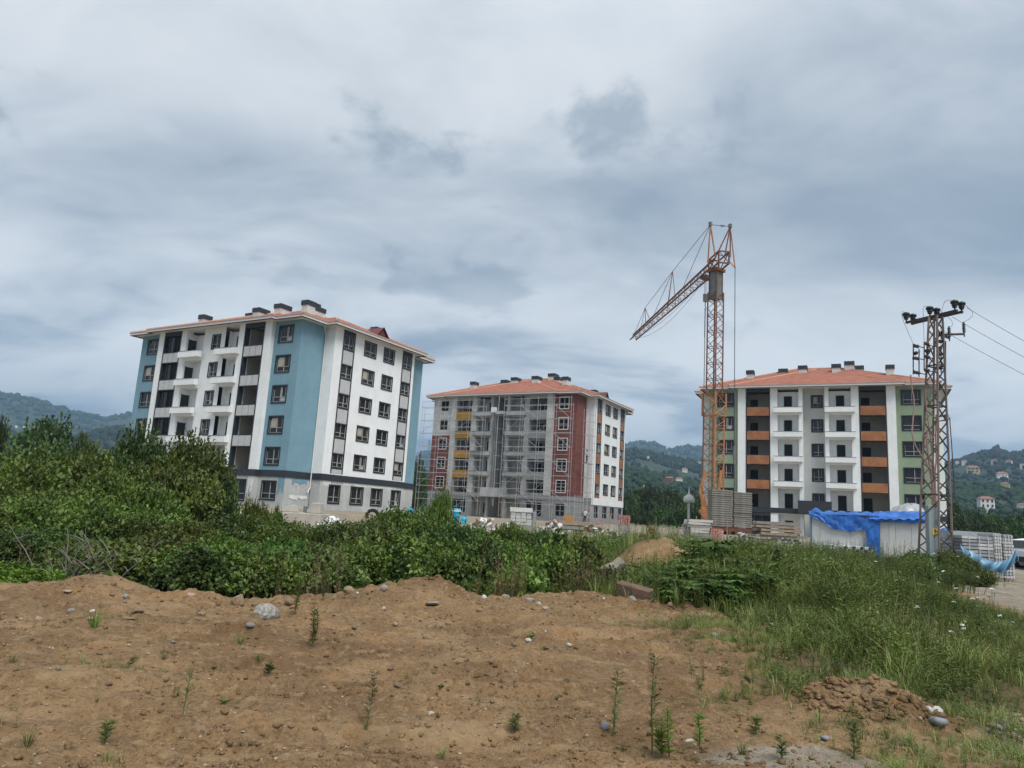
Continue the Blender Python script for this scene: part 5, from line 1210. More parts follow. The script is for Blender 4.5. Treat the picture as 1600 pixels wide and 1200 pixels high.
def bush(px, ytop, Y, rad, mt='leaf_bush', kind=None, label='leafy green bush in the dense thicket behind the bare soil', group='bushes of the thicket', depthr=1., name='bush'):
    p = at(px, ytop, Y); g = T(p.x, Y)-.08; H_ = (p.z-g)/1.10; kind = kind or ('b' if rad > 1.35 else 's'); i = RS.randint(3)
    r = thing(name, label, name.replace('_', ' ') if name != 'bush' else 'bush', (p.x, Y, g), RS.uniform(0, 6.28), group); r.scale = (rad, rad*depthr, H_)
    put('stems', STEMS[RS.randint(2)], r); put('foliage', crown_mesh(kind, i, mt), r); return r
ORD = 'first second third fourth fifth sixth seventh eighth ninth tenth eleventh twelfth thirteenth fourteenth fifteenth sixteenth seventeenth eighteenth nineteenth twentieth'.split()
def rank(objs, fmt):                                    # alike neighbours get a label by their order from the left
    for i, o in enumerate(sorted(objs, key=lambda o: o.location.x/o.location.y)): o['label'] = fmt.format(ORD[i])
# front row, close behind the soil bank
rows = {0: [], 1: [], 2: []}
LB = ['leaf_bush', 'leaf_light2', 'leaf_dark', 'leaf_bush', 'leaf_weed', 'leaf_dark', 'leaf_light2', 'leaf_bush', 'leaf_elder']
k = 0
for px, yt, Y_, rd_ in [(-70, 850, 15.2, 1.1), (150, 842, 15.6, 1.05), (205, 850, 14.9, .95), (255, 838, 15.4, 1.0), (312, 856, 14.6, .9), (352, 842, 15.4, 1.0), (405, 858, 15.0, .9), (452, 842, 15.8, 1.0), (505, 856, 15.7, .95), (556, 846, 16.4, 1.0), (610, 850, 16.8, .95), (655, 838, 17.4, 1.05), (712, 850, 17.0, 1.0), (762, 848, 16.9, 1.0), (815, 856, 16.6, .95), (862, 852, 17.0, 1.0), (905, 872, 16.6, .8),
        (945, 888, 16.2, .7), (985, 898, 15.8, .6),
        (180, 812, 18.2, 1.3), (238, 806, 18.4, 1.3), (300, 815, 18.0, 1.2), (365, 806, 18.6, 1.25), (415, 802, 18.9, 1.25), (470, 815, 18.6, 1.2), (532, 812, 19.2, 1.25), (592, 806, 19.5, 1.3), (645, 800, 19.8, 1.3), (700, 812, 19.6, 1.2), (752, 828, 19.6, 1.2), (805, 826, 19.8, 1.2), (850, 835, 20, 1.1), (895, 846, 19.4, 1.0),
        (440, 808, 22.5, 1.4), (515, 808, 23, 1.4), (575, 803, 23.5, 1.4), (628, 796, 24, 1.4), (670, 800, 23.5, 1.2), (730, 824, 24, 1.3), (790, 822, 25, 1.3), (845, 832, 25, 1.2)]:
    if 395 < px < 625 and Y_ > 18: yt += 9
    rows[0 if Y_ < 17.7 else (1 if Y_ < 21 else 2)].append(bush(px, yt, Y_, rd_, LB[(k*5) % 9], kind='s' if rd_ < 1.2 else 'b')); k += 1
rank(rows[0], '{} leafy bush from the left in the front row behind the soil bank')
rank(rows[1], '{} leafy bush from the left in the middle row of the thicket')
rank(rows[2], '{} leafy bush from the left in the back row of the thicket')
# the tall left mass
for px, yt, Y_, rd_, mt_ in [(-60, 700, 21, 2.0, 'leaf_bush'), (10, 716, 20.5, 1.8, 'leaf_bush'), (70, 706, 22, 1.9, 'leaf_light2'), (128, 704, 22.5, 1.7, 'leaf_bush'), (40, 758, 18.2, 1.6, 'leaf_light2'), (110, 770, 18.0, 1.5, 'leaf_light2'), (-30, 780, 17.4, 1.5, 'leaf_bush'), (180, 742, 20.5, 1.5, 'leaf_bush'), (-15, 830, 15.8, 1.1, 'leaf_dark'), (60, 822, 16.6, 1.0, 'leaf_dark'), (232, 765, 20.0, 1.4, 'leaf_bush')]:
    rows.setdefault(3, []).append(bush(px, yt, Y_, rd_, mt_, 'b', 'x', 'tall bushes at the left'))
rank(rows[3], '{} bush from the left in the tall green mass left of the blue block')
bush(212, 672, 25.5, 1.7, 'leaf_dark', 'b', 'tall bush reaching up before the left corner of the blue block', None)
bush(296, 684, 25.0, 1.85, 'leaf_bush', 'b', 'big dark rounded bush covering the lower left of the blue block', None)
bush(335, 735, 25.2, 1.0, 'leaf_dark', 'b', 'smaller dark bush leaning right of the big rounded one', None)
bush(405, 783, 22.0, .42, 'leaf_bush', 's', 'narrow upright shrub before the concrete footings', None)
bush(434, 796, 22.0, .35, 'leaf_bush', 's', 'small pointed shrub beside the grey concrete footing', None)
bush(690, 768, 21.5, .42, 'leaf_bush', 's', 'slim young tree rising before the left end of the red block', None)
bush(30, 880, 13.6, .72, 'leaf_light', 's', 'bright yellow-green bush on the soil bank at the far left', None)
# bare dry branches in front of the left mass
bp = at(100, 905, 13.7); r = thing('dry_shrub', 'tangle of bare grey branches standing before the left bushes', 'shrub', (bp.x, 13.9, T(bp.x, 13.9)-.05)); rs = random.Random(3)
for i in range(20):
    a = rs.uniform(-.2, PI+.2); L_ = rs.uniform(.8, 1.9); x0 = rs.uniform(-.5, .7); dx = math.cos(a)*rs.uniform(.1, .6)*L_; m = MB(); P_ = [Vector((x0, rs.uniform(-.1, .3), 0))]
    for q in range(5): P_.append(P_[-1]+Vector((dx/5+rs.uniform(-.06, .06), rs.uniform(-.08, .04), L_*.75/5*rs.uniform(.7, 1.2))))
    m.tube(P_, [.015, .012, .010, .008, .006, .003], 5)
    for q in (2, 3, 4):
        e = P_[q]+Vector((rs.uniform(-.4, .4), rs.uniform(-.15, .1), rs.uniform(.05, .35))); m.tube([P_[q], P_[q].lerp(e, .5)+Vector((0, 0, .03)), e], [.010, .007, .003], 4)
    m.build('branch', M['twig'], r)
V, F = crown(31, 150, 6, .08, .05, 8); o = put('foliage', mesh_np('foliage', V, F, M['leaf_weed']), r, (.1, .45, 0), (0, 0, 0), (1.1, .5, 1.1))
# ---- trees farther off
def tree_meshes(seed, mt):
    rs = random.Random(seed); m = MB(); m.tube([(0, 0, -.1), (.03, .01, .22), (.0, .03, .45), (.02, .0, .72)], [.035, .028, .02, .008], 7)
    for i in range(8):
        a = rs.uniform(0, 6.28); z = rs.uniform(.2, .55); s = rs.uniform(.18, .34); m.tube([(0, .01, z), (s*.5*math.cos(a), s*.5*math.sin(a), z+.1), (s*math.cos(a), s*math.sin(a), z+.25)], [.014, .009, .003], 5)
    V, F = crown(seed+60, 620, 8, .11, .085, 12, low=-.6, sprig=.3, open_=1.2); V = V*np.array([.42, .42, .84])+np.array([0, 0, .16])
    return m.mesh('trunk', M['bark']), mesh_np('crown', V, F, M[mt])
TREES = [tree_meshes(s, 'leaf_tree') for s in (1, 2, 3)]+[tree_meshes(s, 'leaf_dark') for s in (4,)]
def tree(px, ytop, Y, wide, label, group=None, zb=None):
    p = at(px, ytop, Y); g = T(p.x, Y)-.3 if zb is None else zb; H_ = (p.z-g)/1.0; t_, c_ = TREES[RS.randint(4)]
    r = thing('tree', label, 'tree', (p.x, Y, g), RS.uniform(0, 6.28), group); w_ = wide*Y/FPX/.84; r.scale = (w_, w_, H_)
    put('trunk', t_, r); put('crown', c_, r); return r
tree(76, 662, 58, 80, 'dark round-topped tree rising over the left bushes below the far ridge'); tree(-8, 662, 58, 40, 'dark tree cut by the left edge of the picture'); tree(132, 688, 62, 40, 'low dark tree between the round-topped one and the blue block')
for px, yt, Y_, w in [(654, 722, 170, 26), (662, 742, 150, 22), (645, 750, 140, 24), (672, 752, 165, 26)]: rows.setdefault(4, []).append(tree(px, yt, Y_, w, 'x', 'trees in the gap left of the red block'))
rank(rows[4], '{} dark tree from the left in the gap between the blue and red blocks')
for px, yt, Y_, w in [(984, 772, 150, 30), (1000, 768, 165, 34), (1020, 765, 150, 38), (1046, 768, 140, 40), (1064, 778, 150, 30), (1090, 778, 150, 32), (1030, 792, 125, 34), (995, 795, 122, 30), (1058, 797, 120, 34), (1084, 800, 118, 32), (1012, 802, 112, 26)]: rows.setdefault(5, []).append(tree(px, yt, Y_, w, 'x', 'trees between the red block and the crane'))
rank(rows[5], '{} green tree from the left between the red block and the crane')
for px, yt, Y_, w in [(1492, 790, 125, 34), (1510, 800, 120, 30), (1530, 806, 115, 34), (1556, 808, 112, 34), (1580, 808, 118, 30), (1602, 806, 112, 34), (1500, 812, 95, 30), (1545, 818, 92, 32), (1590, 818, 92, 32), (1625, 804, 110, 36)]: rows.setdefault(6, []).append(tree(px, yt, Y_, w, 'x', 'trees behind the pallets at the right'))
rank(rows[6], '{} tree from the left in the belt behind the paving block pallets')
# ---- big-leaved elder-like herbs
def elder(seed):
    rs = np.random.RandomState(seed); st = MB(); P_, D_, N_, Ls = [], [], [], []
    for s in range(11):
        a = rs.uniform(0, 6.28); lean_ = rs.uniform(.05, .5); h = rs.uniform(.62, 1.05); top_ = np.array([lean_*math.cos(a), lean_*math.sin(a), h]); b0 = np.array([.25*lean_*math.cos(a), .25*lean_*math.sin(a), 0]); st.tube([tuple(b0), tuple((b0+top_)/2+np.array([0, 0, .06])), tuple(top_)], [.013, .01, .005], 5)
        for w in range(7):
            t = .28+.72*w/6; c = b0+(top_-b0)*t
            for q in range(2 if w < 6 else 4):
                az_ = a+w*1.57+q*(PI if w < 6 else PI/2)+rs.uniform(-.3, .3); L_ = .30*(1.1-.35*t)*rs.uniform(.8, 1.15); dr = np.array([math.cos(az_), math.sin(az_), rs.uniform(.15, .55)]); dr /= np.linalg.norm(dr); sd2 = np.cross(dr, [0, 0, 1.]); sd2 /= np.linalg.norm(sd2)
                for i in range(4):
                    u = (.28, .5, .72, .9)[i]; c2 = c+dr*L_*u-np.array([0, 0, .28*L_*u*u])
                    for sg_ in (-1, 1): P_.append(c2); D_.append(dr*.5+sd2*sg_*.8+np.array([0, 0, -.40])); N_.append(np.array([0, 0, 1])+dr*.2); Ls.append(.20*(1.0-.25*i*.4)*rs.uniform(.8, 1.15))
                P_.append(c+dr*L_-np.array([0, 0, .28*L_])); D_.append(dr+np.array([0, 0, -.4])); N_.append(np.array([0, 0, 1.])); Ls.append(.19)
    Ls = np.array(Ls); V, F = leaf_quads(np.array(P_), nrm_(np.array(D_)), nrm_(np.array(N_)), Ls, Ls*.36, .15, .2)
    return st.mesh('stems', M['stem_green']), mesh_np('foliage', V, F, M['leaf_elder'])
ELD = [elder(s) for s in (1, 2, 3)]
for px, yt, Y_, w in [(1048, 892, 15.6, .9), (1078, 872, 16.6, 1.0), (1100, 885, 15.2, 1.0), (1128, 852, 16.8, 1.1), (1122, 896, 14.6, .95), (1150, 872, 15.6, 1.0), (1168, 892, 14.7, .95), (1090, 908, 14.3, .8), (1185, 880, 16.2, 1.0), (1140, 905, 14.2, .85), (1205, 905, 15.2, .8), (1062, 905, 14.8, .8), (1012, 912, 15.6, .6), (992, 885, 18.2, .7), (1150, 846, 18.6, 1.1), (1185, 852, 19.5, 1.1), (1100, 846, 19.0, 1.0), (1395, 905, 17.5, .8), (1345, 912, 17.0, .7), (1425, 912, 17.2, .7)]:
    p = at(px, yt, Y_); g = T(p.x, Y_)-.03; st_, fo_ = ELD[RS.randint(3)]; r = thing('leafy_herb', 'broad dark green herb with drooping feathered leaves right of the bare soil', 'plant', (p.x, Y_, g), RS.uniform(0, 6.28), 'dark feathery herbs'); h = (p.z-g)/1.02; r.scale = (max(w, h*.9),)*2+(h,)
    put('stems', st_, r); put('foliage', fo_, r); rows.setdefault(7, []).append(r)
rank(rows[7], '{} dark feathery-leaved herb from the left, right of the bare soil')
for px, yt, Y_, w in [(1405, 872, 27.0, .8), (1435, 862, 27.8, .8), (1490, 862, 28.0, .9), (1512, 882, 27.2, .7), (1525, 893, 26.4, .6), (1470, 880, 27.2, .8), (1385, 880, 25.5, .8)]:
    rows.setdefault(8, []).append(bush(px, yt, Y_, w, 'leaf_weed', 's', 'x', 'weeds at the pylon foot', name='shrub'))
rank(rows[8], '{} low shrubby weed from the left around the foot of the power pylon')
# ---- weeds and grass that nobody could count
def tmpl_grass(seed, nb=11):
    rs = np.random.RandomState(seed); V = []; F = []
    for i in range(nb):
        a = rs.uniform(0, 6.28); d = np.array([math.cos(a), math.sin(a), 0]); s = np.array([-d[1], d[0], 0]); h = rs.uniform(.5, 1.); b_ = d*rs.uniform(0, .12); ln = rs.uniform(.15, .6); w = rs.uniform(.007, .015)
        p0, p1, p2 = b_, b_+d*ln*.35+np.array([0, 0, h*.6]), b_+d*ln+np.array([0, 0, h*(1-ln*.35)]); n = len(V)
        V += [p0-s*w, p0+s*w, p1+s*w*.8, p1-s*w*.8, p2+s*.002, p2-s*.002]; F += [(n, n+1, n+2, n+3), (n+3, n+2, n+4, n+5)]
    return np.array(V), np.array(F)
def tmpl_forb(seed, nl=34, lf=.16, wd=.055, up=.2):
    rs = np.random.RandomState(seed); P_, D_, N_ = [], [], []; V = []; F = []
    for st in range(3):
        a0 = rs.uniform(0, 6.28); lean_ = rs.uniform(.02, .3); h = rs.uniform(.6, 1.); e = np.array([lean_*math.cos(a0), lean_*math.sin(a0), h]); n = len(V); s = np.array([.008, 0, 0]); s2 = np.array([0, .008, 0])
        V += [-s, s, e+s*.3, e-s*.3]; F += [(n, n+1, n+2, n+3)]; n = len(V); V += [-s2, s2, e+s2*.3, e-s2*.3]; F += [(n, n+1, n+2, n+3)]
        for i in range(nl//3): t = rs.uniform(.15, 1); az_ = rs.uniform(0, 6.28); P_.append(e*t); D_.append([math.cos(az_), math.sin(az_), rs.uniform(-.1, .5)+up]); N_.append([0, 0, 1])
    P_ = np.array(P_); sz = lf*(1.15-.6*P_[:, 2])*rs.uniform(.6, 1.2, len(P_)); v2, f2 = leaf_quads(P_, nrm_(np.array(D_, float)), nrm_(np.array(N_, float)+rs.normal(0, .3, (len(P_), 3))), sz, sz*wd/lf, .15, .2)
    n = len(V); return np.vstack([np.array(V), v2]), np.vstack([np.array(F), f2+n])
def stamp(tmpls, x, y, h, w, rs, zoff=-.02):
    Vs = []; Fs = []; off = 0; z = terrain(x, y, False)+zoff; idx = rs.randint(len(tmpls), size=len(x))
    for k, (tv, tf) in enumerate(tmpls):
        q = np.where(idx == k)[0]
        if len(q) == 0: continue
        a = rs.uniform(0, 6.28, len(q)); c, s = np.cos(a), np.sin(a); X_ = (tv[None, :, 0]*c[:, None]-tv[None, :, 1]*s[:, None])*w[q][:, None]; Y_ = (tv[None, :, 0]*s[:, None]+tv[None, :, 1]*c[:, None])*w[q][:, None]; Z_ = tv[None, :, 2]*h[q][:, None]
        lx = rs.normal(0, .10, len(q))[:, None]; ly = rs.normal(0, .10, len(q))[:, None]
        Vs.append(np.stack([X_+Z_*lx+x[q][:, None], Y_+Z_*ly+y[q][:, None], Z_+z[q][:, None]], -1).reshape(-1, 3)); Fs.append((tf[None]+(np.arange(len(q))*len(tv))[:, None, None]).reshape(-1, 4)+off); off += len(q)*len(tv)
    return np.vstack(Vs), np.vstack(Fs)
def patch(label, name, n, xr, yr, maskf, hf, wf, tm, mt, seed):
    rs = np.random.RandomState(seed); x = rs.uniform(*xr, n); u = rs.uniform(0, 1, n); y = yr[0]+(yr[1]-yr[0])*u; k = maskf(x, y, rs); x, y = x[k], y[k]
    h = hf(x, y)*rs.uniform(.55, 1.25, len(x)); w = wf(x, y, h)
    V, F = stamp(tm, x, y, h, w, rs); o = put(name, mesh_np(name, V, F, M[mt])); tag(o, label, 'grass' if 'grass' in name else 'weeds', kind='stuff'); return o
GT = [tmpl_grass(s) for s in range(5)]; FT = [tmpl_forb(s) for s in range(4)]+[tmpl_forb(s+9, 42, .10, .022, .5) for s in range(3)]
def lotf(x, y): return .25+.75*sstep(.3, 4.5, 11.6+(y-16.5)*.45-x)
def edge(x, y): return .6+.4*(inpoly(x-.9, y) & inpoly(x, y-.5) & inpoly(x-.4, y+.4))
def hgt(x, y): return 1.15*np.clip(.24+.062*(y-6.5)+.40*fbm(x*.9, y*.9, 3, 41), .12, 1.15)*lotf(x, y)*edge(x, y)
def clear(x, y): return np.hypot((x-3.35)/.5, (y-6.95)/.38) > 1
def mk(x, y, rs): return grassiness(x, y, rs) & clear(x, y) & (fbm(x*.8, y*.8, 3, 51)+rs.uniform(0, .9, len(x)) > .12) & (rs.uniform(0, 1, len(x)) < np.clip(1.5-.03*(y-7), .4, 1)) & ((np.hypot(x-PILE.x, y-PILE.y) > 1.7) | (y < PILE.y-1.2))
patch('long uneven grass covering the slope right of the bare soil', 'grass', 11000, (1.8, 16), (6.2, 17), mk, hgt, lambda x, y, h: h*.9+.12, GT, 'leaf_grass', 1)
patch('mixed leafy weeds growing through the grass on the right', 'weeds', 11000, (1.8, 16), (6.4, 17), mk, lambda x, y: hgt(x, y)*1.05+.05, lambda x, y, h: h*.75+.1, FT, 'leaf_weed', 2)
patch('tall weeds closing the view towards the building materials', 'weeds', 9000, (-1, 22), (15, 31), mk, lambda x, y: np.clip(.5+.5*fbm(x*.6, y*.6, 3, 43)+.045*(y-15), .3, 1.35)*lotf(x, y), lambda x, y, h: h*.7+.15, FT, 'leaf_weed', 3)
patch('tall grass standing behind the weeds before the building site', 'grass', 6000, (-2, 22), (17, 33), lambda x, y, rs: (mk(x, y, rs) | ((x < 13-.0*y) & (x > .0) & (y > 22) & (y < 33))), lambda x, y: np.clip(.55+.45*fbm(x*.6, y*.6, 3, 44)+.05*(y-18), .35, 1.35)*lotf(x, y), lambda x, y, h: h*.6+.15, GT, 'leaf_grass', 4)
patch('short sparse grass on the edge of the bare soil', 'grass', 20000, (-8, 5.2), (4.3, 13), lambda x, y, rs: (~grassiness(x, y)) & (fbm(x*1.0, y*1.3, 3, 61)+.95*sstep(.6, 4., x)-.46 > rs.uniform(0, .5, len(x))), lambda x, y: .10+.08*sstep(1, 4, x), lambda x, y, h: h*1.1+.04, GT+FT[:2], 'leaf_grass', 5)
patch('scattered low weed clumps over the bare soil', 'weeds', 5000, (-8, 3), (4.4, 12.5), lambda x, y, rs: (~grassiness(x, y)) & (fbm(x*1.5, y*1.9, 3, 95) > .40+rs.uniform(-.05, .12, len(x))), lambda x, y: .11+0*x, lambda x, y, h: h*1.0+.04, GT[:3]+FT[:3], 'leaf_weed', 10)
patch('low undergrowth beneath the thicket', 'weeds', 2600, (-13, 3), (14.6, 19), lambda x, y, rs: y > np.interp(x, CX, CY)+.9, lambda x, y: .45+0*x, lambda x, y, h: h*.9+.1, FT, 'leaf_bush', 6)
patch('dry reddish weed stems among the grass', 'weeds', 500, (4.5, 9), (8.5, 12.5), lambda x, y, rs: grassiness(x, y) & (fbm(x*1.1, y*1.1, 2, 71) > .18), lambda x, y: hgt(x, y)+.1, lambda x, y, h: h*.5+.08, FT[4:], 'leaf_dry', 7)
patch('tall wispy weeds rising before the white site huts', 'weeds', 1500, (8, 14.5), (22.5, 28.5), lambda x, y, rs: fbm(x*.7, y*.7, 2, 91) > .05, lambda x, y: 1.25+0*x, lambda x, y, h: h*.45+.1, FT[4:], 'leaf_weed', 8)
patch('dead brown leaves and stalks among the thicket front', 'weeds', 700, (-10, 2.5), (14.2, 16.4), lambda x, y, rs: (fbm(x*.9, y*.9, 2, 92) > .22) & (y > np.interp(x, CX, CY)+.7), lambda x, y: 1.15+0*x, lambda x, y, h: h*.5+.1, FT[4:], 'leaf_dry', 9)
# white umbels
def umbel(seed):
    rs = random.Random(seed); m = MB(); m.cur = 0; m.tube([(0, 0, 0), (.03, .01, .5), (.02, .03, 1.)], [.006, .005, .004], 4); hd = MB()
    for i in range(16):
        a = rs.uniform(0, 6.28); q = rs.uniform(0, .062)**1.0; x, y = q*math.cos(a), q*math.sin(a); z = .012*(1-(q/.062)**2)+rs.uniform(-.006, .006)
        hd.face([(x+.017*math.cos(t), y+.017*math.sin(t), z+.004*math.cos(2*t)) for t in (0, 1.26, 2.5, 3.77, 5.03)])
    return m.mesh('stem', M['stem_green']), hd.mesh('flower_head', M['petal_white'])
UM = [umbel(s) for s in (1, 2, 3)]
rs_ = np.random.RandomState(77); nfl = 0
for _ in range(900):
    if nfl >= 120: break
    px, py = rs_.uniform(1150, 1590), rs_.uniform(862, 1060)
    if py > 900 and rs_.uniform() < .55: continue
    Y_ = float(np.interp(py, [862, 900, 960, 1060], [26, 17.5, 12.5, 8.6]))*rs_.uniform(.93, 1.07); p = at(px, py, Y_); g = T(p.x, Y_)
    if not (.2 < p.z-g < 1.5) or not grassiness(np.array([p.x]), np.array([Y_]))[0]: continue
    st_, hd_ = UM[rs_.randint(3)]; r = thing('white_umbel', 'white lacy flower head on a thin stem among the weeds', 'wildflower', (p.x, Y_, g), rs_.uniform(0, 6.28), 'white wildflowers in the weeds')
    h = p.z-g; put('stem', st_, r, sc=(1, 1, h)); s_ = rs_.uniform(.35, .8); put('flower_head', hd_, r, (.02, .03, h), (rs_.uniform(-.4, .4), rs_.uniform(-.4, .4), 0), s_); nfl += 1
# ================================================================== stones, clods, seedlings on the bare soil
import bmesh
def rock_mesh(seed, flat=.7, sub=2, rough=.25):
    rs = np.random.RandomState(seed); bm = bmesh.new(); bmesh.ops.create_icosphere(bm, subdivisions=sub, radius=1); dirs = nrm_(rs.normal(0, 1, (9, 3))); cut = rs.uniform(.55, .95, 9)
    for v in bm.verts:
        p = np.array(v.co)
        for d, c in zip(dirs, cut):
            q = p@d
            if q > c: p = p-d*(q-c)*.85
        v.co = Vector(p*(1+rs.normal(0, rough*.12))*np.array([1, .8, flat]))
    me = bpy.data.meshes.new('rock'); bm.to_mesh(me); bm.free(); return me
ROCKS = [rock_mesh(s, f) for s, f in ((1, .7), (2, .6), (3, .8), (4, .55), (5, .65))]
_rk = {}
def rock_of(i, mt):
    if (i, mt) not in _rk: m = ROCKS[i].copy(); m.materials.append(M[mt]); _rk[(i, mt)] = m
    return _rk[(i, mt)]
def stone(px, py, wpx, mt, label, group=None, i=None, hk=1.0, name='stone', smooth=False, sink=.25):
    p = onground(px, py); s = wpx*p.y/FPX/2; i = RS.randint(5) if i is None else i
    m = rock_of(i, mt)
    if smooth: m = m.copy(); m.polygons.foreach_set('use_smooth', [True]*len(m.polygons))
    o = put(name, m, None, (p.x, p.y, p.z+s*.62*hk*(1-2*sink)), (RS.uniform(-.25, .25), RS.uniform(-.25, .25), RS.uniform(0, 6.28)), (s, s, s*hk)); return tag(o, label, 'stone' if name != 'boulder' else 'boulder', group)
stone(415, 968, 42, 'rock_grey', 'big pale grey boulder on the crest of the soil bank', i=2, hk=1.05, name='boulder')
stone(371, 950, 24, 'rock_tan', 'upright tan stone left of the pale grey boulder', i=0, hk=1.3); stone(451, 949, 20, 'rock_tan', 'tan stone on the bank crest right of the pale grey boulder', i=4)
stone(390, 985, 14, 'rock_grey', 'small grey stone lying below the pale grey boulder', i=1); stone(545, 927, 20, 'rock_tan', 'angular tan stone at the left foot of the middle soil heap', i=0, hk=1.2); stone(600, 925, 15, 'rock_grey', 'grey stone on the left flank of the middle soil heap', i=2)
stone(558, 930, 8, 'rock_white', 'small white stone beside the angular tan one', i=1); stone(633, 920, 10, 'rock_tan', 'tan stone halfway up the middle soil heap'); stone(677, 948, 26, 'rock_grey', 'flat grey stone half sunk in the front of the middle heap', i=3, hk=.5)
stone(756, 939, 11, 'rock_white', 'round whitish stone right of the middle soil heap', i=2); stone(834, 932, 28, 'rock_pink', 'broad pinkish stone on the bank below the bushes', i=0, hk=.9); stone(827, 943, 20, 'rock_grey', 'pale stone just in front of the broad pinkish one', i=4); stone(842, 948, 8, 'rock_white', 'little white stone right of the pale one')
stone(790, 938, 16, 'rock_grey', 'grey stone between the whitish and the pinkish ones', i=3); stone(988, 942, 16, 'rock_grey', 'grey stone lying before the reddish concrete block', i=1); stone(943, 943, 6, 'rock_white', 'tiny white stone left of the reddish block')
stone(105, 932, 14, 'rock_pink', 'flat pale stone on the left shoulder of the bank', i=1, hk=.6); stone(214, 960, 20, 'rock_tan', 'large tan stone on the left bank slope', i=0); stone(200, 970, 22, 'rock_tan', 'long flat tan stone under the large tan one', i=3, hk=.5); stone(298, 934, 15, 'rock_pink', 'light stone on the rim of the left bank', i=4); stone(313, 968, 18, 'rock_tan', 'tan stone right of the left bank centre', i=1)
stone(35, 999, 20, 'rock_tan', 'flat tan stone near the left picture edge', i=3, hk=.5); stone(195, 940, 11, 'rock_blue', 'bluish stone in the left bank slope', i=2); stone(60, 968, 12, 'rock_pink', 'small ochre stone left on the bank', i=0)
stone(1465, 1118, 20, 'rock_white', 'white broken stone, right of the little soil heap', i=0, hk=1.1); stone(1452, 1115, 15, 'rock_white', 'smaller white broken stone touching the bigger white one', i=2, hk=1.1)
stone(1466, 1136, 34, 'rock_blue', 'smooth oval light grey river stone below the white stones', i=3, hk=.8, smooth=True); stone(1438, 1133, 9, 'rock_pink', 'small pale stone left of the oval river stone')
stone(945, 1138, 17, 'rock_blue', 'blue-grey round stone at the lower middle', i=2, smooth=True); stone(1290, 1158, 16, 'rock_blue', 'grey oval stone at the edge of the light sand', i=1, smooth=True); stone(1077, 1162, 16, 'rock_white', 'white flake of stone beside the tall thin weeds', i=3, hk=.5); stone(1117, 998, 13, 'rock_blue', 'grey stone on the soil before the dark herbs', i=1)
stone(1586, 1157, 20, 'rock_pink', 'large tan river pebble at the lower right corner', i=2, smooth=True); stone(1561, 1143, 16, 'rock_blue', 'long grey pebble above the large tan pebble', i=3, smooth=True); stone(1549, 1126, 17, 'rock_grey', 'flat grey pebble by the grass at the lower right', i=3, smooth=True)
rs_ = np.random.RandomState(5)
for i in range(38): stone(rs_.uniform(1545, 1605), rs_.uniform(1122, 1195), rs_.uniform(6, 13), ['rock_grey', 'rock_blue', 'rock_pink', 'rock_white'][i % 4], 'rounded river pebble in the scatter at the lower right corner', 'river pebbles at the lower right', smooth=True, name='pebble')
for i in range(48):
    px, py = rs_.uniform(0, 1050)*(1 if i < 50 else .45), 928+rs_.beta(1.0, 2.6)*250
    stone(px, py, rs_.uniform(5, 13), ['rock_tan', 'rock_pink', 'rock_tan', 'rock_tan', 'rock_grey', 'rock_tan', 'rock_white'][i % 7], 'small stone lying on the bare soil', 'small stones on the bare soil')
def scatter(name, label, n, smin, smax, mt, seed, maskf, pw_=2.2, rough=.3):
    rs = np.random.RandomState(seed); az = rs.uniform(-.62, .62, n); r = 4.0+11.5*rs.uniform(0, 1, n)**1.3; x, y = r*np.sin(az), r*np.cos(az); k = maskf(x, y, rs); x, y = x[k], y[k]; n = len(x)
    s = smin+(smax-smin)*rs.uniform(0, 1, n)**pw_; P = ICV[None]*(1+rough*rs.normal(0, 1, (n, 12, 1))*.6)*np.stack([rs.uniform(.7, 1.3, n), rs.uniform(.7, 1.3, n), rs.uniform(.45, .9, n)], 1)[:, None]*s[:, None, None]
    a = rs.uniform(0, 6.28, n); c, s_ = np.cos(a)[:, None], np.sin(a)[:, None]; X_ = P[..., 0]*c-P[..., 1]*s_; Y_ = P[..., 0]*s_+P[..., 1]*c
    P = np.stack([X_+x[:, None], Y_+y[:, None], P[..., 2]+(terrain(x, y)+s*.15)[:, None]], -1).reshape(-1, 3); F = (ICF[None]+np.arange(n)[:, None, None]*12).reshape(-1, 3)
    o = put(name, mesh_np(name, P, F, M[mt])); return tag(o, label, 'gravel', kind='stuff')
bare = lambda x, y, rs: (~grassiness(x, y)) & (y < np.interp(x, CX, CY)+.5)
scatter('soil_clods', 'crumbly clods of brown earth all over the bare soil', 26000, .004, .028, 'ground_dirt', 1, lambda x, y, rs: bare(x, y, rs) & (fbm(x*.9, y*1.2, 3, 81)+.5*np.exp(-((y-np.interp(x, CX, CY)+.6)/1.2)**2) > rs.uniform(-.5, .5, len(x))), 4.2, .5)
scatter('fine_gravel', 'little pale bits of gravel sprinkled over the bare soil', 3400, .003, .016, 'pebble', 2, lambda x, y, rs: bare(x, y, rs) & (fbm(x*.6, y*.8, 3, 82) > rs.uniform(-.7, .5, len(x))), 2.6)
scatter('crest_rubble', 'stones and lumps along the crest of the soil bank', 3600, .008, .06, 'ground_dirt', 3, lambda x, y, rs: (~grassiness(x, y)) & (np.abs(y-np.interp(x, CX, CY)+.25) < .8), 3.4, .5)
scatter('heap_clods', 'crumbly root-bound clods of the little soil heap at the lower right', 90000, .006, .05, 'ground_dirt', 5, lambda x, y, rs: np.hypot((x-3.35)/.62, (y-6.9)/.5) < 1, 2.5, .5)
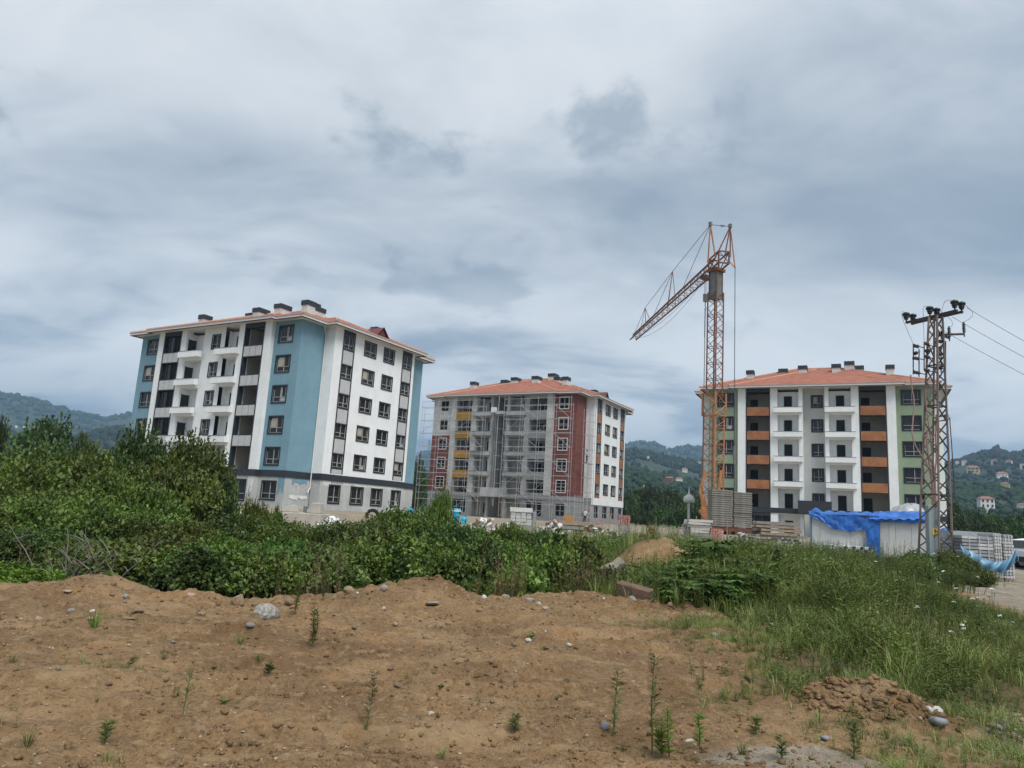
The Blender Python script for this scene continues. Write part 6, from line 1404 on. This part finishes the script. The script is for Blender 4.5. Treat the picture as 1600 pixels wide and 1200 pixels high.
# concrete block, rotten log, weed sprouts
p = onground(993, 940); r = put('concrete_block', MB().box(-.33, .33, -.14, .14, -.15, .11).mesh('concrete_block', M['block_red']), None, (p.x, p.y+.15, p.z+.12), (.1, .16, -.5)); bevel(r, .02); tag(r, 'reddish broken concrete block lying aslant before the dark herbs', 'block')
p = at(948, 893, 17.5); r = put('rotten_log', MB().tube([(-.42, 0, 0), (-.1, .02, .03), (.2, 0, .02), (.44, .02, .06)], [.10, .13, .14, .15], 9).mesh('rotten_log', M['dead_wood']), None, (p.x, 17.5, p.z), (0, -.42, .2)); tag(r, 'weathered log end sticking out of the weeds at a slant', 'log'); 
# plants growing singly on the bare soil
def plant_tall(seed, h, n, mt, lw=.012, ll=.06, two=False):
    rs = np.random.RandomState(seed); st = MB(); P_, D_ = [], []
    for s in range(2 if two else 1):
        e = np.array([rs.uniform(-.08, .08)+(.09*s), rs.uniform(-.05, .05), 1-.08*s]); b0 = np.array([.03*s, 0, 0]); st.tube([tuple(b0), tuple((b0+e)/2+rs.normal(0, .015, 3)), tuple(e)], [.006/h, .005/h, .002/h], 4)
        for i in range(n): t = rs.uniform(.12, 1); az_ = i*2.4; P_.append(b0+(e-b0)*t); D_.append([math.cos(az_), math.sin(az_), rs.uniform(.25, .9)])
    n_ = len(P_); V, F = leaf_quads(np.array(P_), nrm_(np.array(D_)), np.tile([0., 0, 1.], (n_, 1)), ll/h*rs.uniform(.6, 1.2, n_), np.full(n_, lw/h), .1, .1)
    return st.mesh('stem', M['stem_green']), mesh_np('leaves', V, F, M[mt])
def sprout(px, py, ytop, kind, label, cat='weed', group=None, mt='leaf_weed', seed=1):
    p = onground(px, py); pt = at(px, ytop, p.y); h = max(.05, pt.z-p.z); r = thing({'tall': 'tall_weed', 'tuft': 'grass_tuft', 'rosette': 'seedling', 'feather': 'seedling'}[kind], label, cat, p, RS.uniform(0, 6.28), group)
    if kind in ('tall', 'feather'):
        st_, lf = plant_tall(seed, h, int(60+90*h) if kind == 'tall' else 46, mt, .011 if kind == 'tall' else .007, .068 if kind == 'tall' else .09, kind == 'tall' and seed % 2 == 0); r.scale = (h, h, h); put('stem', st_, r); put('leaves', lf, r)
    elif kind == 'tuft': V, F = tmpl_grass(seed, 34); V = V*np.array([h*1.5, h*1.5, h]); put('blades', mesh_np('blades', V, F, M[mt]), r)
    else:
        rs = np.random.RandomState(seed); n_ = 12; a = rs.uniform(0, 6.28, n_); V, F = leaf_quads(np.zeros((n_, 3)), nrm_(np.stack([np.cos(a), np.sin(a), rs.uniform(.4, 1.6, n_)], 1)), np.tile([0., 0, 1.], (n_, 1)), h*rs.uniform(.7, 1.15, n_), np.full(n_, h*.3), .15, .2); put('leaves', mesh_np('leaves', V, F, M[mt]), r)
    return r
for a in [(487, 1016, 950, 'tall', 'tall two-stemmed green weed in the middle of the bare soil', 'weed', None, 'leaf_weed', 2), (829, 1001, 985, 'rosette', 'bright green sprout alone on the bare soil', 'seedling', None, 'leaf_light', 3), (284, 1128, 1052, 'feather', 'dark feathery seedling at the lower left', 'seedling', None, 'leaf_dark', 4), (349, 1103, 1083, 'rosette', 'small leafy sprout right of the dark feathery seedling', 'seedling', None, 'leaf_bush', 5),
          (42, 1168, 1132, 'tuft', 'wide spiky grass tuft at the lower left corner', 'grass tuft', None, 'leaf_weed', 6), (163, 1166, 1128, 'tall', 'short single-stemmed weed right of the spiky grass tuft', 'weed', None, 'leaf_weed', 7), (572, 1145, 1050, 'tall', 'thin dry stalk rising from a grass clump at the lower middle', 'weed', None, 'leaf_dry', 9), (570, 1146, 1126, 'tuft', 'low grass clump at the foot of the thin dry stalk', 'grass tuft', None, 'leaf_grass', 8),
          (684, 1128, 1106, 'tuft', 'grass clump in a small hollow at the lower middle', 'grass tuft', None, 'leaf_weed', 10), (688, 1078, 1066, 'rosette', 'tiny sprout above the hollow with the grass clump', 'seedling', None, 'leaf_dark', 11), (805, 1148, 1118, 'tall', 'bushy small weed at the lower middle right', 'weed', None, 'leaf_weed', 13), (690, 1188, 1162, 'tuft', 'green grass clump at the bottom edge of the picture', 'grass tuft', None, 'leaf_grass', 14),
          (958, 1150, 1046, 'tall', 'slender horseweed left of a taller one', 'weed', None, 'leaf_weed', 15), (1019, 1180, 1022, 'tall', 'tallest slender horseweed at the lower right of the soil', 'weed', None, 'leaf_weed', 17), (1046, 1186, 1112, 'tall', 'shorter horseweed just right of the tallest one', 'weed', None, 'leaf_light', 19), (1034, 1186, 1130, 'tall', 'bushy low weed at the foot of the tallest horseweed', 'weed', None, 'leaf_light', 18), (1093, 1175, 1116, 'tall', 'thin weed beside the white flake of stone', 'weed', None, 'leaf_light', 21), (1182, 1150, 1122, 'tall', 'small weed at the left end of the light sand', 'weed', None, 'leaf_weed', 23), (1222, 1192, 1150, 'tall', 'weed growing out of the light sand', 'weed', None, 'leaf_weed', 25), (1335, 1190, 1130, 'tall', 'blue-green weed before the little soil heap', 'weed', None, 'leaf_weed', 27), (1160, 1186, 1150, 'tuft', 'grass tuft on the light sand', 'grass tuft', None, 'leaf_grass', 28),
          (145, 986, 944, 'tuft', 'upright yellowish grass tuft on the left bank slope', 'grass tuft', None, 'leaf_light', 30), (205, 1038, 1018, 'tuft', 'flat green grass patch left of the bank foot', 'grass tuft', None, 'leaf_grass', 31), (255, 1030, 1014, 'tuft', 'grass patch right of the flat green one at the bank foot', 'grass tuft', None, 'leaf_grass', 32), (375, 1006, 985, 'tuft', 'grass clump below the pale grey boulder', 'grass tuft', None, 'leaf_light', 33), (150, 1102, 1088, 'tuft', 'little round tuft at the left of the soil', 'grass tuft', None, 'leaf_weed', 34), (20, 1040, 1015, 'tuft', 'leaning long grass at the left picture edge', 'grass tuft', None, 'leaf_grass', 35), (405, 1038, 1015, 'tuft', 'thin grass clump below the boulder and its grass', 'grass tuft', None, 'leaf_weed', 36), (418, 1062, 1040, 'tall', 'dark little weed under the thin grass clump', 'weed', None, 'leaf_dark', 37), (375, 1172, 1158, 'tuft', 'small grass tuft at the lower left centre', 'grass tuft', None, 'leaf_weed', 38), (680, 984, 974, 'tuft', 'flat sparse grass in front of the middle heap', 'grass tuft', None, 'leaf_weed', 39), (765, 1072, 1060, 'tuft', 'wiry grass clump beside two stones in the middle', 'grass tuft', None, 'leaf_weed', 40), (870, 1098, 1080, 'tuft', 'spreading grass runner right of the middle', 'grass tuft', None, 'leaf_weed', 41),
          (460, 965, 905, 'tall', 'leafy shoot right behind the pale grey boulder', 'weed', None, 'leaf_bush', 42), (505, 945, 880, 'tall', 'tall leafy weed on the bank before the bushes', 'weed', None, 'leaf_weed', 44), (895, 936, 905, 'tall', 'bright leafy weed at the right end of the thicket', 'weed', None, 'leaf_bush', 46), (1073, 985, 950, 'tuft', 'grass tuft before the dark feathery herbs', 'grass tuft', None, 'leaf_grass', 47), (1305, 1050, 1022, 'tall', 'light weed in the short grass at the right', 'weed', None, 'leaf_light', 49), (847, 930, 846, 'tall', 'very thin bare stalk before the right end of the thicket', 'weed', None, 'leaf_dry', 51), (1415, 1018, 990, 'tall', 'weed with orange-red leaves in the right-hand grass', 'weed', None, 'leaf_red', 53)]:
    sprout(*a)
# ================================================================== building materials along the site
def site(px, py, Y): p = at(px, py, Y); return Vector((p.x, Y, T(p.x, Y)))
def near_y(x0, x1, ybot, Y): return min(Y, max(30., onground((x0+x1)/2, ybot).y))
def heap(name, label, cat, x0, x1, ytop, ybot, Y, n, mats, seed, size=.32, group=None, piece='stone'):
    """a heap of separate pieces; everything below the visible part stands on the site ground"""
    Y = near_y(x0, x1, ybot, Y); a, b_, t_ = at(x0, ybot, Y), at(x1, ybot, Y), at((x0+x1)/2, ytop, Y); g = T((a.x+b_.x)/2, Y); size *= .66*max(.55, Y/58); r = thing(name, label, cat, ((a.x+b_.x)/2, Y, g), 0, group); w = (b_.x-a.x)/2; h = t_.z-g; rs = random.Random(seed)
    for i in range(int(n*2.1)):
        u = rs.uniform(-1, 1); v = rs.uniform(-1, .6); top_ = h*max(.12, (1-abs(u)**2.2)*(1-.6*abs(v)))*rs.uniform(.45, 1); s = size*rs.uniform(.5, 1.3)
        put(piece, rock_of(rs.randint(0, 4), rs.choice(mats)), r, (u*w, v*1.1, max(s*.3, top_*.9-s*.5)), (rs.uniform(0, 1), rs.uniform(0, 1), rs.uniform(0, 6)), (s*rs.uniform(.8, 1.5), s, s*rs.uniform(.5, 1)))
    core = MB().lathe([(1, -.2), (.85, h*.20), (.5, h*.38), (0, h*.45)], 14); core.v = [(x*w*1.02, y*1.1, z) for x, y, z in core.v]; core.build('core', M['wood_grey'], r, smooth=True)
    return r
heap('rubble_heap', 'heap of whitish broken rubble beside the dark rounded bush', 'rubble', 338, 402, 793, 812, 48, 46, ['rubble', 'sack_white', 'rock_white'], 1, .36)
heap('rubble_heap', 'white sacks and rubble lying at the foot of the blue block side wall', 'rubble', 498, 540, 803, 815, 52, 22, ['sack_white', 'plastic_white'], 2, .42)
heap('rubble_heap', 'low pale rubble strip below the basement windows of the blue block', 'rubble', 560, 605, 804, 815, 56, 22, ['rubble', 'rock_white', 'rock_pink'], 3, .34)
heap('waste_heap', 'colourful waste heap of sacks and packaging before the red block', 'waste', 724, 780, 797, 822, 60, 60, ['sack_white', 'plastic_white', 'rock_pink', 'rubble', 'plastic_white', 'wood_orange'], 4, .40, piece='sack')
heap('waste_heap', 'grey-white waste pieces left of the wrapped block stack', 'waste', 782, 800, 806, 818, 60, 16, ['plastic_white', 'rubble', 'roof_metal'], 5, .34, piece='sack')
heap('rubble_heap', 'pale debris row between the wrapped stack and the timber pile', 'rubble', 828, 905, 806, 820, 60, 44, ['plastic_white', 'sack_white', 'rubble', 'rock_pink'], 6, .34)
heap('rubble_heap', 'mixed pale debris at the foot of the red block corner', 'rubble', 905, 950, 810, 826, 58, 34, ['rubble', 'sack_white', 'rock_pink', 'wood_grey'], 7, .36)
heap('scrap_heap', 'rusty brown scrap and formwork heap left of the grey slab stack', 'scrap', 985, 1046, 815, 842, 50, 52, ['rust_red', 'wood', 'rust_red', 'wood_grey'], 8, .34, piece='scrap')
heap('scrap_heap', 'smaller brown scrap heap sloping toward the bare soil pile', 'scrap', 1036, 1076, 824, 846, 46, 30, ['wood', 'rust_red', 'wood_orange'], 9, .30, piece='scrap')
heap('rubble_heap', 'dusty debris and weeds strip before the pink brick pallets', 'rubble', 930, 985, 822, 838, 46, 34, ['rubble', 'wood_grey', 'sack_white', 'rock_tan'], 10, .30)
heap('rubble_heap', 'pale broken slabs at the foot of the ballast stacks', 'rubble', 1130, 1195, 826, 846, 46, 40, ['rubble', 'rock_white', 'wood_grey', 'rock_grey'], 11, .34)
heap('rubble_heap', 'light grey debris right of the timber boards before the hut', 'rubble', 1195, 1262, 832, 848, 44, 34, ['rubble', 'plastic_white', 'wood_grey', 'roof_metal'], 12, .28)
# concrete footings before the blue block
Yf = 38.0; a = at(430, 818, Yf); b_ = at(500, 818, Yf); zt = at(465, 801, Yf).z
r = thing('concrete_footing', 'long low grey concrete footing before the blue block', 'footing', ((a.x+b_.x)/2, Yf, T(a.x, Yf)), -.1); w = (b_.x-a.x)/2; o = MB().box(-w, w, 0, 1.6, -.2, zt-r.location.z).build('base', M['beige_concrete'], r); bevel(o, .03)
r2 = thing('concrete_wedge', 'beige triangular concrete wedge on the left of the footing', 'concrete piece', (at(445, 801, Yf).x, Yf+.7, zt+.003), .3); h = at(445, 788, Yf).z-zt
m = MB(); m.v = [(x*.62, y*.7, z) for x, y, z in [(-.95, -.5, 0), (.85, -.5, 0), (.85, .5, 0), (-.95, .5, 0), (.25, -.5, h), (.25, .5, h), (.55, -.5, h*.95), (.55, .5, h*.95)]]; m.f = [(0, 3, 2, 1), (0, 1, 6, 4), (3, 5, 7, 2), (0, 4, 5, 3), (4, 6, 7, 5), (1, 2, 7, 6)]; m.m = [0]*6; bevel(m.build('wedge', M['beige_concrete'], r2), .03)
r2 = thing('concrete_wedge', 'pale concrete piece with a dark recess standing on the right of the footing', 'concrete piece', (at(486, 801, Yf).x, Yf+.6, zt+.003), -.1); h = at(486, 785.5, Yf).z-zt
m = MB(); m.v = [(x*.75, y*.7, z) for x, y, z in [(-.5, -.5, 0), (.55, -.5, 0), (.55, .5, 0), (-.5, .5, 0), (-.05, -.5, h), (.5, -.5, h), (.5, .5, h), (-.05, .5, h)]]; m.f = [(0, 3, 2, 1), (0, 1, 5, 4), (1, 2, 6, 5), (2, 3, 7, 6), (3, 0, 4, 7), (4, 5, 6, 7)]; m.m = [0]*6; bevel(m.build('block', M['beige_concrete'], r2), .03); MB().box(-.46, -.26, -.355, .2, .02, h*.62).build('recess', M['roof_metal'], r2)
# tyres half buried
for px, lb in ((492, 'old tyre half buried right of the concrete footing'), (582, 'old tyre half buried below the basement windows')):
    p = at(px, 803, 42); r = thing('old_tyre', lb, 'tyre', (p.x, 42, p.z-.1), .2); R_ = .31; m = MB(); m.tube([(R_*math.cos(t), 0, R_*math.sin(t)) for t in [i*PI/14 for i in range(-3, 18)]], .10, 8); m.build('tread', M['tyre'], r, smooth=True); bar('prop', (0, .1, -.6), (0, .1, -.25), .12, M['wood'], r)
def barrel(px, py, Y, h, mt, label, tilt=0., cat='barrel'):
    p = at(px, py, Y); r = thing('barrel', label, cat, (p.x, Y, p.z-h*.5)); r.rotation_euler = (0, tilt, 0); R_ = h*.33; MB().lathe([(0, 0), (R_*.96, 0), (R_, .04*h), (R_, .3*h), (R_*1.04, .32*h), (R_*1.04, .35*h), (R_, .37*h), (R_, .63*h), (R_*1.04, .65*h), (R_*1.04, .68*h), (R_, .7*h), (R_*.97, h), (0, h)], 16).build('drum', M[mt], r, smooth=True); MB().lathe([(R_*.35, h+.003), (R_*.35, h+.04), (0, h+.04)], 10).build('lid', M['black_plastic'], r); return r
barrel(639, 801.5, 46, .60, 'plastic_blue', 'bright blue plastic drum at the right corner of the blue block', .12); barrel(722, 814, 46, .60, 'plastic_blue', 'bright blue drum lying low before the waste heap', .3)
barrel(713, 803, 48, .72, 'plastic_blue', 'blue container with a white top left of the waste heap', .05); 
p = at(713, 797.5, 48); o = MB().box(-.33, .33, -.24, .24, 0, .08).build('lid_board', M['plastic_white'], None, (p.x, 48, p.z-.075)); tag(o, 'white board lying on top of the blue container', 'board')
# wrapped block stack, bricks, timber
def stack(label, x0, x1, ytop, ybot, Y, nx_, nz_, mt, depth, rz=0., seed=1, name='block_stack', piece='block', cat='block stack', top=None, group=None):
    Y = near_y(x0, x1, ybot, Y); a, b_, t_ = at(x0, ybot, Y), at(x1, ybot, Y), at((x0+x1)/2, ytop, Y); g = T((a.x+b_.x)/2, Y); w = b_.x-a.x; base = max(g, a.z-.05); r = thing(name, label, cat, ((a.x+b_.x)/2, Y, base), rz, group); h = (t_.z-base)/nz_; rs = random.Random(seed)
    me = MB().box(-w/nx_/2+.012, w/nx_/2-.012, 0, depth, .008, h-.008).mesh(piece, M[mt])
    for j in range(nz_):
        for i in range(nx_): put(piece, me, r, (-w/2+w*(i+.5)/nx_+rs.uniform(-.01, .01), rs.uniform(-.02, .02), j*h), (0, 0, rs.uniform(-.02, .02)))
    if top: MB().box(-w/2-.03, w/2+.03, -.04, depth+.04, nz_*h-.16, nz_*h+.06).build('cover', M[top], r)
    if base > g+.03: MB().box(-w/2, w/2, .02, depth, g-base-.1, -.004).build('bearer', M['wood_grey'], r)
    return r
stack('grey block stack under a pale cover before the entrance of the red block', 797, 830, 795, 818, 62, 4, 5, 'paver_edge', 1.3, 0, 1, top='sack_white'); stack('small grey block stack right of the covered one', 832, 838, 799, 815, 62.5, 1, 4, 'paver', .8, 0, 2)
stack('pink brick pallet at the far right corner of the red block', 966, 984, 805, 818, 66, 5, 5, 'brick_pink', 1.0, -.2, 3, 'brick_pallet', 'brick', 'brick pallet', group='pink brick pallets'); stack('pink brick pallet low among the debris before the red block corner', 927, 942, 816, 830, 56, 5, 5, 'brick_pink', .9, -.1, 4, 'brick_pallet', 'brick', 'brick pallet', group='pink brick pallets'); stack('faded pink brick pallet under the left ballast stack', 1110, 1129, 826, 846, 47, 5, 5, 'brick_pink', .9, 0, 5, 'brick_pallet', 'brick', 'brick pallet', group='pink brick pallets')
def plank_pile(label, x0, x1, ytop, ybot, Y, n, mt, seed, rows_=3, name='timber_pile', piece='plank', th=.09):
    Y = near_y(x0, x1, ybot, Y); a, b_, t_ = at(x0, ybot, Y), at(x1, ybot, Y), at((x0+x1)/2, ytop, Y); base = max(T((a.x+b_.x)/2, Y), a.z-.1); r = thing(name, label, 'timber', ((a.x+b_.x)/2, Y, base)); w = b_.x-a.x; H_ = t_.z-base; rs = random.Random(seed); per = max(1, n//rows_); lay = H_/rows_
    for j in range(rows_):
        for i in range(per):
            L_ = w*rs.uniform(.75, 1.02); x = rs.uniform(-.08, .08)*w; y = i*1.2/per; d = rs.uniform(-.03, .03); MBo = bar(piece, (x-L_/2, y+d, j*lay+th*.6), (x+L_/2, y-d, j*lay+th*.6+rs.uniform(-.03, .03)), th*rs.uniform(.8, 1.2), M[rs.choice(mt)], r, True)
        if j < rows_-1:
            for s in (-.35, .35): bar('bearer', (s*w, -.02, j*lay+th*1.35), (s*w, 1.2, j*lay+th*1.35), max(.05, lay-th*1.3), M['wood_grey'], r, True)
    return r
plank_pile('long brown timber beams lying before the debris of the red block', 857, 915, 814, 822, 58, 12, ['wood', 'wood_grey'], 1, 2, th=.16); plank_pile('lower timber pile under the long brown beams', 862, 930, 822, 834, 52, 12, ['wood_grey', 'wood', 'rust_red'], 2, 3, th=.14)
plank_pile('stack of long light boards right of the ballast stacks', 1181, 1251, 815, 832, 48, 20, ['wood', 'wood_grey', 'wood'], 3, 4, th=.13); plank_pile('grey boards on the ground below the stack of light boards', 1165, 1262, 833, 842, 46, 10, ['wood_grey'], 4, 2, th=.12)
plank_pile('untidy stack of pale stone slabs and boards left of the ballast', 1073, 1111, 812, 846, 52, 40, ['rubble', 'wood_grey', 'rock_white'], 5, 9, 'slab_stack', 'slab', .12)
r = stack('orange wooden formwork board leaning at the foot of the red block', 880, 896, 805, 813, 92, 1, 1, 'wood_orange', .1, 0, 6, 'formwork_board', 'board', 'board')
p = site(1214, 842, 46); r = thing('film_roll', 'silvery roll of plastic film lying before the timber boards', 'film roll', (p.x, 46, at(1214, 841, 46).z), .1); MB().tube([(-.42, 0, .1), (-.3, 0, .14), (.3, .02, .14), (.42, 0, .1)], [.10, .2, .2, .12], 12).build('roll', M['film_clear'], r, smooth=True); MB().box(-.4, .4, -.15, .3, -.6, -.06).build('support', M['wood_grey'], r)
for px, y0, y1, Y_, lb in ((1226, 808, 845, 45, 'thin upright wooden stake before the timber boards'), (1136, 815, 845, 46, 'short upright stake before the ballast stacks'), (1088, 806, 838, 50, 'upright stake beside the slab stack'), (951, 802, 830, 54, 'thin leaning pole before the white side wall of the red block')):
    a = at(px, y1, Y_); b_ = at(px+(4 if px == 951 else 0), y0, Y_); o = bar('stake', (a.x, Y_, T(a.x, Y_)-.05), b_, .07, M['wood']); tag(o, lb, 'stake')
